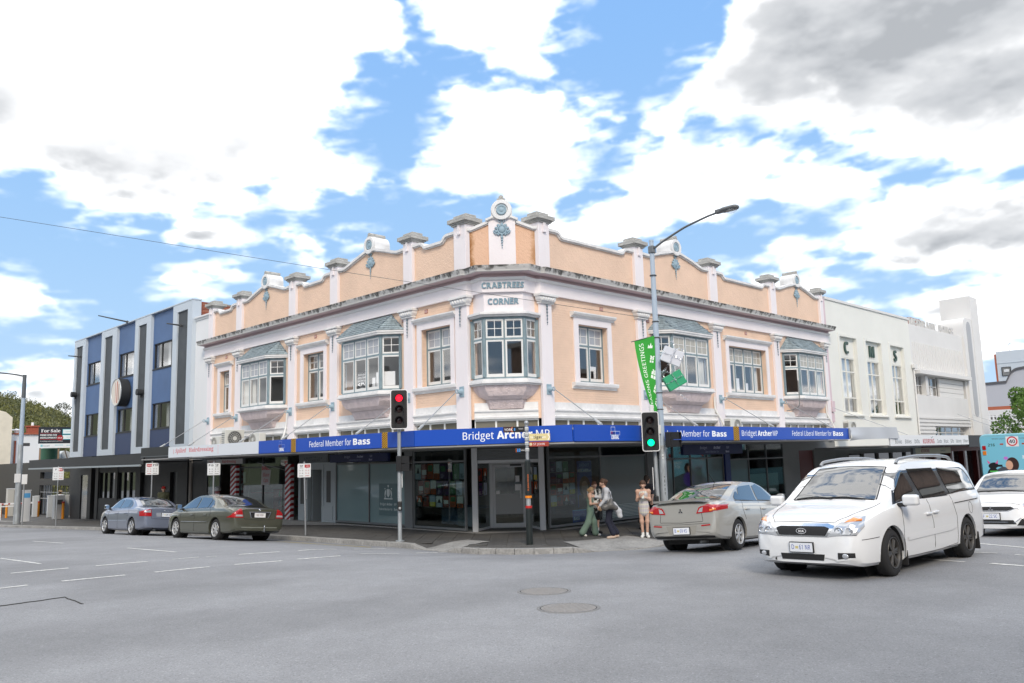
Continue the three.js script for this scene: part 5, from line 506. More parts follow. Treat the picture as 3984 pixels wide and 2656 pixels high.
{ const b = thing('sale_billboard', 'large dark for-sale billboard on timber posts', 'billboard', T(18.55, 3, -66, -0.28)); const W = 2.72, H = 1.5, y = 0.85; sub(b, 'board', rb(-W / 2, W / 2, y, y + H, -0.04, 0.02, 0.01), charcoal); const t = canvas(512, 282, (x) => { fill(x, 512, 282, '#1d2530'); txt(x, 'For Sale', 28, 50, 56, { align: 'left', font: 'serif', weight: 'bold' }); x.fillStyle = '#c3202c'; x.fillRect(20, 80, 240, 4); x.fillRect(20, 165, 210, 4); txt(x, 'PRIME SITES FOR', 20, 108, 30, { align: 'left', weight: 'bold', sx: .82 }); txt(x, 'DEVELOPMENT', 20, 144, 31, { align: 'left', weight: 'bold', sx: .9 }); txt(x, 'An exciting opportunity to purchase', 20, 190, 17, { align: 'left' }); x.fillStyle = '#37b6c9'; x.fillRect(284, 28, 190, 68); x.fillRect(284, 104, 206, 66); x.fillStyle = '#e9f2f4'; x.fillRect(290, 34, 178, 56); x.fillRect(290, 110, 194, 54); txt(x, '123 York Street', 380, 62, 18, { color: '#9aa' }); txt(x, '125 York Street', 390, 138, 18, { color: '#9aa' }); x.fillStyle = '#e8ecf0'; x.fillRect(0, 222, 512, 60); x.fillStyle = '#38c0cf'; x.fillRect(482, 222, 30, 60); txt(x, 'Howell', 92, 252, 30, { color: '#7a8a96' }); x.fillStyle = '#8ec9d6'; x.fillRect(30, 236, 26, 30); x.fillRect(200, 240, 100, 8); x.fillRect(340, 244, 120, 8); }); sub(b, 'print', ...print(W, H, t, 0.5), T(0, y + H / 2, 0.024)); for (const [x, yy, r, s, s2] of [[0.0, y + 0.72, 0.21, 'SOLD'], [1.2, y + 1.22, 0.23, 'UNDER', 'OFFER']]) { const tt = canvas(128, 128, (c) => { fill(c, 128, 128, '#9c1f26'); txt(c, s, 64, s2 ? 46 : 64, 34, { weight: 'bold' }); if (s2) txt(c, s2, 64, 84, 34, { weight: 'bold' }); }); sub(b, 'sticker', new THREE.CircleGeometry(r, 24), new THREE.MeshStandardMaterial({ map: tt, roughness: 0.5 }), T(x, yy, 0.03)); } for (const x of [-1.22, -0.05, 1.2]) sub(b, 'post', bx(x - 0.05, x + 0.05, -0.3, y + H - 0.1, -0.14, -0.045), M([.3, .2, .13], 0.85)); for (const x of [0.3, 0.9]) sub(b, 'brace', rod([x, y, -0.1], [x + 0.35, -0.25, -0.9], 0.035), M([.28, .2, .14], 0.85)); }
mesh(scene, 'water_tank', [rod([0, -0.4, 0], [0, 0.72, 0], 0.62, 0.62, 24), lat([[0.64, 0.72], [0.64, 0.76], [0, 0.86]], 24)], M([.03, .10, .06], 0.5), T(18.5, 3.1, -68)).userData = { label: 'round green water tank under the billboard', category: 'tank' };
mesh(scene, 'storage_drum', [rod([0, 0, -0.5], [0, 0, 0.5], 0.34, 0.34, 20)], M([.55, .58, .6], 0.5), T(19.7, 3.35, -69)).userData = { label: 'pale grey drum lying beside the green tank', category: 'drum' };
{ const g = thing('white_house', 'white walled house with a brick chimney behind the car park', 'house', T(24, -2.6, -98)); mesh(g, 'wall', bx(12, 27, -3, 6.05, -106, -98), whiteWall); mesh(g, 'roof_edge', [bx(23.2, 27.2, 6.051, 6.2, -106, -97.8)], redBrick[1]); mesh(g, 'brick_chimney', [bx(24.8, 25.8, 6.2, 7.0, -100.2, -99.4), bx(24.7, 25.9, 6.9, 7.05, -100.3, -99.3)], redBrick[0]); mesh(g, 'chimney_pot', rod([25.3, 7.05, -99.8], [25.3, 7.4, -99.8], 0.14, 0.12), whiteWall); for (const x of [23.0, 23.6]) mesh(g, 'roof_vent', [rod([x, 6.05, -99], [x, 6.5, -99], 0.22, 0.22, 12), lat([[0.36, 0], [0.3, 0.12], [0, 0.2]], 12).translate(x, 6.5, -99)], whiteWall); mesh(g, 'pipe', rod([23.3, 3, -97.9], [23.3, 5.4, -97.9], 0.09), redBrick[0]); }
{ const g = thing('cream_house', 'cream stepped gable of an old house at the left edge', 'house', T(20, -2.6, -97)); mesh(g, 'wall', ex([[6, -3], [22.72, -3], [22.72, 7.75], [22.1, 8.3], [21, 8.6], [6, 8.6]], -8, 0), M([1, 1, 1], 0.85, { map: toned([.70, .64, .52], 0.12, 5, 5, 256, 0.3) }), T(0, 0, -97)); }
// ---------- paint, covers and joints in the road ----------
const paintM = M([1, 1, 1], 0.7, { map: toned([.62, .62, .60], 0.5, 24, 3, 256, 1.2) }), yellowM = M([.5, .38, .08], 0.7);
function dash(x0, z0, x1, z1, w = 0.1, m = paintM) { const L = Math.hypot(x1 - x0, z1 - z0), n = Math.max(2, Math.ceil(L / 0.4)), dx = -(z1 - z0) / L * w / 2, dz = (x1 - x0) / L * w / 2, a = [], b = [], r = rng(x0 * 99 + z0 * 31 | 0); for (let i = 0; i <= n; i++) { const t = i / n, x = mix(x0, x1, t), z = mix(z0, z1, t), k = 0.85 + r() * 0.3; a.push([x + dx * k, roadY(x + dx, z + dz) + 0.006, z + dz * k]); b.push([x - dx * k, roadY(x - dx, z - dz) + 0.006, z - dz * k]); } const o = mesh(scene, 'road_marking', strip([b, a]), m); o.userData.kind = 'structure'; if (o.geometry.attributes.normal.getY(0) < 0) o.geometry = strip([a, b]); return o; }
for (const [a, b, c, d, w] of [[7.75, -29.87, 7.91, -27.3, .08], [5.11, -22.22, 5.27, -19.66, .07], [4.35, -18.09, 5.38, -18.18], [5.89, -18.16, 6.93, -18.22], [4.65, -16.03, 5.72, -16.08], [3.2, -15.72, 4.09, -15.91], [8.22, -23.02, 8.42, -20.38, .09], [7.49, -18.31, 8.13, -18.44, .06], [8.28, -18.39, 8.51, -18.36, .05], [6.26, -16.1, 7.38, -16.23], [9.08, -18.44, 10.11, -18.43], [7.94, -16.31, 9.04, -16.37], [10.59, -18.4, 11.69, -18.45], [9.45, -16.45, 10.56, -16.5], [12.22, -18.48, 13.34, -18.65], [11.18, -16.62, 12.31, -16.65], [12.97, -16.82, 13.9, -16.82], [16.95, -13.2, 16.85, -12.01], [16.7, -11.5, 16.65, -10.4], [18.4, -12.6, 18.44, -11.6], [18.4, -10.9, 18.4, -9.8], [20.5, -7.7, 18.3, -4.5, .12], [17.01, -5.3, 17.07, -4.9, .08], [15.26, -4.5, 15.0, -3.5], [16.89, -4.57, 16.8, -3.9, .08], [15.47, -5.66, 15.3, -4.9]]) dash(a, b, c, d, w);
dash(12.9, -23.7, 13.25, -19.2, 0.05, yellowM); dash(13.1, -23.7, 13.42, -19.4, 0.05, yellowM);
const crackM = M([.03, .03, .03], 0.95);
{ const P = [[2.4, -13.5], [3.18, -13.67], [3.6, -13.72], [4.06, -13.85], [4.05, -13.4], [4.01, -12.8]], r = rng(3), q = []; for (let i = 0; i + 1 < P.length; i++) for (let k = 0; k < 6; k++) q.push([mix(P[i][0], P[i + 1][0], k / 6) + (r() - .5) * 0.03, mix(P[i][1], P[i + 1][1], k / 6) + (r() - .5) * 0.03]); struct('road_crack', tube(q.map((p) => [p[0], roadY(p[0], p[1]) + 0.0, p[1]]), 0.012, 5, 120), crackM); }
const ironBump = grey(256, (u, v) => { const a = (u * 12) % 1, b = (v * 12) % 1; return a < 0.25 || b < 0.25 ? 0.2 : 0.8; }, 1);
for (const [x, z, r, lab] of [[8.92, -8.56, 0.39, 'dark iron manhole cover with a grid, nearer the kerb'], [7.99, -7.25, 0.4, 'pale worn manhole cover nearest to the viewer']]) { const o = thing('manhole_cover', lab, 'manhole cover', T(x, roadY(x, z), z), 'manhole covers in the crossing'); const n = V((roadY(x - .3, z) - roadY(x + .3, z)) / .6, 1, (roadY(x, z - .3) - roadY(x, z + .3)) / .6).normalize(); o.quaternion.setFromUnitVectors(V(0, 1, 0), n); sub(o, 'cover', lat([[0, 0.007], [r - 0.05, 0.007], [r - 0.05, -0.05]], 36), M([.27, .26, .255], 0.7, { bumpMap: ironBump, bumpScale: 0.02 })); sub(o, 'ring', lat([[r - 0.04, -0.05], [r - 0.04, 0.007], [r, 0.009], [r + 0.01, -0.05]], 36), M([.2, .2, .2], 0.7)); sub(o, 'gap', lat([[r - 0.052, 0.0058], [r - 0.038, 0.0058]], 36), crackM); for (let i = 0; i < 9; i++) sub(o, 'rib', bx(-Math.sqrt(r * r * 0.7 - (i - 4) ** 2 * 0.0049 * (r / .4)), Math.sqrt(r * r * 0.7 - (i - 4) ** 2 * 0.0049 * (r / .4)), 0.0071, 0.011, (i - 4) * 0.07 - 0.012, (i - 4) * 0.07 + 0.012), M([.26, .25, .24], 0.7)); }
// pavers at the corner, laid square to the entrance, and the two kerb ramps
{ const pv = new THREE.Group(); pv.name = 'corner_paving'; pv.userData.kind = 'structure'; scene.add(pv); const s = 0.52, g = new RoundedBoxGeometry(s - 0.014, 0.024, s - 0.014, 1, 0.004); uvm(g); const rr = rng(12); let c = 0;
  for (let i = -13; i <= 13; i++) for (let j = 0; j < 13; j++) { const p = V((i + 0.5) * s, 0, 0.02 + (j + 0.5) * s).applyMatrix4(FC), d = -sdk(p.x, p.z); if (d < 0.5 || (dip(p.x, p.z) < 0.97 && d < 1.6) || p.x < 14.2 || p.z > -13.9 || (p.x > 17.2 && p.z < -18.6 + 0) || (p.x > 17.2 && p.z < -19.4)) continue; const m = new THREE.Mesh(g, pavers[rr() * 4 | 0]); m.name = 'paver'; const h = footY(p.x, p.z), n = V((footY(p.x - .2, p.z) - footY(p.x + .2, p.z)) / .4, 1, (footY(p.x, p.z - .2) - footY(p.x, p.z + .2)) / .4).normalize(); m.quaternion.setFromUnitVectors(V(0, 1, 0), n).multiply(new THREE.Quaternion().setFromAxisAngle(V(0, 1, 0), -PI / 4)); m.position.set(p.x, h - 0.012 + 0.002 * rr(), p.z); m.receiveShadow = m.castShadow = true; pv.add(m); c++; }
  const seg = (f) => kerbLine.filter(([x, z]) => x < 21.5 && z > -19.6 && f(x, z)); for (const f of [(x, z) => z < -15.9, (x, z) => x > 15.6 && z > KZ]) { const l = seg((x, z) => f(x, z) && dip(x, z) < 0.9); if (l.length > 1) struct('kerb_ramp', strip([0.141, 0.4, 0.7, 1.0, 1.3, 1.6].map((d) => l.map(([x, z]) => { const p = inward(x, z, d); return [p[0], footY(...p) + 0.004, p[1]]; }))), concrete); } }
// ---------- street furniture ----------
const faceCam = (x, y, z) => T(x, y, z, Math.atan2(-x, -z)), poleM = M([1, 1, 1], 0.5, { metalness: 0.35, map: toned([.40, .43, .45], 0.35, 12, 4, 256, 0.8) }), polePaint = M([.40, .48, .57], 0.5), glowM = (c, e) => new THREE.MeshStandardMaterial({ color: 0x111111, emissive: new THREE.Color(...c), emissiveIntensity: e, roughness: 0.3 });
const redLamp = glowM([1, .01, .03], 1.4), greenLamp = glowM([.0, 1, .38], 1.3), deadLamp = M([.03, .012, .012], 0.15);
function rr2(w, h, r) { const s = new THREE.Shape(), a = w / 2, b = h / 2; s.moveTo(-a + r, -b); s.lineTo(a - r, -b); s.quadraticCurveTo(a, -b, a, -b + r); s.lineTo(a, b - r); s.quadraticCurveTo(a, b, a - r, b); s.lineTo(-a + r, b); s.quadraticCurveTo(-a, b, -a, b - r); s.lineTo(-a, -b + r); s.quadraticCurveTo(-a, -b, -a + r, -b); return s; }
const visorG = new THREE.CylinderGeometry(0.125, 0.135, 0.2, 18, 1, true, -PI * 0.2, PI * 1.4).rotateX(PI / 2).rotateZ(PI * 0.5).translate(0, 0, 0.13);
function head(o, m, lit) { const h = new THREE.Group(); h.name = 'signal_head'; h.applyMatrix4(m); o.add(h); const bd = rr2(0.5, 1.14, 0.09), hole2 = rr2(0.455, 1.095, 0.07); sub(h, 'target_board', ex(hole2, 0, 0.012), black); const ring = rr2(0.5, 1.14, 0.09); ring.holes.push(new THREE.Path(hole2.getPoints(6))); sub(h, 'board_border', ex(ring, -0.002, 0.014), paper); sub(h, 'housing', rb(-0.16, 0.16, -0.5, 0.5, -0.2, -0.001, 0.03), black); [0.32, 0, -0.32].forEach((y, i) => { sub(h, 'lens', sph(0, y, 0.012, 0.1, 1, 1, 0.3, 18), i === lit ? [redLamp, deadLamp, greenLamp][i] : deadLamp); sub(h, 'visor', visorG, black, T(0, y, 0)); }); return h; }
function sideHead(o, m) { const h = new THREE.Group(); h.name = 'side_signal'; h.applyMatrix4(m); o.add(h); sub(h, 'housing', rb(-0.15, 0.15, -0.22, 0.22, -0.16, 0, 0.02), black); for (const y of [0.11, -0.11]) { sub(h, 'lens', sph(0, y, 0, 0.085, 1, 1, 0.3, 14), deadLamp); sub(h, 'hood', [ex([[-0.13, y - 0.1], [-0.13, y + 0.1], [0.13, y + 0.1], [0.13, y - 0.1], [0.12, y - 0.1], [0.12, y + 0.09], [-0.12, y + 0.09], [-0.12, y - 0.1]], 0, 0.24)], black); } }
{ const x = 14.37, z = -19.38, y = footY(x, z), o = thing('traffic_signal', 'traffic signal showing red on a thin grey pole by the left kerb', 'traffic light', faceCam(x, y, z)); sub(o, 'pole', rod([0, 0, 0], [0, 4.0, 0], 0.06, 0.055, 14), poleM); sub(o, 'base_flange', rod([0, 0, 0], [0, 0.03, 0], 0.13), poleM); head(o, T(0, 3.73, 0.16), 0); sub(o, 'bracket', [bx(-0.05, 0.05, 3.3, 3.36, 0, 0.16), bx(-0.05, 0.05, 4.0, 4.06, 0, 0.16)], black); sideHead(o, T(0.1, 2.18, 0, 1.2)); sub(o, 'push_button', [rb(-0.06, 0.06, 0.86, 1.12, 0.05, 0.14, 0.02)], M([.02, .02, .02], 0.4)); sub(o, 'push_button_plate', [rb(-0.03, 0.03, 0.9, 0.96, 0.141, 0.15, 0.005)], alu); sub(o, 'lane_strip', bx(0.062, 0.08, 1.5, 2.0, -0.01, 0.01), paper); }
{ const x = 19.85, z = -14.16, y = footY(x, z), o = thing('traffic_signal', 'traffic signal showing green beside the tall street lamp', 'traffic light', faceCam(x, y, z)); const px = -0.42; sub(o, 'pole', [rod([px + 0.25, 0, 0], [px + 0.2, 3.7, 0], 0.06, 0.055, 14)], poleM); sub(o, 'pole_cap', [rod([px + 0.18, 3.5, 0.1], [px + 0.18, 3.72, 0.1], 0.075, 0.075, 14), sph(px + 0.18, 3.72, 0.1, 0.075, 1, .3, 1)], sashWhite); head(o, T(px + 0.12, 2.97, 0.22), 2); sub(o, 'bracket', [bx(px + 0.1, px + 0.3, 3.2, 3.26, 0, 0.2), bx(px + 0.34, px + 0.42, 2.9, 3.15, 0, 0.14)], sashWhite); sideHead(o, T(0.3, 2.72, 0.18, 1.25)); sub(o, 'push_button', rb(px + 0.14, px + 0.26, 0.86, 1.14, 0.06, 0.16, 0.03), black); sub(o, 'edge_strip', bx(px + 0.12, px + 0.14, 1.3, 1.95, 0.02, 0.05), paper); }
{ const x = 19.85, z = -14.16, y = footY(x, z), o = thing('street_lamp', 'tall pale street lamp on the corner carrying the green banner', 'street lamp', T(x, y, z)); o.scale.setScalar(0.957); sub(o, 'base_section', rod([0, 0, 0], [0, 2.62, 0], 0.105, 0.105, 18), poleM); sub(o, 'collar', rod([0, 2.6, 0], [0, 2.68, 0], 0.115, 0.115, 18), poleM); sub(o, 'column', rod([0, 2.66, 0], [0, 9.0, 0], 0.105, 0.068, 18), polePaint); sub(o, 'column_cap', [rod([0, 9.0, 0], [0, 9.05, 0], 0.075, 0.075, 18)], polePaint); sub(o, 'arm', [tube([[0, 8.75, 0.05], [0.02, 8.92, 0.4], [0.05, 9.2, 1.2], [0.06, 9.36, 2.0], [0.06, 9.4, 2.4]], 0.035, 8, 30), rb(-0.09, 0.09, 8.62, 8.86, -0.09, 0.1, 0.03)], M([.16, .17, .18], 0.45, { metalness: 0.4 })); const lg = new THREE.CapsuleGeometry(0.13, 0.34, 4, 12).rotateX(PI / 2).scale(1.15, 0.62, 1).translate(0.06, 9.42, 2.75); sub(o, 'luminaire', [lg, rb(-0.02, 0.14, 9.36, 9.48, 2.3, 2.6, 0.03)], M([.13, .135, .14], 0.5)); sub(o, 'lamp_bowl', sph(0.06, 9.36, 2.82, 0.12, 1, 0.75, 1.5, 16), new THREE.MeshPhysicalMaterial({ transmission: 0.9, roughness: 0.15, thickness: 0 })); for (const yy of [5.95, 6.45, 4.25, 3.75, 7.9]) sub(o, 'band', rod([0, yy, 0], [0, yy + 0.03, 0], 0.108, 0.108, 16), darkSteel);
  const gt = canvas(32, 128, (c) => { c.fillStyle = '#9aa0a4'; c.fillRect(0, 0, 32, 128); c.strokeStyle = '#111'; c.lineWidth = 5; let yy = 14; for (const s of ['E', 'M', 'S', 'O', 'D']) { txt(c, s, 16, yy, 22, { color: '#111', weight: 'bold', rot: 1.5 }); yy += 25; } }); sub(o, 'marker_scrawl', new THREE.CylinderGeometry(0.108, 0.108, 0.62, 10, 1, true, -0.2, 0.6), new THREE.MeshStandardMaterial({ map: gt, roughness: 0.6 }), T(0, 1.5, 0, Math.atan2(-x, -z) + 0.2));
  const nt = canvas(32, 64, (c) => { fill(c, 32, 64, '#d9dbdc'); txt(c, '4', 16, 34, 40, { color: '#222', weight: 'bold' }); }); sub(o, 'number_tag', new THREE.CylinderGeometry(0.109, 0.109, 0.13, 8, 1, true, -0.25, 0.5), new THREE.MeshStandardMaterial({ map: nt }), T(0, 2.35, 0, Math.atan2(-x, -z) + 0.15)); }
{ const b = thing('street_banner', 'green Seasons Greetings banner hanging from the corner street lamp', 'banner', faceCam(19.83, 0.125, -14.12)); b.scale.setScalar(0.945); const t = canvas(192, 640, (x, w, h) => { fill(x, w, h, '#2f9e33'); x.save(); x.translate(62, 610); x.rotate(-PI / 2); x.font = '58px sans-serif'; x.fillStyle = '#f2f6f0'; x.textBaseline = 'middle'; const tw = x.measureText('SEASONS GREETINGS').width; x.scale(575 / tw, 1); x.fillText('SEASONS GREETINGS', 0, 0); x.restore(); x.fillStyle = '#eef4ec'; const box = (a, c, s, r) => { x.save(); x.translate(a, c); x.rotate(r); x.fillRect(-s / 2, -s / 2, s, s); x.fillStyle = '#2f9e33'; x.fillRect(-3, -s / 2, 6, s); x.fillRect(-s / 2, -3, s, 6); x.fillStyle = '#eef4ec'; x.beginPath(); x.ellipse(-12, -s / 2 - 8, 13, 7, 0.6, 0, 7); x.ellipse(12, -s / 2 - 8, 13, 7, -0.6, 0, 7); x.fill(); x.restore(); }; x.beginPath(); x.moveTo(120, 90); x.lineTo(130, 60); x.lineTo(140, 78); x.lineTo(156, 50); x.lineTo(160, 80); x.lineTo(172, 76); x.lineTo(166, 100); x.fill(); box(152, 200, 42, 0.3); box(158, 330, 62, 0.4); box(165, 460, 52, 0.5); box(160, 570, 44, 0.6); });
  const rows = [], uvv = []; for (let j = 0; j <= 12; j++) { const v = j / 12, r = []; for (let i = 0; i <= 6; i++) { const u = i / 6, sag = Math.pow(1 - v, 1.4); r.push([mix(mix(-0.70, -0.26, sag), -0.08, u), mix(3.55, mix(5.76, 5.9, u), v), 0.04 + 0.07 * Math.sin(u * 4 + v * 3) * (1 - v * 0.7)]); uvv.push(u, v); } rows.push(r); } const g = strip(rows); g.setAttribute('uv', new THREE.Float32BufferAttribute(uvv, 2)); sub(b, 'cloth', g, new THREE.MeshStandardMaterial({ map: t, roughness: 0.7, side: THREE.DoubleSide })); sub(b, 'top_arm', rod([-0.8, 5.74, 0.04], [0, 5.92, 0], 0.014), darkSteel); sub(b, 'lower_arm', rod([-0.25, 3.9, 0.02], [0, 3.9, 0], 0.014), darkSteel); }
const tinselM = M([.75, .77, .8], 0.25, { metalness: 0.9 });
function tinsel(pts, n, seed) { const c = new THREE.CatmullRomCurve3(pts.map((p) => V(...p))), r = rng(seed), out = []; for (let i = 0; i < n; i++) { const p = c.getPoint(r()); out.push(new THREE.TetrahedronGeometry(0.022).scale(1, .4, .6).rotateX(r() * 6).rotateY(r() * 6).translate(p.x + (r() - .5) * 0.05, p.y + (r() - .5) * 0.05, p.z + (r() - .5) * 0.05)); } return out; }
for (const [lab, px, py, W, H, rot, col, sd] of [['white gift box decoration with silver tinsel on the street lamp', 0.42, 5.22, 0.62, 0.46, -0.42, [.72, .74, .8], 3], ['green gift box decoration with silver tinsel hung below the white one', 0.46, 4.47, 0.6, 0.46, 0.5, [.01, .30, .13], 8]]) { const o = thing('gift_decoration', lab, 'decoration', faceCam(19.83, 0.125, -14.12), 'gift decorations on the street lamp'); o.scale.setScalar(0.945); const m = new THREE.Matrix4().makeTranslation(px, py, 0.16).multiply(new THREE.Matrix4().makeRotationZ(rot)).multiply(new THREE.Matrix4().makeRotationY(0.25)); sub(o, 'box', rb(-W / 2, W / 2, -H / 2, H / 2, -0.09, 0.09, 0.01), M(col, 0.3), m); stuff(sub(o, 'tinsel', [...tinsel([[-W / 2, 0, 0.11], [0, 0.02, 0.11], [W / 2, 0, 0.11]], 70, sd), ...tinsel([[0, -H / 2, 0.11], [0, 0, 0.11], [0, H / 2, 0.11]], 60, sd + 1), ...tinsel([[0, H / 2, 0.05], [-0.15, H / 2 + 0.2, 0], [-0.25, H / 2 + 0.05, 0]], 60, sd + 2), ...tinsel([[0, -H / 2, 0.05], [-0.05, -H / 2 - 0.3, 0], [0.05, -H / 2 - 0.55, 0]], 50, sd + 3), ...tinsel([[0, H / 2, 0.05], [0.2, H / 2 + 0.1, 0], [0.3, H / 2 - 0.05, 0]], 40, sd + 4)], tinselM, m)); sub(o, 'arm', rod([0, py + 0.1, 0], [px, py + 0.1, 0.05], 0.012), alu); }
{ const x = 15.68, z = -15.51, y = footY(x, z), o = thing('finger_post', 'black street name post with coloured pointing signs on the corner', 'signpost', faceCam(x, y, z)); sub(o, 'column', [rod([0, 0, 0], [0, 0.94, 0], 0.085, 0.085, 20), rod([0, 1.26, 0], [0, 2.16, 0], 0.078, 0.078, 20), lat([[0.078, 0], [0.05, 0.04], [0, 0.05]], 16).translate(0, 2.16, 0)], M([.016, .022, .022], 0.4)); sub(o, 'red_ring', rod([0, 0.94, 0], [0, 1.0, 0], 0.09, 0.09, 20), M([.5, .02, .015], 0.5)); sub(o, 'orange_ring', rod([0, 1.2, 0], [0, 1.26, 0], 0.09, 0.09, 20), M([.85, .25, .01], 0.5)); sub(o, 'neck', rod([0, 1.0, 0], [0, 1.2, 0], 0.06, 0.06, 14), alu); sub(o, 'upper_pole', rod([0, 2.16, 0], [0, 3.12, 0], 0.048, 0.045, 14), galv); sub(o, 'ball', sph(0, 3.17, 0, 0.06), galv); for (const yy of [3.0, 2.86, 2.74, 2.62, 2.45]) sub(o, 'clamp', rb(-0.058, 0.058, yy - 0.05, yy + 0.05, -0.058, 0.058, 0.02), alu);
  const nt = canvas(48, 256, (c) => { fill(c, 48, 256, '#191f1f'); c.save(); c.translate(24, 250); c.rotate(-PI / 2); c.scale(1, 1); c.font = 'bold 34px sans-serif'; c.fillStyle = '#e0702a'; c.textBaseline = 'middle'; c.fillText('St John Street', 0, 0); c.restore(); }); sub(o, 'street_name', new THREE.CylinderGeometry(0.0795, 0.0795, 0.5, 12, 1, true, -0.45, 0.9), new THREE.MeshStandardMaterial({ map: nt, roughness: 0.5 }), T(0, 1.62, 0));
  const finger = (x0, x1, yc, h, draw, col) => { const L = Math.abs(x1 - x0), f = sub(o, 'finger', rb(Math.min(x0, x1), Math.max(x0, x1), yc - h / 2, yc + h / 2, 0.03, 0.055, 0.004), col); const t = canvas(256, Math.round(256 * h / L), draw); sub(f, 'finger_print', ...print(L * 0.98, h * 0.94, t), T((x0 + x1) / 2, yc, 0.058)); };
  finger(-0.62, -0.05, 3.0, 0.15, (c, w, h) => { fill(c, w, h, '#3a1d22'); c.fillStyle = '#141416'; c.fillRect(w * 0.42, 0, w, h); c.fillStyle = '#e0662a'; c.beginPath(); c.moveTo(w * 0.45, 0); c.lineTo(w * 0.38, h / 2); c.lineTo(w * 0.45, h); c.lineTo(w * 0.41, h); c.lineTo(w * 0.34, h / 2); c.lineTo(w * 0.41, 0); c.fill(); txt(c, 'YORK', w * 0.24, h / 2, h * 0.62, {}); c.fillStyle = '#3f8fe0'; c.fillRect(w * 0.5, h * 0.25, 16, h * 0.5); txt(c, 'Toilets', w * 0.83, h * 0.4, h * 0.3, {}); }, M([.02, .02, .02], 0.5));
  finger(0.06, 0.62, 2.78, 0.19, (c, w, h) => { fill(c, w, h, '#dfcf98'); txt(c, 'tiger', w * 0.42, h / 2, h * 0.6, { color: '#222', weight: 'bold' }); txt(c, 'THE', w * 0.14, h / 2, h * 0.34, {}); txt(c, 'BUS', w * 0.7, h / 2, h * 0.34, {}); c.strokeStyle = '#fff'; c.lineWidth = 8; c.beginPath(); c.moveTo(w - 26, 0); c.lineTo(w - 6, h / 2); c.lineTo(w - 26, h); c.stroke(); }, M([.6, .5, .25], 0.5)); finger(0.06, 0.58, 2.6, 0.13, (c, w, h) => { fill(c, w, h, '#a23a2a'); c.fillStyle = '#d8c9a0'; c.beginPath(); c.arc(18, h / 2, h * 0.32, 0, 7); c.fill(); txt(c, 'ST JOHN', w * 0.5, h / 2, h * 0.66, { color: '#eee' }); }, M([.3, .05, .03], 0.5)); finger(-0.3, -0.05, 2.45, 0.11, (c, w, h) => { fill(c, w, h, '#15161a'); c.fillStyle = '#e0662a'; c.fillRect(0, 0, 14, h); c.fillStyle = '#3f8fe0'; c.fillRect(40, 10, 30, h - 20); c.fillRect(90, 10, 30, h - 20); txt(c, 'Toilets', 190, h / 2, h * 0.4, {}); }, M([.02, .02, .02], 0.5)); }
// parking signs
function parkSign(x, z, y0, y1, w, label, halves, lean = 0) { const gy = footY(x, z), o = thing('parking_sign', label, 'parking sign', faceCam(x, gy, z), 'parking signs along the left kerb'), h = y1 - y0; sub(o, 'pole', rod([0, 0, 0], [lean, y1 - gy + 0.06, 0], 0.03, 0.03, 10), galv); const p = sub(o, 'plate', ex(rr2(w, h, 0.04), 0.03, 0.038), alu, T(lean, (y0 + y1) / 2 - gy, 0)); const t = canvas(128, Math.round(128 * h / w), (x, W, H) => { fill(x, W, H, '#e4e6e8'); halves.forEach(([red, big, small], i) => { const cx = W * (0.27 + 0.46 * i); if (red) { x.fillStyle = '#b3282c'; x.fillRect(cx - 26, H * 0.07, 52, H * 0.22); } txt(x, big, cx, H * 0.18, big.length > 3 ? 13 : 30, { color: red ? '#fff' : '#1b1d20', weight: 'bold' }); if (small) txt(x, small, cx, H * 0.32, 11, { color: red ? '#b3282c' : '#333' }); for (const [k, s] of [[0.5, '9 - 5'], [0.7, '9 - 4']]) txt(x, s, cx, H * k, 19, { color: red ? '#b3282c' : '#333' }); x.fillStyle = red ? '#b3282c' : '#222'; x.fillRect(cx - 20, H * 0.88, 40, 4); }); }); sub(p, 'sign_print', ...print(w * 0.97, h * 0.97, t, 0.4), T(0, 0, 0.041)); }
parkSign(14.44, -24.64, 1.8, 2.26, 0.43, 'taxi zone parking sign on the leaning pole before the street doorway', [[0, '1P', 'METER'], [1, 'TAXI', '10 - 6']], -0.06); parkSign(14.4, -31.5, 1.9, 2.37, 0.48, 'one-hour parking sign behind the olive car', [[0, 'P10', ''], [0, '1P', 'METER']]); parkSign(14.4, -37.7, 1.94, 2.46, 0.54, 'loading zone parking sign behind the silver-blue car', [[1, 'LOADING', 'ZONE'], [0, 'P10', '']]); parkSign(14.4, -51.2, 1.7, 2.42, 0.56, 'no-parking sign on the open footpath near the car park', [[0, 'P', ''], [1, 'BUS', 'ZONE']]);
{ const x = 14.65, z = -60.2, y = footY(x, z), o = thing('street_lamp', 'street lamp with a long arm at the far left by the car park', 'street lamp', T(x, y, z)); sub(o, 'base_section', rod([0, 0, 0], [0, 5.0, 0], 0.2, 0.15, 16), poleM); sub(o, 'column', rod([0, 5, 0], [0, 9.4, 0], 0.14, 0.1, 16), polePaint); sub(o, 'top_section', rod([0, 8.0, 0], [0, 9.5, 0], 0.13, 0.11, 14), M([.1, .11, .12], 0.5)); sub(o, 'arm', tube([[0, 9.4, 0], [-0.6, 9.5, 0], [-2.5, 9.62, 0], [-3.6, 9.6, 0]], 0.05, 7, 30), M([.14, .15, .16], 0.5)); sub(o, 'small_sign', bx(-0.3, 0.05, 2.6, 3.15, 0.18, 0.2), paper); sub(o, 'loudspeaker', rb(0.1, 0.5, 4.9, 5.1, -0.1, 0.1, 0.03), shopDark); }
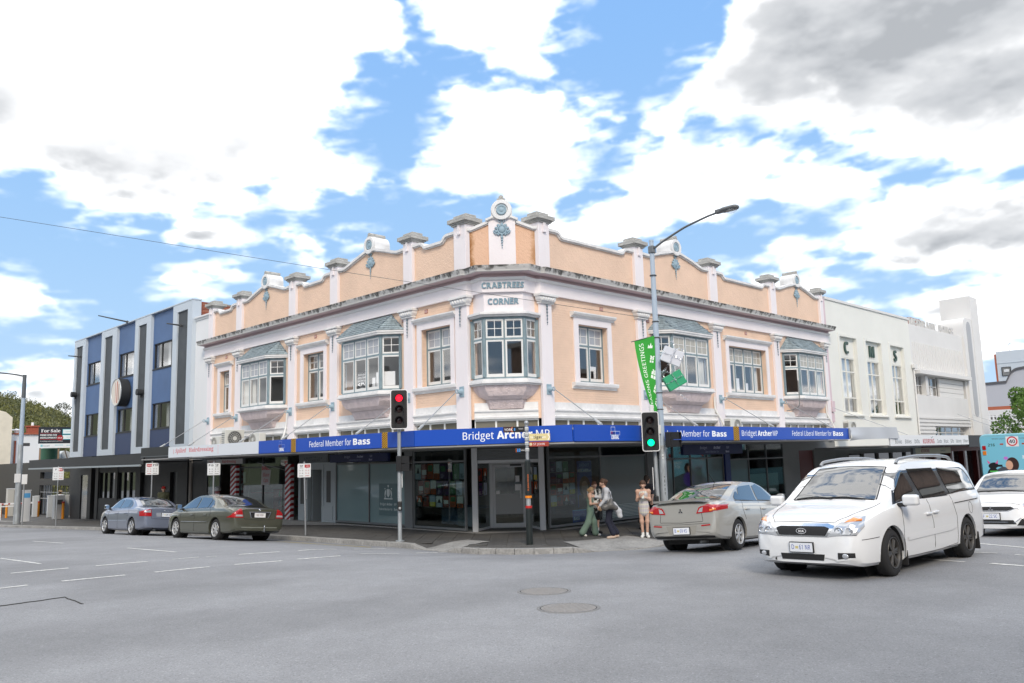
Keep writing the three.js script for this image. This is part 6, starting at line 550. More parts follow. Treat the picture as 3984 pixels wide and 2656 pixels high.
{ const x = 14.5, z = -58.3, y = footY(x, z), o = thing('sign_post', 'thin post with a small white plate beside the far left lamp', 'signpost', faceCam(x, y, z)); sub(o, 'pole', rod([0, 0, 0], [0, 3.0, 0], 0.04), galv); sub(o, 'plate', rb(-0.15, 0.15, 2.45, 3.05, 0.03, 0.05, 0.01), paper); }
// car park: bollards, boom gate, cabinets
const bolG = { yellow: mg([rod([0, 0, 0], [0, 1.0, 0], 0.085, 0.085, 12), sph(0, 1.0, 0, 0.085, 1, .5, 1)]), cap: rod([0, 1.0, 0], [0, 1.1, 0], 0.09, 0.09, 12) }, orange = M([.75, .27, .015], 0.5), bolCap = M([.45, .03, .02], 0.5);
[[16.99, -74.5, 'yellow bollard, farthest left in the car park'], [16.86, -72.2, 'yellow bollard left of the grey cabinet'], [18.05, -68.5, 'yellow bollard beside the boom gate post'], [17.95, -64.8, 'yellow bollard beside the slim grey post'], [16.82, -60.2, 'orange bollard left of the ticket box'], [17.15, -59.6, 'orange bollard right of the ticket box']].forEach(([x, z, l]) => { const o = thing('bollard', l, 'bollard', T(x, footY(x, z), z), 'car park bollards'); sub(o, 'shaft', bolG.yellow, orange); sub(o, 'cap', bolG.cap, bolCap); });
const cab = (name, l, c, x, z, w, h, d, m, extra) => { const o = thing(name, l, c, T(x, footY(x, z), z)); sub(o, 'body', rb(-w / 2, w / 2, 0, h, -d / 2, d / 2, 0.03), m); sub(o, 'lid', rb(-w / 2 - 0.02, w / 2 + 0.02, h, h + 0.05, -d / 2 - 0.02, d / 2 + 0.02, 0.015), whiteFrame); if (extra) extra(o); };
cab('service_cabinet', 'tall beige service cabinet behind the far left lamp', 'cabinet', 17.9, -74.9, 0.9, 2.1, 0.5, M([.5, .49, .45], 0.6), (o) => sub(o, 'door_seam', bx(-0.01, 0.01, 0.1, 2, 0.25, 0.256), shopDark)); cab('ticket_box', 'grey ticket box between two orange bollards', 'ticket machine', 16.98, -60.0, 0.6, 1.5, 0.5, M([.4, .42, .44], 0.5), (o) => { sub(o, 'screen_panel', bx(-0.18, 0.18, 0.95, 1.25, 0.25, 0.26), shopDark); }); cab('information_panel', 'white and blue information panel by the left lamp', 'sign', 15.6, -62, 0.5, 2.0, 0.08, whiteFrame, (o) => sub(o, 'blue_header', bx(-0.2, 0.2, 1.55, 1.85, 0.04, 0.046), M([.1, .35, .65], 0.5)));
for (const [x, z, l] of [[17.62, -67.8, 'thick pale post carrying the boom gate'], [19.2, -73.4, 'plain white post in front of the cage'], [17.56, -64.0, 'slim grey post by the second lane'], [17.6, -60.6, 'slim grey post near the black wall corner']]) { const o = thing('gate_post', l, 'post', T(x, footY(x, z), z)); sub(o, 'shaft', rb(-0.16, 0.16, 0, 1.45, -0.12, 0.12, 0.03), M([.52, .54, .55], 0.5)); sub(o, 'cap', rb(-0.17, 0.17, 1.45, 1.5, -0.13, 0.13, 0.02), whiteFrame); }
{ const x = 16.4, z = -68.2, o = thing('boom_gate', 'low white boom barrier across the car park lane', 'barrier', T(x, footY(x, z), z)); sub(o, 'beam', [rb(-1.0, 1.2, 1.05, 1.17, -0.04, 0.04, 0.01)], paper); sub(o, 'frame', [bx(-0.9, -0.82, 0, 1.05, -0.03, 0.03), bx(0.2, 0.28, 0, 1.05, -0.03, 0.03), bx(-0.82, 0.2, 0.9, 0.98, -0.03, 0.03)], paper); for (let i = 0; i < 5; i++) sub(o, 'red_band', bx(-0.8 + i * 0.4, -0.68 + i * 0.4, 1.06, 1.16, 0.041, 0.044), M([.4, .04, .03], 0.5)); }
// concrete strip of the car park crossing
for (const [z0, z1] of [[-70, -66], [-65.4, -61.5]]) { const g = strip([[z0, z1].map((z) => [15.4, footY(15.4, z) + 0.004, z]), [z0, z1].map((z) => [19.3, footY(19.3, z) + 0.004, z])].reverse()); struct('crossing_slab', g, concrete); }
// overhead wire
tag(mesh(scene, 'overhead_wire', tube([[-9, 13.6, -42], [-1.4, 11.75, -35.2], [5.97, 10.0, -28.4], [13.4, 8.15, -21.6], [19.85, 6.2, -14.16]], 0.007, 5, 80), darkSteel), 'thin dark wire running across the sky to the corner street lamp', 'wire');
// ---------- vehicles: +x forward, +y up, +z the car's right ----------
function smooth(pts) { // monotone cubic through [x, y]
  pts = pts.slice().sort((a, b) => a[0] - b[0]); const n = pts.length, d = [], m = []; for (let i = 0; i < n - 1; i++) d.push((pts[i + 1][1] - pts[i][1]) / (pts[i + 1][0] - pts[i][0])); m[0] = d[0]; m[n - 1] = d[n - 2]; for (let i = 1; i < n - 1; i++) m[i] = d[i - 1] * d[i] <= 0 ? 0 : 2 * d[i - 1] * d[i] / (d[i - 1] + d[i]);
  return (x) => { if (x <= pts[0][0]) return pts[0][1]; if (x >= pts[n - 1][0]) return pts[n - 1][1]; let i = 0; while (x > pts[i + 1][0]) i++; const h = pts[i + 1][0] - pts[i][0], t = (x - pts[i][0]) / h, t2 = t * t, t3 = t2 * t; return (2 * t3 - 3 * t2 + 1) * pts[i][1] + (t3 - 2 * t2 + t) * h * m[i] + (-2 * t3 + 3 * t2) * pts[i + 1][1] + (t3 - t2) * h * m[i + 1]; }; }
const tyreM = M([.018, .018, .019], 0.85), rubber = M([.015, .015, .016], 0.7), chrome = M([.75, .76, .78], 0.12, { metalness: 1 }), carGlass = new THREE.MeshPhysicalMaterial({ color: new THREE.Color(.012, .014, .016), roughness: 0.02, ior: 2.1, clearcoat: 1, clearcoatRoughness: 0.01 }), lampClear = new THREE.MeshPhysicalMaterial({ color: new THREE.Color(.55, .57, .6), roughness: 0.08, metalness: 0.35, clearcoat: 1 }), lampRed = new THREE.MeshPhysicalMaterial({ color: new THREE.Color(.42, .012, .015), roughness: 0.1, clearcoat: 1 }), lampAmber = new THREE.MeshPhysicalMaterial({ color: new THREE.Color(.75, .22, .02), roughness: 0.12, clearcoat: 1 }), gapM = M([.02, .02, .021], 0.8);
const paint = (c, metal = 0) => new THREE.MeshPhysicalMaterial({ color: new THREE.Color(...c), roughness: 0.32, metalness: metal, clearcoat: 1, clearcoatRoughness: 0.03 });
const csg = new Evaluator(); csg.attributes = ['position', 'normal']; csg.useGroups = false;
function wheelGeo(R, rim, w, n, style) { const tyre = lat([[rim * 0.98, -w / 2 + 0.01], [rim + 0.03, -w / 2], [R - 0.035, -w / 2 + 0.006], [R - 0.008, -w / 2 + 0.03], [R, -w / 2 + 0.06], [R, w / 2 - 0.06], [R - 0.008, w / 2 - 0.03], [R - 0.035, w / 2 - 0.006], [rim + 0.03, w / 2], [rim * 0.98, w / 2 - 0.01], [rim * 0.97, 0.0], [rim * 0.98, -w / 2 + 0.01]], 40).rotateX(PI / 2);
  const l = [lat([[rim * 0.99, w / 2 - 0.012], [rim * 0.99, w / 2 + 0.002], [rim * 0.93, w / 2 - 0.004], [rim * 0.9, w / 2 - 0.06]], 40).rotateX(PI / 2), rod([0, 0, w / 2 - 0.05], [0, 0, w / 2 - 0.012], rim * 0.2, rim * 0.17, 16)]; for (let i = 0; i < n; i++) { const a = i / n * 2 * PI, s = style === 'split' ? [[-.09, .04], [.04, .09]] : [[-.075, .075]]; for (const [p, q] of s) { const g = ex([[p * rim * 1.2, rim * 0.12], [q * rim * 1.2, rim * 0.12], [(q + (style === 'split' ? (q > .05 ? .13 : -.02) : .05)) * rim, rim * 0.93], [(p + (style === 'split' ? (p < -.05 ? -.13 : .02) : -.05)) * rim, rim * 0.93]], w / 2 - 0.05, w / 2 - 0.018, [], 0.006); l.push(g.rotateZ(a)); } }
  return { tyre, rim: mg(l), back: rod([0, 0, w / 2 - 0.09], [0, 0, w / 2 - 0.075], rim * 0.95, rim * 0.95, 24) }; }
function makeCar(name, label, cat, S, pose) {
  const [px, pz, yaw] = pose, o = thing(name, label, cat); const n = V((roadY(px - 1, pz) - roadY(px + 1, pz)) / 2, 1, (roadY(px, pz - 1) - roadY(px, pz + 1)) / 2).normalize(), f = V(Math.cos(yaw), 0, -Math.sin(yaw)); f.addScaledVector(n, -f.dot(n)).normalize(); o.quaternion.setFromRotationMatrix(new THREE.Matrix4().makeBasis(f, n, f.clone().cross(n))); o.position.set(px, roadY(px, pz) - 0.01, pz); o.updateMatrixWorld(true);
  const Tp = smooth(S.top), Wd = smooth(S.wid), Bt = smooth(S.bot), Be = smooth(S.belt), x0 = S.wid[0][0], x1 = S.wid[S.wid.length - 1][0], xs = []; const N = 72; for (let i = 0; i <= N; i++) { const t = i / N; xs.push(mix(x0, x1, t - 0.16 * Math.sin(2 * PI * t) / PI * 1.0)); }
  const sec = (x) => { const t = Tp(x), w = Wd(x), b = Bt(x), e = Math.min(Be(x), t - 0.015), h = Math.max(t - e, 0.015), s = clamp(h / 0.2), we = Math.max(w - 0.05 - h * S.tumble, w * 0.5), cr = S.crown * (0.4 + 0.6 * s), L = S.line ?? 0.6; return [[0, b], [w * 0.6, b], [w - 0.09, b + 0.012], [w - 0.035, b + 0.06], [w - 0.012, b + (e - b) * 0.25], [w, b + (e - b) * L], [w - 0.006, b + (e - b) * (L + 0.16)], [w - 0.02, b + (e - b) * 0.93], [w - 0.042, e + 0.004], [mix(w - 0.05, we, 0.35), mix(e, t - cr - 0.02 - 0.03 * s, 0.35)], [we + 0.008, t - cr - 0.025 - 0.03 * s], [we - 0.02, t - cr - 0.008], [we * 0.9 - 0.03, t - cr * 0.78], [we * 0.6, t - cr * 0.34], [we * 0.3, t - cr * 0.09], [0, t]]; };
  const K = 16, ring = 2 * K - 2, pos = [], idx = []; for (const x of xs) { const s = sec(x); for (let k = 0; k < K; k++) pos.push(x, s[k][1], s[k][0]); for (let k = K - 2; k > 0; k--) pos.push(x, s[k][1], -s[k][0]); }
  for (let i = 0; i < N; i++) for (let k = 0; k < ring; k++) { const a = i * ring + k, b = i * ring + (k + 1) % ring, c = a + ring, d = b + ring; idx.push(a, c, b, b, c, d); }
  const cap = (i, flip) => { const c = pos.length / 3, s = sec(xs[i]); pos.push(xs[i], (s[0][1] + s[K - 1][1]) / 2, 0); for (let k = 0; k < ring; k++) { const a = i * ring + k, b = i * ring + (k + 1) % ring; flip ? idx.push(c, b, a) : idx.push(c, a, b); } }; cap(0, true === false ? 0 : false); cap(N, true);
  let g = new THREE.BufferGeometry(); g.setAttribute('position', new THREE.Float32BufferAttribute(pos, 3)); g.setIndex(idx); g.computeVertexNormals();
  // make faces point outward
  { const p = g.attributes.position, I = g.index.array; let vol = 0; for (let i = 0; i < I.length; i += 3) { const a = V().fromBufferAttribute(p, I[i]), b = V().fromBufferAttribute(p, I[i + 1]), c = V().fromBufferAttribute(p, I[i + 2]); vol += a.dot(b.cross(c)); } if (vol < 0) for (let i = 0; i < I.length; i += 3) { const q = I[i]; I[i] = I[i + 1]; I[i + 1] = q; } g.computeVertexNormals(); }
  const bvh = new MeshBVH(g.clone()), bp = bvh.geometry.attributes.position, bi = bvh.geometry.index;
  let body = new Brush(g, S.paint); body.updateMatrixWorld(); const R = S.arch; for (const x of S.axles) for (const s of [-1, 1]) { const c = new Brush(new THREE.CylinderGeometry(R, R, 0.6, 40).rotateX(PI / 2).translate(x, S.wheelR * 0.98, s * (S.track + 0.2)), S.paint); c.updateMatrixWorld(); body = csg.evaluate(body, c, SUBTRACTION); body.updateMatrixWorld(); }
  const bg = toCreasedNormals(clean(body.geometry), 0.5); sub(o, 'body', uvm(bg), S.paint);
  const hit = (view, a, b) => { const ray = new THREE.Ray(); if (view === 'L' || view === 'R') { ray.origin.set(a, b, view === 'R' ? 5 : -5); ray.direction.set(0, 0, view === 'R' ? -1 : 1); } else if (view === 'T') { ray.origin.set(b, 5, a); ray.direction.set(0, -1, 0); } else { ray.origin.set(view === 'F' ? 6 : -6, b, a); ray.direction.set(view === 'F' ? -1 : 1, 0, 0); } const h = bvh.raycastFirst(ray, THREE.DoubleSide); if (!h) return null; const nn = h.face.normal.clone(); if (nn.dot(ray.direction) > 0) nn.negate(); return [h.point, nn]; };
  // patch lying on the body: polygon in the view's plane, subdivided
  const patchG = (view, poly, eps, nr = 8, nc = 10) => { const ys = poly.map((p) => p[1]), lo = Math.min(...ys), hi = Math.max(...ys), rows = []; for (let j = 0; j <= nr; j++) { const y = mix(lo + 1e-4, hi - 1e-4, j / nr); let a = 1e9, b = -1e9; for (let i = 0; i < poly.length; i++) { const p = poly[i], q = poly[(i + 1) % poly.length]; if ((p[1] - y) * (q[1] - y) <= 0 && p[1] !== q[1]) { const x = p[0] + (q[0] - p[0]) * (y - p[1]) / (q[1] - p[1]); a = Math.min(a, x); b = Math.max(b, x); } } const r = []; for (let i = 0; i <= nc; i++) { const h = hit(view, mix(a, b, i / nc), y); if (!h) { r.push(r[r.length - 1] || [0, 0, 0]); continue; } const q = h[0].clone().addScaledVector(h[1], eps); r.push([q.x, q.y, q.z]); } rows.push(r); } const s = strip(rows); s.computeVertexNormals(); return s; };
  const C = { o, S, hit, patch: (nm, view, poly, m, eps = 0.006, nr, nc) => sub(o, nm, patchG(view, poly, eps, nr, nc), m), patchG,
    seam: (view, pts, w = 0.008, m = gapM, nm = 'panel_gap') => { const l = [], P = []; for (let i = 0; i + 1 < pts.length; i++) for (let k = 0; k < 6; k++) P.push([mix(pts[i][0], pts[i + 1][0], k / 6), mix(pts[i][1], pts[i + 1][1], k / 6)]); P.push(pts[pts.length - 1]); const q = P.map((p) => hit(view, p[0], p[1])).filter(Boolean).map((h) => h[0].clone().addScaledVector(h[1], 0.0)); if (q.length > 2) sub(o, nm, new THREE.TubeGeometry(new THREE.CatmullRomCurve3(q), q.length * 2, w * 0.6, 5), m); },
    both: (fn) => { fn('L', -1); fn('R', 1); }, at: (view, a, b) => hit(view, a, b) };
  const wg = wheelGeo(S.wheelR, S.rim, 0.215, S.spokes, S.spokeStyle); for (const x of S.axles) for (const s of [-1, 1]) { const w = new THREE.Group(); w.name = 'wheel'; w.position.set(x, S.wheelR, s * (S.track - 0.1)); if (s < 0) w.rotation.y = PI; w.rotation.order = 'YXZ'; if (x > 0 && S.steer) w.rotation.y += S.steer; w.rotation.z = 0.4 * x; o.add(w); sub(w, 'tyre', wg.tyre, tyreM); sub(w, 'rim', wg.rim, S.rimM); sub(w, 'brake_disc', wg.back, darkSteel); sub(o, 'arch_liner', [new THREE.CylinderGeometry(R - 0.006, R - 0.006, 0.3, 30, 1, true, 0, PI).rotateX(PI / 2).rotateZ(PI / 2).translate(x, S.wheelR * 0.98, s * (S.track - 0.17)), new THREE.CircleGeometry(R, 30).translate(x, S.wheelR * 0.98, s * (S.track - 0.31))], rubber); }
  sub(o, 'underbody', [bx(x0 + 0.5, x1 - 0.5, 0.16, 0.3, -0.6, 0.6), rod([S.axles[0], S.wheelR, -0.6], [S.axles[0], S.wheelR, 0.6], 0.06)], rubber);
  return C;
}
function plateOn(C, view, y, str, sub2, colr, bg, z = 0, w = 0.372, h = 0.134) { const k = C.at(view, z, y); const p = k[0], f = view === 'F' ? 1 : -1, t = canvas(256, 92, (x) => { fill(x, 256, 92, bg); let xx = 14; txt(x, str[0], 16, 44, 66, { align: 'left', color: colr, sx: .82 }); if (sub2) { x.fillStyle = '#cdbf86'; x.fillRect(62, 34, 34, 26); txt(x, str.slice(1).trim(), 104, 44, 66, { align: 'left', color: colr, sx: .72 }); } else txt(x, str.slice(1).trim(), 52, 44, 66, { align: 'left', color: colr, sx: .8 }); }); const g = new THREE.Group(); g.name = 'number_plate'; g.position.set(p.x + f * 0.03, y, z); g.rotation.y = f > 0 ? PI / 2 : -PI / 2; C.o.add(g); sub(g, 'holder', rb(-w / 2 - 0.012, w / 2 + 0.012, -h / 2 - 0.012, h / 2 + 0.012, -0.04, -0.004, 0.006), rubber); sub(g, 'plate_print', ...print(w, h, t, 0.4)); }
function mirrorOn(C, x, y, m, out = 0.2) { C.both((v, s) => { const h = C.at(v, x, y)[0]; const z = h.z; const g = new THREE.Group(); g.name = 'door_mirror'; C.o.add(g); sub(g, 'shell', new RoundedBoxGeometry(0.14, 0.17, out, 3, 0.05).translate(x + 0.02, y + 0.07, z + s * (0.08 + out / 2)), m); sub(g, 'mirror_face', bx(x - 0.058, x - 0.052, y, y + 0.14, z + s * 0.1, z + s * (0.06 + out)), chrome); sub(g, 'stalk', rb(x - 0.04, x + 0.06, y - 0.03, y + 0.03, z - s * 0.01, z + s * 0.12, 0.02), rubber); }); }
const handle = (C, x, y, m) => C.both((v, s) => { const z = C.at(v, x, y)[0].z; sub(C.o, 'door_handle', rb(x - 0.1, x + 0.1, y - 0.018, y + 0.018, z - s * 0.005, z + s * 0.035, 0.014), m); });
const wiper = (C, l) => sub(C.o, 'wiper', l.map((q) => { const P = q.map(([x, z]) => { const h = C.at('T', z, x); const p = h[0].clone().addScaledVector(h[1], 0.022); return [p.x, p.y, p.z]; }); return tube(P, 0.012, 5, 14); }), rubber);
const whitePaint = paint([.78, .79, .80]);
// white people-mover crossing towards the viewer's left
{ const S = { paint: whitePaint, wid: [[-2.65, .66], [-2.62, .8], [-2.5, .9], [-2.2, .955], [-1.5, .985], [0, .992], [1.5, .985], [1.95, .95], [2.2, .9], [2.36, .82], [2.45, .72], [2.49, .56]], top: [[-2.65, .62], [-2.63, .9], [-2.58, 1.12], [-2.46, 1.46], [-2.34, 1.62], [-2.1, 1.7], [-1.6, 1.745], [-.8, 1.77], [0, 1.76], [.42, 1.715], [.6, 1.66], [1.0, 1.41], [1.44, 1.125], [1.6, 1.075], [1.9, 1.02], [2.2, .945], [2.38, .86], [2.45, .74], [2.49, .55]], bot: [[-2.65, .34], [-2.3, .26], [-1, .22], [1, .2], [2.2, .2], [2.49, .26]], belt: [[-2.65, .5], [-2.6, .95], [-2.4, 1.1], [-1.5, 1.1], [0, 1.065], [1, 1.04], [1.5, 1.0], [2.0, .9], [2.36, .74], [2.49, .4]], tumble: .27, crown: .05, axles: [-1.51, 1.51], wheelR: .355, rim: .235, track: .955, arch: .415, spokes: 6, spokeStyle: 'split', rimM: M([.10, .095, .09], 0.4, { metalness: 0.6 }), steer: 0.06 };
  const C = makeCar('people_mover', 'white people mover with roof rails crossing the junction, nearest vehicle', 'van', S, [14.6, -6.05, 3.103]);
  C.both((v) => { C.patch('window_surround', v, [[1.30, 1.06], [-2.3, 1.14], [-2.26, 1.4], [-2.1, 1.54], [-1.8, 1.6], [.7, 1.615], [.86, 1.55]], M([.012, .012, .013], 0.25), 0.004, 12, 30); C.patch('side_window', v, [[1.2, 1.085], [.36, 1.09], [.56, 1.575], [.76, 1.565]], carGlass, 0.009, 10, 10); C.patch('side_window', v, [[.17, 1.1], [-.78, 1.12], [-.66, 1.585], [.36, 1.585]], carGlass, 0.009, 10, 10); C.patch('side_window', v, [[-.95, 1.125], [-2.2, 1.16], [-2.18, 1.36], [-2.05, 1.5], [-1.8, 1.57], [-.85, 1.585]], carGlass, 0.009, 12, 12);
    C.seam(v, [[1.12, .26], [1.14, .6], [1.1, 1.05]]); C.seam(v, [[-.02, .25], [.0, .7], [.08, 1.08]]); C.seam(v, [[-1.0, .3], [-1.02, .75], [-.9, 1.12]]); C.seam(v, [[1.1, .26], [0, .25], [-1.0, .3]]); C.seam(v, [[-1.0, .97], [-2.2, 1.0]], 0.014); C.seam(v, [[1.93, .62], [2.3, .6]]); C.patch('side_moulding', v, [[1.02, .50], [-.95, .54], [-.95, .64], [1.02, .60]], whitePaint, 0.014, 4, 20); });
  handle(C, -.12, .87, whitePaint); handle(C, .16, .86, whitePaint);
  C.both((v) => { const p = []; for (let i = 0; i <= 18; i++) { const a = i / 18 * 2 * PI; p.push([-1.72 + Math.cos(a) * .09, .86 + Math.sin(a) * .1]); } C.seam(v, p, 0.006); });
  C.patch('windscreen', 'T', [[-.68, 1.36], [.68, 1.36], [.56, .62], [-.56, .62]], carGlass, 0.008, 12, 14); C.seam('T', [[-.68, 1.37], [.68, 1.37]], 0.02, rubber, 'windscreen_seal'); C.seam('T', [[-.70, 1.36], [-.575, .6]], 0.02, rubber, 'windscreen_seal'); C.seam('T', [[.70, 1.36], [.575, .6]], 0.02, rubber, 'windscreen_seal'); C.seam('T', [[-.57, .6], [.57, .6]], 0.016, rubber, 'windscreen_seal'); wiper(C, [[[1.4, -.55], [1.36, -.2], [1.38, .1]], [[1.4, 0], [1.35, .3], [1.38, .62]]]);
  C.seam('T', [[-.80, 1.44], [-.74, 1.8], [-.62, 2.2], [-.5, 2.36]]); C.seam('T', [[.80, 1.44], [.74, 1.8], [.62, 2.2], [.5, 2.36]]); C.seam('F', [[-.5, .845], [0, .86], [.5, .845]]);
  for (const s of [-1, 1]) { C.patch('headlight', 'F', [[s * .40, .64], [s * .80, .655], [s * .875, .78], [s * .84, .93], [s * .72, .93], [s * .56, .83]], lampClear, 0.008, 12, 12); for (const [z, y, r] of [[.58, .73, .055], [.72, .73, .045]]) { const p = C.at('F', s * z, y)[0]; sub(C.o, 'headlight_reflector', [new THREE.TorusGeometry(r, 0.012, 6, 18).rotateY(PI / 2).translate(p.x + 0.005, y, s * z), sph(p.x - 0.01, y, s * z, r * 0.7, .5, 1, 1, 12)], chrome); } C.patch('indicator', 'F', [[s * .64, .845], [s * .83, .86], [s * .825, .9], [s * .72, .91]], lampAmber, 0.012, 4, 8); C.patch('fog_light_bezel', 'F', [[s * .56, .33], [s * .78, .34], [s * .78, .42], [s * .56, .42]], rubber, 0.008, 4, 6); const fp = C.at('F', s * .66, .375)[0]; sub(C.o, 'fog_light', [sph(fp.x + 0.01, .375, s * .66, .034, .4, 1, 1.6, 12)], lampClear); sub(C.o, 'roof_rail', [tube([[.42, 1.68, s * .66], [.3, 1.75, s * .655], [-.4, 1.795, s * .66], [-1.2, 1.795, s * .665], [-1.75, 1.76, s * .665], [-1.9, 1.68, s * .665]], 0.026, 8, 50)], M([.35, .36, .37], 0.35, { metalness: 0.5 })); sub(C.o, 'mudflap', rb(-1.98, -1.95, .12, .42, s * .78, s * .97, 0.01), rubber); sub(C.o, 'mudflap', rb(1.05, 1.08, .13, .36, s * .80, s * .97, 0.01), rubber); }
  C.patch('grille_surround', 'F', [[-.40, .64], [.40, .64], [.52, .80], [.4, .835], [-.4, .835], [-.52, .80]], chrome, 0.006, 6, 20); C.patch('grille', 'F', [[-.37, .66], [.37, .66], [.44, .765], [.36, .79], [-.36, .79], [-.44, .765]], rubber, 0.014, 6, 20); for (let i = 0; i < 4; i++) { C.seam('F', [[-.38, .68 + i * .028], [0, .68 + i * .028], [.38, .68 + i * .028]], 0.006, M([.05, .05, .05], .4), 'grille_bar'); } C.patch('lower_intake', 'F', [[-.34, .30], [.34, .30], [.36, .39], [-.36, .39]], rubber, 0.006, 4, 12);
  { const p = C.at('F', 0, .725)[0]; const t = canvas(128, 64, (x) => { fill(x, 128, 64, '#26282c'); x.fillStyle = '#dfe2e6'; x.beginPath(); x.ellipse(64, 32, 63, 31, 0, 0, 7); x.fill(); x.fillStyle = '#26282c'; x.beginPath(); x.ellipse(64, 32, 57, 26, 0, 0, 7); x.fill(); txt(x, 'KIA', 64, 33, 34, { weight: 'bold', sx: 1.25 }); }); sub(C.o, 'badge', new THREE.CircleGeometry(0.5, 28).scale(.17, .088, 1).rotateY(PI / 2), new THREE.MeshStandardMaterial({ map: t, roughness: .3 }), T(p.x + .028, .725, 0)); sub(C.o, 'badge_back', new THREE.CylinderGeometry(.5, .5, .02, 28).rotateX(PI / 2).scale(.172, .09, 1).rotateY(PI / 2), chrome, T(p.x + .015, .725, 0)); }
  plateOn(C, 'F', .485, 'D 61 NR', true, '#2440a0', '#e6e9ee'); mirrorOn(C, 1.12, 1.05, whitePaint, .24); C.patch('rear_window', 'B', [[-.62, 1.16], [.62, 1.16], [.55, 1.56], [-.55, 1.56]], carGlass, .008, 6, 10); for (const s of [-1, 1]) C.patch('tail_light', 'B', [[s * .62, .85], [s * .84, .85], [s * .82, 1.2], [s * .70, 1.2]], lampRed, .008, 8, 6);
  C.patch('bumper_scuff', 'F', [[.43, .265], [.46, .262], [.465, .32], [.44, .33]], rubber, .004, 3, 2); }
const sedanSide = (C, win, belt, m = chrome) => C.both((v) => { win.forEach((p) => C.patch('side_window', v, p, carGlass, 0.008, 10, 12)); });
// champagne sedan leaving the junction
{ const pm = paint([.45, .44, .405], .35), S = { paint: pm, wid: [[-2.3, .66], [-2.27, .76], [-2.15, .82], [-1.8, .86], [-1.2, .885], [0, .875], [1.2, .88], [1.8, .84], [2.1, .76], [2.22, .66], [2.27, .5]], top: [[-2.3, .56], [-2.285, .9], [-2.25, 1.01], [-2.15, 1.055], [-1.9, 1.075], [-1.66, 1.085], [-1.4, 1.165], [-1.0, 1.325], [-.62, 1.43], [-.2, 1.485], [.15, 1.485], [.55, 1.41], [1.28, 1.04], [1.6, .99], [2.0, .87], [2.2, .72], [2.27, .5]], bot: [[-2.3, .36], [-2, .26], [-1, .2], [1, .18], [2.27, .24]], belt: [[-2.3, .5], [-2.25, .92], [-1.8, 1.0], [-1, .985], [0, .96], [1.3, .94], [2, .78], [2.27, .4]], tumble: .38, crown: .045, axles: [-1.3175, 1.3175], wheelR: .325, rim: .215, track: .85, arch: .375, spokes: 7, rimM: M([.5, .51, .52], .35, { metalness: .5 }) };
  const C = makeCar('champagne_sedan', 'champagne silver sedan driving away past the corner street lamp', 'car', S, [17.25, -10.55, .13]);
  sedanSide(C, [[[.98, .985], [-.02, 1.0], [.06, 1.36], [.32, 1.385], [.56, 1.31]], [[-.12, 1.0], [-.92, 1.02], [-1.0, 1.1], [-.82, 1.3], [-.6, 1.36], [-.03, 1.37]], [[-.96, 1.03], [-1.28, 1.05], [-1.24, 1.12], [-1.05, 1.22], [-.97, 1.22]]]);
  C.both((v) => { C.seam(v, [[.95, .28], [1.0, .7], [.98, .97]]); C.seam(v, [[-.05, .25], [-.06, .98]]); C.seam(v, [[-.95, .62], [-1.05, .85], [-1.0, 1.0]]); C.seam(v, [[1.1, .985], [-1.3, 1.03]], 0.014, rubber, 'window_trim'); }); handle(C, -.82, .84, pm); handle(C, .14, .82, pm);
  C.patch('rear_window', 'T', [[-.6, -1.62], [.6, -1.62], [.5, -.66], [-.5, -.66]], carGlass, .008, 12, 12); C.patch('windscreen', 'T', [[-.56, .48], [.56, .48], [.64, 1.24], [-.64, 1.24]], carGlass, .008, 8, 10); sub(C.o, 'boot_spoiler', [ex([[-2.31, 1.055], [-2.1, 1.06], [-2.12, 1.085], [-2.33, 1.1]], -.62, .62, [], .008)], pm);
  for (const s of [-1, 1]) { C.patch('tail_light', 'B', [[s * .36, .80], [s * .66, .81], [s * .85, .86], [s * .84, .97], [s * .62, .985], [s * .42, .93]], lampRed, .01, 8, 12); C.patch('tail_light_clear', 'B', [[s * .40, .83], [s * .5, .83], [s * .52, .93], [s * .46, .92]], lampClear, .014, 4, 4); C.patch('tail_light_amber', 'B', [[s * .66, .84], [s * .78, .86], [s * .77, .9], [s * .66, .89]], lampAmber, .014, 3, 4); C.patch('bumper_reflector', 'B', [[s * .46, .54], [s * .66, .545], [s * .66, .58], [s * .46, .575]], lampRed, .008, 3, 6); }
  C.seam('B', [[-.46, .95], [-.5, .64], [0, .62], [.5, .64], [.46, .95]]); C.seam('B', [[-.78, .6], [0, .585], [.78, .6]], .006); C.patch('plate_recess', 'B', [[-.3, .38], [.3, .38], [.36, .56], [-.36, .56]], M([.3, .29, .26], .4), .003, 4, 8); C.patch('bumper_valance', 'B', [[-.68, .30], [.68, .30], [.7, .34], [-.7, .34]], rubber, .004, 3, 12); plateOn(C, 'B', .455, 'B 69 KS', true, '#2440a0', '#e6e9ee');
  { const p = C.at('B', 0, .86)[0]; const dia = (a) => ex([[0, 0], [.018, .03], [0, .06], [-.018, .03]], 0, .012).rotateZ(a); sub(C.o, 'badge', mg([dia(0), dia(2.094), dia(-2.094)]).rotateY(-PI / 2), chrome, T(p.x - .004, .86, 0)); } sub(C.o, 'aerial', [rod([-.45, 1.45, 0], [-.72, 1.66, 0], .008, .004), sph(-.44, 1.45, 0, .03, 1.4, .6, .8)], rubber); mirrorOn(C, .92, .98, pm, .17); sub(C.o, 'exhaust', [rod([-2.3, .22, .42], [-2.0, .22, .42], .03)], darkSteel); }
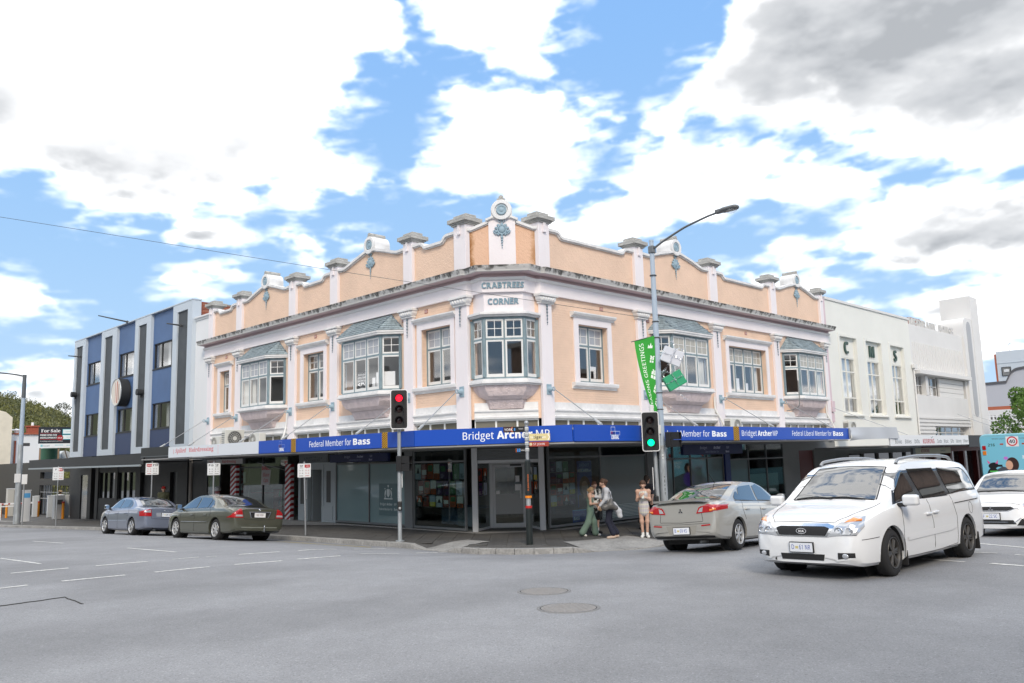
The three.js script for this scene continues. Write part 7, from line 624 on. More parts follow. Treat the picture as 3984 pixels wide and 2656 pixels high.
// olive sedan parked at the left kerb
{ const pm = paint([.115, .118, .085], .45), S = { paint: pm, wid: [[-2.5, .7], [-2.46, .82], [-2.3, .88], [-1.9, .91], [-1.2, .92], [0, .915], [1.2, .915], [1.9, .87], [2.2, .78], [2.33, .66], [2.38, .5]], top: [[-2.5, .56], [-2.485, .86], [-2.45, .975], [-2.3, 1.015], [-2, 1.035], [-1.76, 1.05], [-1.35, 1.2], [-.95, 1.345], [-.55, 1.42], [-.1, 1.45], [.25, 1.44], [.6, 1.36], [1.3, 1.02], [1.7, .95], [2.1, .83], [2.3, .68], [2.38, .5]], bot: [[-2.5, .32], [-2.2, .24], [-1, .18], [1, .17], [2.38, .22]], belt: [[-2.5, .5], [-2.44, .88], [-1.9, .97], [-1, .955], [0, .93], [1.3, .9], [2, .76], [2.38, .4]], tumble: .42, crown: .05, axles: [-1.394, 1.394], wheelR: .33, rim: .22, track: .88, arch: .385, spokes: 7, rimM: M([.62, .63, .64], .3, { metalness: .5 }) };
  const C = makeCar('olive_sedan', 'olive green sedan parked at the left kerb, front one of the two', 'car', S, [12.4, -26.6, 1.6]);
  sedanSide(C, [[[1.02, .95], [.08, .965], [.1, 1.315], [.3, 1.34], [.55, 1.27]], [[-.02, .965], [-.72, .985], [-.76, 1.25], [-.6, 1.31], [.02, 1.33]], [[-.76, .985], [-1.08, 1.0], [-1.06, 1.1], [-.95, 1.2], [-.8, 1.25]]]); C.both((v) => { C.seam(v, [[1.0, .26], [1.05, .6], [1.04, .94]]); C.seam(v, [[.03, .24], [.02, .95]]); C.seam(v, [[-.98, .7], [-1.05, .85], [-.95, .98]]); C.patch('side_trim', v, [[.95, .545], [-.9, .56], [-.9, .575], [.95, .56]], chrome, .012, 2, 16); C.patch('sill', v, [[1.0, .2], [-1.0, .2], [-1.0, .26], [1.0, .26]], M([.16, .17, .15], .4), .012, 3, 14); C.seam(v, [[1.15, .93], [-1.1, .985]], .012, chrome, 'window_trim'); }); handle(C, -.72, .78, pm); handle(C, .2, .77, pm);
  C.patch('rear_window', 'T', [[-.63, -1.72], [.63, -1.72], [.54, -.72], [-.54, -.72]], carGlass, .008, 12, 12); C.patch('windscreen', 'T', [[-.58, .5], [.58, .5], [.66, 1.26], [-.66, 1.26]], carGlass, .008, 8, 10);
  for (const s of [-1, 1]) { C.patch('tail_light', 'B', [[s * .55, .70], [s * .90, .70], [s * .84, .84], [s * .66, .96], [s * .6, .96]], lampRed, .012, 10, 10); C.patch('reverse_light', 'B', [[s * .57, .735], [s * .8, .735], [s * .78, .79], [s * .58, .79]], lampClear, .017, 4, 6); sub(C.o, 'plate_chrome', ex([[s * .28, .7], [s * .3, .7], [s * .38, .89], [s * .34, .89]], 0, .03).rotateY(-PI / 2), chrome, T(-2.475, 0, 0)); } C.seam('B', [[-.56, .97], [-.52, .67], [0, .64], [.52, .67], [.56, .97]]); C.patch('plate_panel', 'B', [[-.27, .71], [.27, .71], [.33, .86], [-.33, .86]], rubber, .005, 4, 8); sub(C.o, 'boot_chrome', rb(-2.505, -2.46, .86, .885, -.36, .36, .01), chrome); plateOn(C, 'B', .785, '160 YVF', false, '#5a1522', '#ecebe8'); C.patch('bumper_strip', 'B', [[-.6, .405], [.6, .405], [.6, .425], [-.6, .425]], M([.3, .31, .26], .35), .012, 2, 14);
  sub(C.o, 'tow_bar', [rod([-2.35, .3, .12], [-2.62, .3, .12], .025), rod([-2.6, .3, .12], [-2.6, .42, .12], .02), sph(-2.6, .45, .12, .027)], chrome); sub(C.o, 'exhaust', [rod([-2.52, .24, -.45], [-2.2, .24, -.45], .035)], darkSteel); mirrorOn(C, 1.0, .95, M([.06, .062, .05], .3), .18); { const p = C.at('B', 0, .945)[0]; sub(C.o, 'badge', [new THREE.TorusGeometry(.03, .008, 6, 16).rotateY(PI / 2), sph(0, 0, 0, .018)], chrome, T(p.x - .006, .945, 0)); } }
// silver-blue sedan parked beyond it
{ const pm = paint([.25, .28, .36], .5), S = { paint: pm, wid: [[-2.3, .68], [-2.27, .78], [-2.1, .85], [-1.7, .88], [-1.2, .885], [0, .88], [1.2, .885], [1.8, .84], [2.08, .76], [2.2, .66], [2.25, .5]], top: [[-2.3, .56], [-2.29, .9], [-2.26, .99], [-2.1, 1.025], [-1.85, 1.045], [-1.62, 1.06], [-1.3, 1.19], [-.95, 1.33], [-.55, 1.405], [-.1, 1.43], [.2, 1.42], [.55, 1.34], [1.2, 1.02], [1.6, .96], [2.0, .84], [2.18, .7], [2.25, .5]], bot: [[-2.3, .3], [-2, .22], [-1, .18], [1, .17], [2.25, .22]], belt: [[-2.3, .5], [-2.25, .9], [-1.8, .98], [-1, .96], [0, .94], [1.2, .9], [2, .77], [2.25, .4]], tumble: .4, crown: .045, axles: [-1.325, 1.325], wheelR: .317, rim: .215, track: .86, arch: .375, spokes: 5, rimM: M([.65, .66, .68], .25, { metalness: .6 }) };
  const C = makeCar('silver_blue_sedan', 'silver-blue sedan parked beyond the olive one', 'car', S, [12.25, -33.1, 1.584]);
  sedanSide(C, [[[.95, .955], [.06, .97], [.08, 1.3], [.28, 1.325], [.5, 1.26]], [[-.02, .97], [-.72, .985], [-.78, 1.24], [-.6, 1.3], [.0, 1.315]], [[-.78, .99], [-1.0, 1.0], [-1.02, 1.1], [-.94, 1.18], [-.82, 1.23]]]); C.both((v) => { C.seam(v, [[.95, .26], [1.0, .6], [.98, .94]]); C.seam(v, [[.02, .24], [.01, .95]]); C.seam(v, [[-.9, .7], [-1.0, .85], [-.9, .98]]); C.seam(v, [[.9, .52], [-.88, .54]], .016, chrome, 'side_trim'); C.seam(v, [[1.0, .945], [-1.03, .995], [-1.08, 1.1], [-.95, 1.23], [-.6, 1.32], [.2, 1.345]], .012, chrome, 'window_trim'); }); handle(C, -.72, .8, pm); handle(C, .2, .79, pm);
  C.patch('rear_window', 'T', [[-.58, -1.6], [.58, -1.6], [.5, -.72], [-.5, -.72]], carGlass, .008, 12, 12); C.patch('windscreen', 'T', [[-.54, .45], [.54, .45], [.62, 1.16], [-.62, 1.16]], carGlass, .008, 8, 10); for (const s of [-1, 1]) { C.patch('tail_light', 'B', [[s * .54, .70], [s * .86, .70], [s * .855, .88], [s * .62, .95], [s * .56, .94]], lampRed, .012, 8, 8); C.patch('tail_light_clear', 'B', [[s * .57, .83], [s * .8, .83], [s * .79, .87], [s * .6, .925], [s * .58, .92]], lampClear, .017, 4, 6); } C.seam('B', [[-.55, .97], [-.53, .62], [0, .6], [.53, .62], [.55, .97]]); C.patch('plate_panel', 'B', [[-.36, .69], [.36, .69], [.38, .83], [-.38, .83]], M([.3, .32, .36], .4), .004, 3, 8); plateOn(C, 'B', .76, 'F 08 HD', true, '#2a3550', '#e6e9ee'); sub(C.o, 'exhaust', rod([-2.32, .22, -.4], [-2.0, .22, -.4], .045), darkSteel); { const p = C.at('B', 0, .9)[0]; sub(C.o, 'badge', [-1.5, -.5, .5, 1.5].map((k) => new THREE.TorusGeometry(.022, .005, 5, 14).rotateY(PI / 2).translate(0, 0, k * .034)), chrome, T(p.x - .004, .905, 0)); } mirrorOn(C, .98, .95, chrome, .16); }
// white hatchback waiting behind the people mover
{ const S = { paint: whitePaint, wid: [[-1.85, .6], [-1.8, .72], [-1.6, .79], [-1.1, .82], [0, .832], [1.1, .82], [1.5, .79], [1.75, .72], [1.88, .6], [1.95, .42]], top: [[-1.85, .6], [-1.82, .98], [-1.7, 1.28], [-1.5, 1.4], [-1.1, 1.47], [-.4, 1.51], [.05, 1.48], [.3, 1.41], [1.05, .99], [1.35, .94], [1.65, .85], [1.84, .74], [1.92, .6], [1.95, .46]], bot: [[-1.85, .3], [0, .17], [1.95, .2]], belt: [[-1.85, .5], [-1.7, .95], [0, .93], [1, .9], [1.6, .78], [1.95, .36]], tumble: .3, crown: .05, axles: [-1.225, 1.225], wheelR: .285, rim: .19, track: .8, arch: .335, spokes: 7, rimM: M([.5, .5, .52], .35, { metalness: .5 }) };
  const C = makeCar('white_hatchback', 'white hatchback waiting behind the people mover at the right edge', 'car', S, [23.2, -6.1, 3.12]); const ch = M([.5, .51, .53], .2, { metalness: 1 });
  C.patch('windscreen', 'T', [[-.6, .98], [.6, .98], [.52, .22], [-.52, .22]], carGlass, .008, 10, 12); sedanSide(C, [[[.75, .95], [-.05, .96], [-.03, 1.34], [.18, 1.32]], [[-.15, .96], [-.95, .99], [-.85, 1.32], [-.1, 1.35]]]); wiper(C, [[[1.0, -.5], [.98, -.1], [1.0, .3]], [[1.0, .1], [.97, .4], [1.0, .55]]]); C.seam('F', [[-.6, .72], [-.4, .76], [0, .78], [.4, .76], [.6, .72]]);
  C.patch('grille', 'F', [[-.34, .60], [.34, .60], [.48, .645], [.4, .685], [-.4, .685], [-.48, .645]], rubber, .008, 4, 18); C.seam('F', [[-.5, .65], [-.36, .59], [0, .58], [.36, .59], [.5, .65]], .014, ch, 'grille_chrome'); C.patch('lower_grille', 'F', [[-.5, .30], [.5, .30], [.44, .39], [-.44, .39]], rubber, .006, 4, 16); C.seam('F', [[-.46, .345], [.46, .345]], .016, ch, 'grille_chrome'); for (const s of [-1, 1]) { C.patch('headlight', 'F', [[s * .5, .645], [s * .62, .60], [s * .77, .65], [s * .76, .75], [s * .66, .77]], lampClear, .008, 8, 8); C.patch('indicator', 'F', [[s * .62, .64], [s * .7, .65], [s * .7, .68], [s * .63, .68]], lampAmber, .013, 3, 4); C.patch('corner_vent', 'F', [[s * .5, .27], [s * .7, .27], [s * .72, .4], [s * .6, .42]], rubber, .006, 4, 6); C.seam('F', [[s * .46, .33], [s * .58, .43], [s * .74, .41]], .016, ch, 'vent_chrome'); } plateOn(C, 'F', .475, 'F 22 SC', true, '#2440a0', '#e6e9ee'); { const p = C.at('F', 0, .64)[0]; const dia = (a) => ex([[0, 0], [.022, .036], [0, .072], [-.022, .036]], 0, .012).rotateZ(a); sub(C.o, 'badge', mg([dia(0), dia(2.094), dia(-2.094)]).rotateY(PI / 2), chrome, T(p.x + .012, .635, 0)); } mirrorOn(C, .72, .95, whitePaint, .17); C.seam('L', [[.75, .25], [.8, .6], [.78, .93]]); C.seam('R', [[.75, .25], [.8, .6], [.78, .93]]); }
// turquoise bus seen from behind
{ const x = 39, z = -10.2, y = roadY(x, z), o = thing('city_bus', 'turquoise city bus seen from behind at the right edge', 'bus', T(x, y, z)); const sh = rr2(2.5, 2.62, .28); sub(o, 'body', ex(sh, 0, 11, [], .04).rotateY(PI / 2).translate(0, 1.63, 0), M([.22, .52, .62], .35, { clearcoat: 1 })); sub(o, 'skirt', [bx(.1, 10.9, .28, .5, -1.22, 1.22)], charcoal);
  const t = canvas(640, 620, (c, w, h) => { fill(c, w, h, '#7cc3d8'); txt(c, '216', 110, 92, 44, { color: '#2b5a50', weight: 'bold' }); txt(c, 'WHEN LIGHTS', 190, 26, 22, { color: '#555' }); txt(c, 'FLASH', 420, 26, 22, { color: '#555' }); c.fillStyle = '#e8e8e8'; c.fillRect(258, 4, 124, 110); c.lineWidth = 13; c.strokeStyle = '#c23'; c.beginPath(); c.arc(320, 56, 46, 0, 7); c.stroke(); txt(c, '40', 320, 58, 54, { color: '#233047', weight: 'bold' }); c.fillStyle = '#b4472c'; c.fillRect(196, 78, 34, 16); c.fillRect(410, 78, 34, 16); txt(c, 'Make', 400, 230, 54, { color: '#e8f2f5', align: 'left', weight: 'bold' }); txt(c, 'BFFs', 430, 290, 54, { color: '#e8f2f5', align: 'left', weight: 'bold' }); c.fillStyle = '#4b4f58'; c.beginPath(); c.moveTo(0, 450); c.lineTo(200, 330); c.lineTo(420, 400); c.lineTo(640, 470); c.lineTo(640, 620); c.lineTo(0, 620); c.fill(); c.fillStyle = '#1b1a1c'; c.beginPath(); c.ellipse(110, 320, 50, 34, -.2, 0, 7); c.fill(); c.fillRect(140, 310, 60, 24); c.beginPath(); c.ellipse(100, 430, 60, 90, .1, 0, 7); c.fill(); c.fillStyle = '#58c456'; c.fillRect(70, 376, 80, 14); c.fillStyle = '#e2609a'; c.beginPath(); c.moveTo(60, 300); c.lineTo(50, 258); c.lineTo(84, 290); c.moveTo(130, 296); c.lineTo(160, 256); c.lineTo(156, 300); c.fill(); c.fillStyle = '#3b2521'; c.beginPath(); c.ellipse(300, 310, 62, 78, 0, 0, 7); c.fill(); c.fillStyle = '#d9a98e'; c.beginPath(); c.ellipse(268, 316, 36, 50, 0, 0, 7); c.fill(); c.fillStyle = '#5b3aa4'; c.beginPath(); c.ellipse(296, 470, 92, 100, 0, 0, 7); c.fill(); c.fillStyle = '#c37ad0'; c.beginPath(); c.ellipse(240, 240, 22, 18, 0, 0, 7); c.fill(); c.fillStyle = '#e59a2c'; c.fillRect(10, 520, 60, 100); c.fillStyle = '#d8c33a'; c.fillRect(70, 540, 60, 80); });
  sub(o, 'rear_print', new THREE.PlaneGeometry(2.42, 2.34).rotateY(-PI / 2), new THREE.MeshStandardMaterial({ map: t, roughness: .35 }), T(-.006, 1.66, 0)); for (const s of [-1, 1]) { sub(o, 'tail_light', rb(-.03, .02, 2.28, 2.46, s * 1.08 - .07, s * 1.08 + .07, .02), lampRed); sub(o, 'indicator', rb(-.03, .02, 2.06, 2.24, s * 1.08 - .07, s * 1.08 + .07, .02), lampAmber); sub(o, 'wheel', rod([2.2, .48, s * 1.0], [2.2, .48, s * 1.23], .48, .48, 26), tyreM); sub(o, 'wheel', rod([8.2, .48, s * 1.0], [8.2, .48, s * 1.23], .48, .48, 26), tyreM); sub(o, 'side_glazing', bx(.5, 10.6, 1.5, 2.6, s * 1.25, s * 1.256), carGlass); } sub(o, 'bumper', rb(-.08, .3, .35, .6, -1.2, 1.2, .04), charcoal); }
// ---------- people ----------
function field(parts, k, cell) { // parts: [a, b, ra, rb, sx?] tapered capsules joined by a smooth minimum
  const lo = [1e9, 1e9, 1e9], hi = [-1e9, -1e9, -1e9]; for (const p of parts) for (const q of [0, 1]) for (let i = 0; i < 3; i++) { lo[i] = Math.min(lo[i], p[q][i] - p[2 + q] - 3 * cell); hi[i] = Math.max(hi[i], p[q][i] + p[2 + q] + 3 * cell); }
  const side = Math.max(hi[0] - lo[0], hi[1] - lo[1], hi[2] - lo[2]), n = Math.min(150, Math.ceil(side / cell) + 2), c = [0, 1, 2].map((i) => (lo[i] + hi[i]) / 2), mc = new MarchingCubes(n, undefined, false, false, 120000), h = mc.halfsize, s = side / 2 * n / (n - 2); mc.isolation = 0; const F = mc.field; F.fill(-9);
  const D = new Float32Array(n * n * n).fill(9), E = parts.map((p) => { const d = [p[1][0] - p[0][0], p[1][1] - p[0][1], p[1][2] - p[0][2]]; return { p, d, l: d[0] * d[0] + d[1] * d[1] + d[2] * d[2] + 1e-9 }; });
  for (const { p, d, l } of E) { const r = Math.max(p[2], p[3]) + k * 2 + 2 * cell, mn = [0, 1, 2].map((i) => Math.max(1, Math.floor((Math.min(p[0][i], p[1][i]) - r - c[i]) / s * h + h))), mx = [0, 1, 2].map((i) => Math.min(n - 2, Math.ceil((Math.max(p[0][i], p[1][i]) + r - c[i]) / s * h + h))), fz = p[4] || 1;
    for (let z = mn[2]; z <= mx[2]; z++) for (let y = mn[1]; y <= mx[1]; y++) for (let x = mn[0]; x <= mx[0]; x++) { const X = (x - h) / h * s + c[0] - p[0][0], Y = (y - h) / h * s + c[1] - p[0][1], Z = (z - h) / h * s + c[2] - p[0][2], t = clamp((X * d[0] + Y * d[1] + Z * d[2]) / l), dist = Math.hypot(X - d[0] * t, Y - d[1] * t, (Z - d[2] * t) * fz) - (p[2] + (p[3] - p[2]) * t), q = z * n * n + y * n + x, o = D[q]; if (o > 8) D[q] = dist; else { const m = Math.max(k - Math.abs(o - dist), 0) / k; D[q] = Math.min(o, dist) - m * m * k * 0.25; } } }
  for (let i = 0; i < D.length; i++) F[i] = -D[i]; mc.update(); const g = new THREE.BufferGeometry(), N = mc.count; g.setAttribute('position', new THREE.BufferAttribute(mc.positionArray.slice(0, N * 3), 3)); g.setAttribute('normal', new THREE.BufferAttribute(mc.normalArray.slice(0, N * 3), 3)); g.scale(s, s, s).translate(...c); return uvm(g); }
const skinM = M([.56, .35, .26], 0.6), skin2 = M([.50, .30, .21], 0.6), lip = M([.35, .12, .1], 0.6), eyeM = M([.03, .025, .02], 0.3);
const add3 = (a, b) => [a[0] + b[0], a[1] + b[1], a[2] + b[2]];
function pose(H, o = {}) { const k = H / 1.65, s = (x, y, z) => [x * k, y * k, z * k]; const J = { H, k, pel: s(0, .9, 0), wai: s(0, 1.06, 0.005), che: s(0, 1.24, 0), nek: s(0, 1.4, -.01), hed: s(0, 1.545, .015) }; for (const [n, e] of [['l', 1], ['r', -1]]) Object.assign(J, { [n + 'sh']: s(e * .165, 1.345, -.01), [n + 'el']: s(e * .2, 1.08, -.02), [n + 'wr']: s(e * .2, .86, .06), [n + 'hi']: s(e * .085, .86, 0), [n + 'kn']: s(e * .09, .47, .015), [n + 'an']: s(e * .09, .085, -.02), [n + 'to']: s(e * .105, .035, .13) }); return Object.assign(J, Object.fromEntries(Object.entries(o).map(([a, b]) => [a, b.map((v) => v * k)]))); }
const torso = (J, g = 0, w = 1) => { const k = J.k; return [[J.pel, J.wai, .125 * k * w + g, .105 * k * w + g, 1.25], [J.wai, J.che, .105 * k * w + g, .125 * k * w + g, 1.25], [J.che, add3(J.nek, [0, -.05 * k, 0]), .125 * k * w + g, .07 * k + g, 1.2], [J.lsh, J.rsh, .058 * k + g, .058 * k + g]]; };
const leg = (J, n, g = 0, q = 1) => [[J[n + 'hi'], J[n + 'kn'], .082 * J.k * q + g, .054 * J.k * q + g], [J[n + 'kn'], J[n + 'an'], .052 * J.k + g, .034 * J.k + g]], arm = (J, n, g = 0) => [[J[n + 'sh'], J[n + 'el'], .047 * J.k + g, .038 * J.k + g], [J[n + 'el'], J[n + 'wr'], .038 * J.k + g, .026 * J.k + g]], shoe = (J, n, g = 0) => [[add3(J[n + 'an'], [0, -.035 * J.k, -.03]), J[n + 'to'], .038 * J.k + g, .032 * J.k + g]];
function hand(J, n, dir) { const w = V(...J[n + 'wr']), e = V(...J[n + 'el']), d = dir ? V(...dir).normalize() : w.clone().sub(e).normalize(), side = V(0, 0, 1).cross(d).lengthSq() > .05 ? V(0, 0, 1).cross(d).normalize() : V(1, 0, 0), nn = d.clone().cross(side).normalize(), k = J.k, P = (a, b, c) => w.clone().addScaledVector(d, a * k).addScaledVector(side, b * k).addScaledVector(nn, c * k).toArray(), s = n === 'l' ? 1 : -1, out = [[P(0, 0, 0), P(.07, 0, 0), .022 * k, .03 * k, 1]]; [[-.028, .066], [-.009, .076], [.01, .07], [.028, .056]].forEach(([o, l]) => { out.push([P(.075, o, 0), P(.075 + l * .5, o, -.008), .0095, .0085], [P(.075 + l * .5, o, -.008), P(.075 + l * .82, o * .95, -.035), .0085, .0075]); }); out.push([P(.02, s * -.026, -.005), P(.055, s * -.052, -.018), .012, .0095], [P(.055, s * -.052, -.018), P(.085, s * -.05, -.03), .0095, .008]); return out; }
function makePerson(label, x, z, ry, J, o) {
  const P = thing('person', label, 'person', T(x, footY(x, z), z, ry)), k = J.k, h = J.hed, tilt = o.tilt || 0, hm = new THREE.Matrix4().makeTranslation(...h).multiply(new THREE.Matrix4().makeRotationFromEuler(new THREE.Euler(tilt, o.turn || 0, 0, 'YXZ')));
  const bones = [...torso(J), ...leg(J, 'l'), ...leg(J, 'r'), ...arm(J, 'l'), ...arm(J, 'r'), ...shoe(J, 'l', -.008), ...shoe(J, 'r', -.008), [J.nek, add3(h, [0, -.06 * k, -.01]), .05 * k, .047 * k]];
  const headG = field([[[0, .035, -.012], [0, .02, -.002], .083, .078], [[0, -.03, .02], [0, -.075, .035], .058, .032], [[0, -.005, .078], [0, -.028, .094], .012, .014], [[.078, -.01, -.005], [.08, .012, -.012], .016, .018], [[-.078, -.01, -.005], [-.08, .012, -.012], .016, .018], [[-.03, .012, .07], [.03, .012, .07], .014, .014]], .03, .0055).scale(k, k, k).applyMatrix4(hm);
  sub(P, 'body', mg([field(bones, .05, .015), headG, field(hand(J, 'l', o.lh), .012, .0045), field(hand(J, 'r', o.rh), .012, .0045)]), o.skin || skinM);
  for (const e of [-1, 1]) { sub(P, 'eye', sph(e * .029, .002, .074, .009, 1.3, .7, .6, 8).scale(k, k, k), eyeM, hm); sub(P, 'eyebrow', rb(e * .029 - .014, e * .029 + .014, .02, .025, .075, .085, .002).scale(k, k, k), o.hairM, hm); } sub(P, 'mouth', sph(0, -.052, .078, .018, 1, .3, .4, 8).scale(k, k, k), lip, hm);
  sub(P, 'hair', field(o.hair, .03, .0075).scale(k, k, k), o.hairM, hm);
  for (const [nm, parts, m, kk, cell] of o.wear) sub(P, nm, field(parts, kk || .05, cell || .014), m); return P;
}
const capHair = [[[0, .06, -.03], [0, .045, -.015], .084, .082], [[0, .0, -.06], [0, -.04, -.06], .055, .045], [[-.06, .03, -.02], [.06, .03, -.02], .04, .04]], faceRY = (x, z) => Math.atan2(-x, -z);
const brown = M([.07, .035, .02], .7), blond = M([.30, .20, .11], .7), darkHair = M([.03, .018, .012], .7), denim = M([.012, .014, .03], .85), greenCloth = M([.14, .21, .17], .9), greyCloth = M([.50, .51, .54], .9), blackCloth = M([.012, .012, .014], .9), whiteShoe = M([.72, .72, .7], .6), oliveCloth = M([.07, .075, .045], .9);
const knit = new THREE.MeshStandardMaterial({ roughness: .95, map: tex(128, (u, v, q) => { const s = Math.sin(v * PI * 2 * 9), w = .94 + .06 * Math.sin(u * 140) ; q[0] = (s > .3 ? 214 : 198) * w; q[1] = (s > .3 ? 211 : 193) * w; q[2] = (s > .3 ? 196 : 196) * w; }) }), camo = new THREE.MeshStandardMaterial({ roughness: .9, map: tex(256, (u, v, q) => { const n = pn(u, v, 8, 4), m = n > .54 ? 32 : n > .48 ? 120 : 222; q[0] = m; q[1] = m; q[2] = m * .98; }, { rep: 1.6 }) });
// girl in a knitted dress looking at her phone
{ const x = 19.2, z = -14.42, J = pose(1.57, { hed: [0, 1.53, .05], lel: [.19, 1.09, -.02], rel: [-.19, 1.09, -.02], lwr: [.06, 1.16, .2], rwr: [-.08, 1.2, .18], lan: [.07, .085, 0], ran: [-.06, .085, 0], lto: [.1, .035, .14], rto: [-.09, .035, .14], lkn: [.085, .47, .02], rkn: [-.08, .47, .02] }), k = J.k;
  makePerson('person in a short cream knitted dress looking down at a phone', x, z, faceRY(x, z), J, { tilt: .5, lh: [-.8, .25, .3], rh: [.5, .6, .3], hairM: brown, hair: [...capHair, [[0, .02, -.09], [0, -.03, -.12], .04, .03]], wear: [['dress', [[[0, .76 * k, 0], [0, .92 * k, 0], .155 * k, .145 * k, 1.2], [[0, .92 * k, 0], [0, 1.07 * k, .005], .145 * k, .12 * k, 1.2], [[0, 1.07 * k, .005], [0, 1.24 * k, .012], .12 * k, .135 * k, 1.22], [[-.07 * k, 1.25 * k, .05], [-.09 * k, 1.37 * k, .0], .03, .024], [[.07 * k, 1.25 * k, .05], [.09 * k, 1.37 * k, .0], .03, .024]], knit], ['shoe', shoe(J, 'l', .012), whiteShoe, .02, .009], ['shoe', shoe(J, 'r', .012), whiteShoe, .02, .009], ['sock', [[J.lan, add3(J.lan, [0, .05, 0]), .042, .04]], whiteShoe, .02, .009], ['sock', [[J.ran, add3(J.ran, [0, .05, 0]), .042, .04]], whiteShoe, .02, .009]] });
  const ph = mesh(scene, 'mobile_phone', rb(-.036, .036, -.07, .07, -.005, .005, .006), M([.5, .55, .5], .3), faceCam(x, footY(x, z), z).multiply(T(-.01, 1.145, .225)).multiply(new THREE.Matrix4().makeRotationX(-.7))); tag(ph, 'pale phone held by the person in the knitted dress', 'phone'); }
// person in black walking behind her
{ const x = 21.2, z = -15.75, J = pose(1.62, { lan: [.1, .085, -.28], lkn: [.09, .47, -.02], lto: [.12, .04, -.16], ran: [-.08, .085, .22], rto: [-.1, .035, .36], rkn: [-.09, .48, .16], lwr: [.24, .88, .1], rwr: [-.24, .88, -.1] }); makePerson('person in black walking behind the one in the knitted dress', x, z, PI * .5, J, { hairM: darkHair, hair: [...capHair, [[0, .0, -.07], [0, -.1, -.08], .06, .05]], wear: [['top', [...torso(J, .016), ...arm(J, 'l', .012).slice(0, 1), ...arm(J, 'r', .012).slice(0, 1)], M([.03, .03, .04], .9)], ['trousers', [[J.pel, add3(J.pel, [0, -.06, 0]), .13, .13, 1.2], ...['l', 'r'].flatMap((n) => [[J[n + 'hi'], J[n + 'kn'], .1, .085], [J[n + 'kn'], add3(J[n + 'an'], [0, .18, 0]), .085, .09]])], blackCloth], ['shoe', shoe(J, 'l', .008), blackCloth, .02, .009], ['shoe', shoe(J, 'r', .008), blackCloth, .02, .009]] }); }
// woman with a grey shoulder bag bending towards the children
{ const x = 18.25, z = -14.91, ry = Math.atan2(-.716, -.698), J = pose(1.64, { pel: [0, .9, -.02], wai: [0, 1.06, .0], che: [0, 1.23, .05], nek: [0, 1.38, .09], hed: [0, 1.515, .15], lsh: [.16, 1.33, .07], rsh: [-.16, 1.33, .07], lel: [.2, 1.1, .1], lwr: [.17, .92, .26], rel: [-.2, 1.12, .16], rwr: [-.12, 1.15, .36], lhi: [.085, .86, -.02], rhi: [-.085, .86, -.02], lkn: [.09, .47, .06], lan: [.09, .085, -.08], lto: [.1, .035, .07], rkn: [-.09, .47, -.02], ran: [-.09, .09, -.2], rto: [-.1, .035, -.05] });
  const P = makePerson('person in a pale cardigan and navy trousers with a bag over the shoulder', x, z, ry, J, { tilt: .3, hairM: brown, hair: [...capHair, [[0, .05, -.1], [0, .02, -.13], .045, .04]], wear: [['cardigan', [...torso(J, .02), ...arm(J, 'l', .016), ...arm(J, 'r', .016)], greyCloth], ['hanging_sleeve', [[[-.02, .95, -.14], [-.02, .74, -.26], .05, .07, .8], [[-.02, .74, -.26], [0, .60, -.3], .07, .06, .8]], greyCloth], ['trousers', [[J.pel, add3(J.pel, [0, -.08, 0]), .14, .14, 1.2], ...['l', 'r'].flatMap((n) => [[J[n + 'hi'], J[n + 'kn'], .1, .066], [J[n + 'kn'], add3(J[n + 'an'], [0, .06, 0]), .062, .078]])], denim], ['shoe', shoe(J, 'l', .004), M([.52, .4, .32], .6), .02, .009], ['shoe', shoe(J, 'r', .004), M([.52, .4, .32], .6), .02, .009]] });
  const b = thing('shoulder_bag', 'slouchy grey leather bag hanging from the shoulder of the person in navy trousers', 'bag', T(x, footY(x, z), z, ry)); const bm = M([.10, .095, .09], .45); sub(b, 'pouch', field([[[.24, .92, -.02], [.25, .86, .14], .075, .09, .8], [[.24, .92, -.02], [.24, .84, -.16], .08, .07], [[.22, 1.05, -.04], [.24, .92, -.02], .05, .09]], .06, .012), bm); sub(b, 'strap', [tube([[.23, 1.03, -.06], [.19, 1.25, -.02], [.15, 1.40, .06], [.17, 1.3, .12], [.23, 1.03, .06]], .013, 6, 40)], bm); }
// child in a green jumpsuit stepping right
{ const x = 18.41, z = -15.73, J = pose(1.37, { hed: [0, 1.53, .06], lel: [.2, 1.1, -.01], lwr: [.1, 1.06, .24], rel: [-.19, 1.1, 0], rwr: [-.05, 1.1, .27], lkn: [.09, .47, .12], lan: [.09, .085, .16], lto: [.1, .035, .31], rkn: [-.09, .46, -.1], ran: [-.09, .12, -.3], rto: [-.1, .035, -.19] }); makePerson('child in a sage green jumpsuit stepping forward, smallest of the group', x, z, .80, J, { tilt: .4, hairM: blond, hair: [...capHair, [[0, .03, -.1], [0, -.02, -.13], .035, .03]], wear: [['jumpsuit', [...torso(J, .014).slice(0, 3), [J.pel, add3(J.pel, [0, -.08, 0]), .12, .12, 1.2], ...['l', 'r'].flatMap((n) => [[J[n + 'hi'], J[n + 'kn'], .09, .085], [J[n + 'kn'], add3(J[n + 'an'], [0, .02, 0]), .085, .098]])], greenCloth], ['shoe', shoe(J, 'l', .004), whiteShoe, .02, .009], ['shoe', shoe(J, 'r', .004), whiteShoe, .02, .009]] }); }
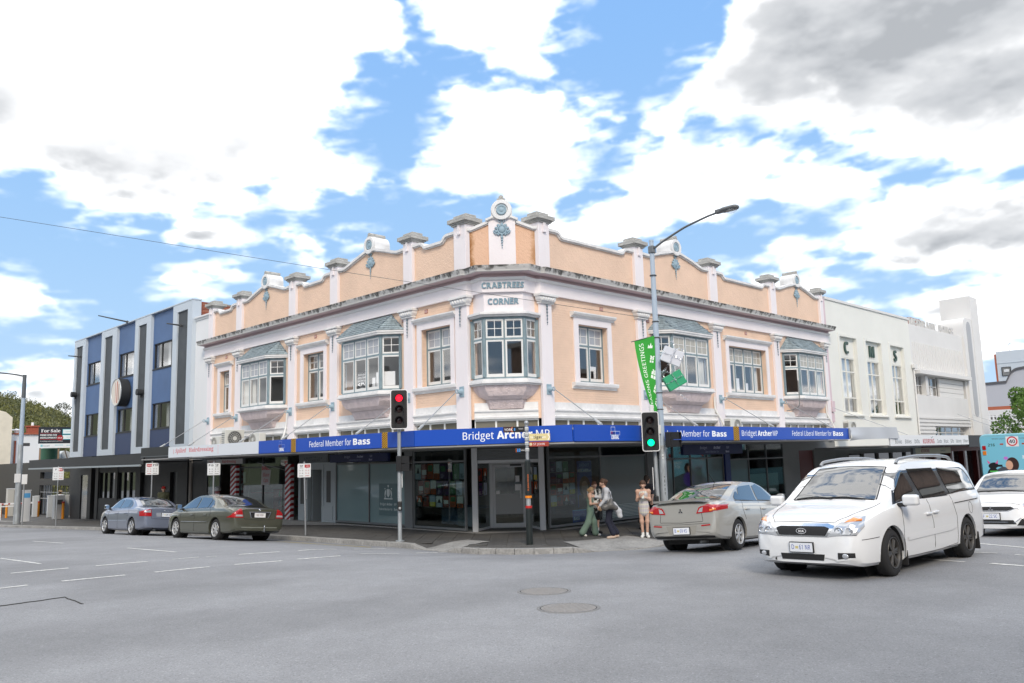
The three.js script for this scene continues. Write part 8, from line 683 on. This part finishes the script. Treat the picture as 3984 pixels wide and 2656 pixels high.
// boy in a patterned shirt
{ const x = 19.1, z = -16.14, J = pose(1.49, { lwr: [.12, 1.0, .24], rwr: [-.1, .95, .22], lel: [.22, 1.1, .02], rel: [-.22, 1.08, .02], lto: [.14, .035, .12], hed: [0, 1.545, .03] }); makePerson('child in a black and white patterned shirt and dark shorts', x, z, faceRY(x, z) + .5, J, { tilt: .25, hairM: M([.12, .05, .025], .7), hair: capHair, wear: [['shirt', [...torso(J, .026), [J.pel, add3(J.pel, [0, -.1, 0]), .145, .15, 1.2], ...arm(J, 'l', .022).slice(0, 1), ...arm(J, 'r', .022).slice(0, 1)], camo], ['shorts', [...['l', 'r'].flatMap((n) => [[J[n + 'hi'], add3(J[n + 'kn'], [0, .04, 0]), .1, .09]])], blackCloth], ['sock', [[J.lan, add3(J.lan, [0, .1, 0]), .042, .042]], whiteShoe, .02, .009], ['sock', [[J.ran, add3(J.ran, [0, .1, 0]), .042, .042]], whiteShoe, .02, .009], ['shoe', shoe(J, 'l', .012), blackCloth, .02, .009], ['shoe', shoe(J, 'r', .012), blackCloth, .02, .009]] });
  const pb = thing('paper_bag', 'small brown paper bag held by the child in the patterned shirt', 'bag', T(19.0, footY(19, -16), -15.95, faceRY(x, z) + .5)); sub(pb, 'bag_body', field([[[0, .82, .12], [.0, .72, .16], .07, .06, 1.4]], .02, .01), M([.38, .25, .15], .8)); sub(pb, 'folded_top', rb(-.05, .05, .88, .92, .1, .13, .01), M([.36, .24, .14], .8)); }
// cyclist in a red helmet behind the parked cars, and a man by the ticket box
{ const x = 15.75, z = -39.75, J = pose(1.76, { lwr: [.22, .95, .2], rwr: [-.22, .95, .2] }); const P = makePerson('person in an olive jumper and red cycle helmet behind the parked cars', x, z, faceRY(x, z), J, { skin: skin2, hairM: darkHair, hair: capHair, wear: [['jumper', [...torso(J, .03, 1.1), ...arm(J, 'l', .022), ...arm(J, 'r', .022)], oliveCloth], ['trousers', [...leg(J, 'l', .02), ...leg(J, 'r', .02), [J.pel, add3(J.pel, [0, -.08, 0]), .14, .14]], blackCloth], ['shoe', shoe(J, 'l', .01), blackCloth, .02, .01], ['shoe', shoe(J, 'r', .01), blackCloth, .02, .01]] }); const hm = new THREE.Matrix4().makeTranslation(...J.hed), red = M([.5, .02, .015], .35); const hl = sub(P, 'helmet', [new THREE.SphereGeometry(.118, 20, 10, 0, 2 * PI, 0, PI * .52).scale(.95, .9, 1.2).translate(0, .045, 0)], red, hm); for (let i = -2; i <= 2; i++) sub(hl, 'helmet_rib', tube([[i * .035, .06, .14], [i * .042, .155 - Math.abs(i) * .012, 0], [i * .035, .07, -.13]], .014, 6, 12), i % 2 ? red : blackCloth); }
{ const x = 17.5, z = -61.6, J = pose(1.78, { lwr: [.2, 1.0, .25], rwr: [-.2, 1.0, .25] }); const P = makePerson('person in a white shirt and straw hat behind the ticket box', x, z, faceRY(x, z) + 2.6, J, { skin: skin2, hairM: darkHair, hair: capHair, wear: [['shirt', [...torso(J, .03, 1.15), ...arm(J, 'l', .022), ...arm(J, 'r', .022)], M([.72, .74, .8], .9)], ['trousers', [...leg(J, 'l', .02), ...leg(J, 'r', .02), [J.pel, add3(J.pel, [0, -.08, 0]), .14, .14]], denim], ['shoe', shoe(J, 'l', .01), blackCloth, .02, .01], ['shoe', shoe(J, 'r', .01), blackCloth, .02, .01]] }); sub(P, 'straw_hat', lat([[.2, .05], [.12, .06], [.105, .15], [.05, .17], [0, .172]], 20), M([.3, .22, .13], .9), new THREE.Matrix4().makeTranslation(...J.hed)); }
// ---------- hill, trees, and what the glass mirrors ----------
function leafGeo(n, R, r, s, seedy, flat = 1) { // n small leaf faces spread through clumps of a crown
  const out = [], pos = [], nor = [], col = []; for (let i = 0; i < n; i++) { const c = R[r() * R.length | 0], u = r() * 2 - 1, a = r() * 6.283, q = Math.sqrt(1 - u * u), rad = c[3] * (0.55 + 0.45 * Math.cbrt(r())), p = V(c[0] + q * Math.cos(a) * rad, c[1] + u * rad * flat, c[2] + q * Math.sin(a) * rad), e = new THREE.Euler(r() * 6, r() * 6, r() * 6), x = V(s * (0.6 + r() * 0.8), 0, 0).applyEuler(e), y = V(0, s * (0.4 + r() * 0.5), 0).applyEuler(e), nn = x.clone().cross(y).normalize(); const k = [p.clone().sub(x), p.clone().sub(y), p.clone().add(x), p.clone().sub(x), p.clone().add(x), p.clone().add(y)]; const t = 0.75 + r() * 0.5; for (const v of k) { pos.push(v.x, v.y, v.z); nor.push(nn.x, nn.y, nn.z); col.push(t, t, t * 0.9); } }
  const g = new THREE.BufferGeometry(); g.setAttribute('position', new THREE.Float32BufferAttribute(pos, 3)); g.setAttribute('normal', new THREE.Float32BufferAttribute(nor, 3)); g.setAttribute('color', new THREE.Float32BufferAttribute(col, 3)); g.setAttribute('uv', new THREE.Float32BufferAttribute(new Float32Array(pos.length / 3 * 2), 2)); return g; }
const leafMat = (c) => new THREE.MeshPhysicalMaterial({ color: new THREE.Color(...c), roughness: 0.75, vertexColors: true, side: THREE.DoubleSide, transmission: 0.25, thickness: 0 }), bark = M([.13, .10, .08], .9);
function tree(name, label, x, y, z, h, R, nLeaf, s, c, seed, grpName) { const r = rng(seed), o = thing(name, label, 'tree', T(x, y, z), grpName); const cl = []; for (let i = 0; i < 16; i++) { const a = r() * 6.28, q = Math.sqrt(r()) * R; cl.push([Math.cos(a) * q, h * (0.55 + 0.42 * r()) , Math.sin(a) * q, R * (0.28 + 0.22 * r())]); } sub(o, 'trunk', [rod([0, -.5, 0], [0.05, h * 0.5, 0], R * 0.09, R * 0.06, 9), ...cl.slice(0, 7).map((k) => rod([0.03, h * 0.42, 0], [k[0] * .9, k[1], k[2] * .9], R * 0.045, R * 0.012, 6))], bark); sub(o, 'crown', leafGeo(nLeaf, cl, r, s), leafMat(c)); return o; }
tree('street_tree', 'leafy green street tree behind the bus', 61, -1.0, -14.6, 6.7, 1.9, 5200, .085, [.10, .20, .03], 5);
// wooded hill
{ const prof = (x) => lerpTab(x, [-600, -200, 0, 110, 124, 131, 136, 147, 175, 230, 330, 600], [25, 42, 44, 36, 32, 30.5, 28.5, 25, 19, 9, 2, 0]), hy = (x, z) => { const t = clamp((-z - 240) / 260), u = x * 500 / -z; return -4 + (prof(u) + 3) * Math.pow(sstep(0, 1, t), 0.8) * (z < -500 ? clamp(1 - (-z - 500) / 700) : 1); }; const rows = []; for (let z = -230; z >= -1100; z -= 30) { const r = []; for (let x = -600; x <= 700; x += 25) r.push([x, hy(x, z) - 1, z]); rows.push(r); } struct('hill', strip(rows), M([.06, .07, .03], .95));
  const r = rng(99), proto = leafGeo(260, [[0, 3.2, 0, 1.8], [1.4, 2.6, .4, 1.5], [-1.3, 2.8, -.3, 1.5], [.2, 2.4, 1.3, 1.4]], rng(4), .26), im = new THREE.InstancedMesh(proto, leafMat([.13, .14, .065]), 2600), m = new THREE.Matrix4(), col = new THREE.Color(); for (let i = 0; i < 2600; i++) { const z = -250 - 255 * Math.pow(r(), 0.8), az = mix(0.02, 0.42, r()), x = -z * Math.tan(az) , s = 0.9 + r() * 1.1; m.compose(V(x, hy(x, z) - 1.6 * s, z), new THREE.Quaternion().setFromAxisAngle(V(0, 1, 0), r() * 6), V(s, s * (.8 + r() * .5), s)); im.setMatrixAt(i, m); const k = r(); col.setRGB(.7 + .7 * k, .75 + .55 * k, .6 + .4 * r()); im.setColorAt(i, col); } im.name = 'hillside_woodland'; im.userData = { kind: 'stuff', label: 'olive green eucalypt woodland covering the far hill', category: 'woodland' }; scene.add(im);
  const gum = (x, z, h, R, sd, l) => { const o = tree('gum_tree', l, x, hy(x, z) - 1, z, h, R, 1100, .3, [.075, .085, .045], sd, 'gum trees on the skyline'); return o; }; gum(143, -506, 15, 4.6, 31, 'lone gum tree standing up on the skyline beside the blue building'); gum(113, -500, 11, 5, 32, 'flat-topped gum tree on the ridge left of the lamp'); gum(124.5, -502, 10.5, 5, 33, 'flat-topped gum tree on the ridge right of the lamp'); gum(137, -503, 9, 3, 34, 'small dark gum tree left of the lone skyline gum'); }
// buildings across the two streets, mirrored by shop glass and car windows
{ const br = M([1, 1, 1], .85, { map: toned([.30, .20, .15], .3, 9, 4, 256, .5), bumpMap: brickBump, bumpScale: .02 }), st = M([.42, .40, .36], .8); const rowB = (nm, l, F, L, H, mm, n) => { const o = thing(nm, l, 'building', F); sub(o, 'wall', uvm(bx(0, L, -3, H, -10, 0)), mm); sub(o, 'cornice', bx(-.2, L + .2, H, H + .35, -10, .35), st); const s = L / n; for (let i = 0; i < n; i++) { const w = new THREE.Group(); w.name = 'window'; w.position.set(i * s + s * .28, 4.6, 0); o.add(w); sub(w, 'pane', bx(0, s * .44, 0, 2, .01, .03), darkGlass); sub(w, 'frame', ex(rect(-.1, s * .44 + .1, -.12, 2.12), .005, .08, [rect(0, s * .44, 0, 2)]), st); sub(o, 'shop_pane', bx(i * s + .3, i * s + s - .3, .6, 2.6, .01, .03), darkGlass); } sub(o, 'awning', bx(0, L, 2.9, 3.15, 0, 2.6), charcoal); return o; };
  rowB('brick_shops', 'dark brick shops across the right-hand street, behind the viewer', T(62, 0, 7.5, PI), 52, 9.0, br, 13); rowB('rendered_shops', 'plain rendered shops across the left-hand street, beside the viewer', T(-7, 0, -8, PI / 2), 62, 8.5, st, 15); rowB('corner_hotel', 'tall brick hotel on the corner behind the viewer', T(3.5, 0, 9.5, PI), 14, 11, br, 4); }
renderer.render(scene, camera);
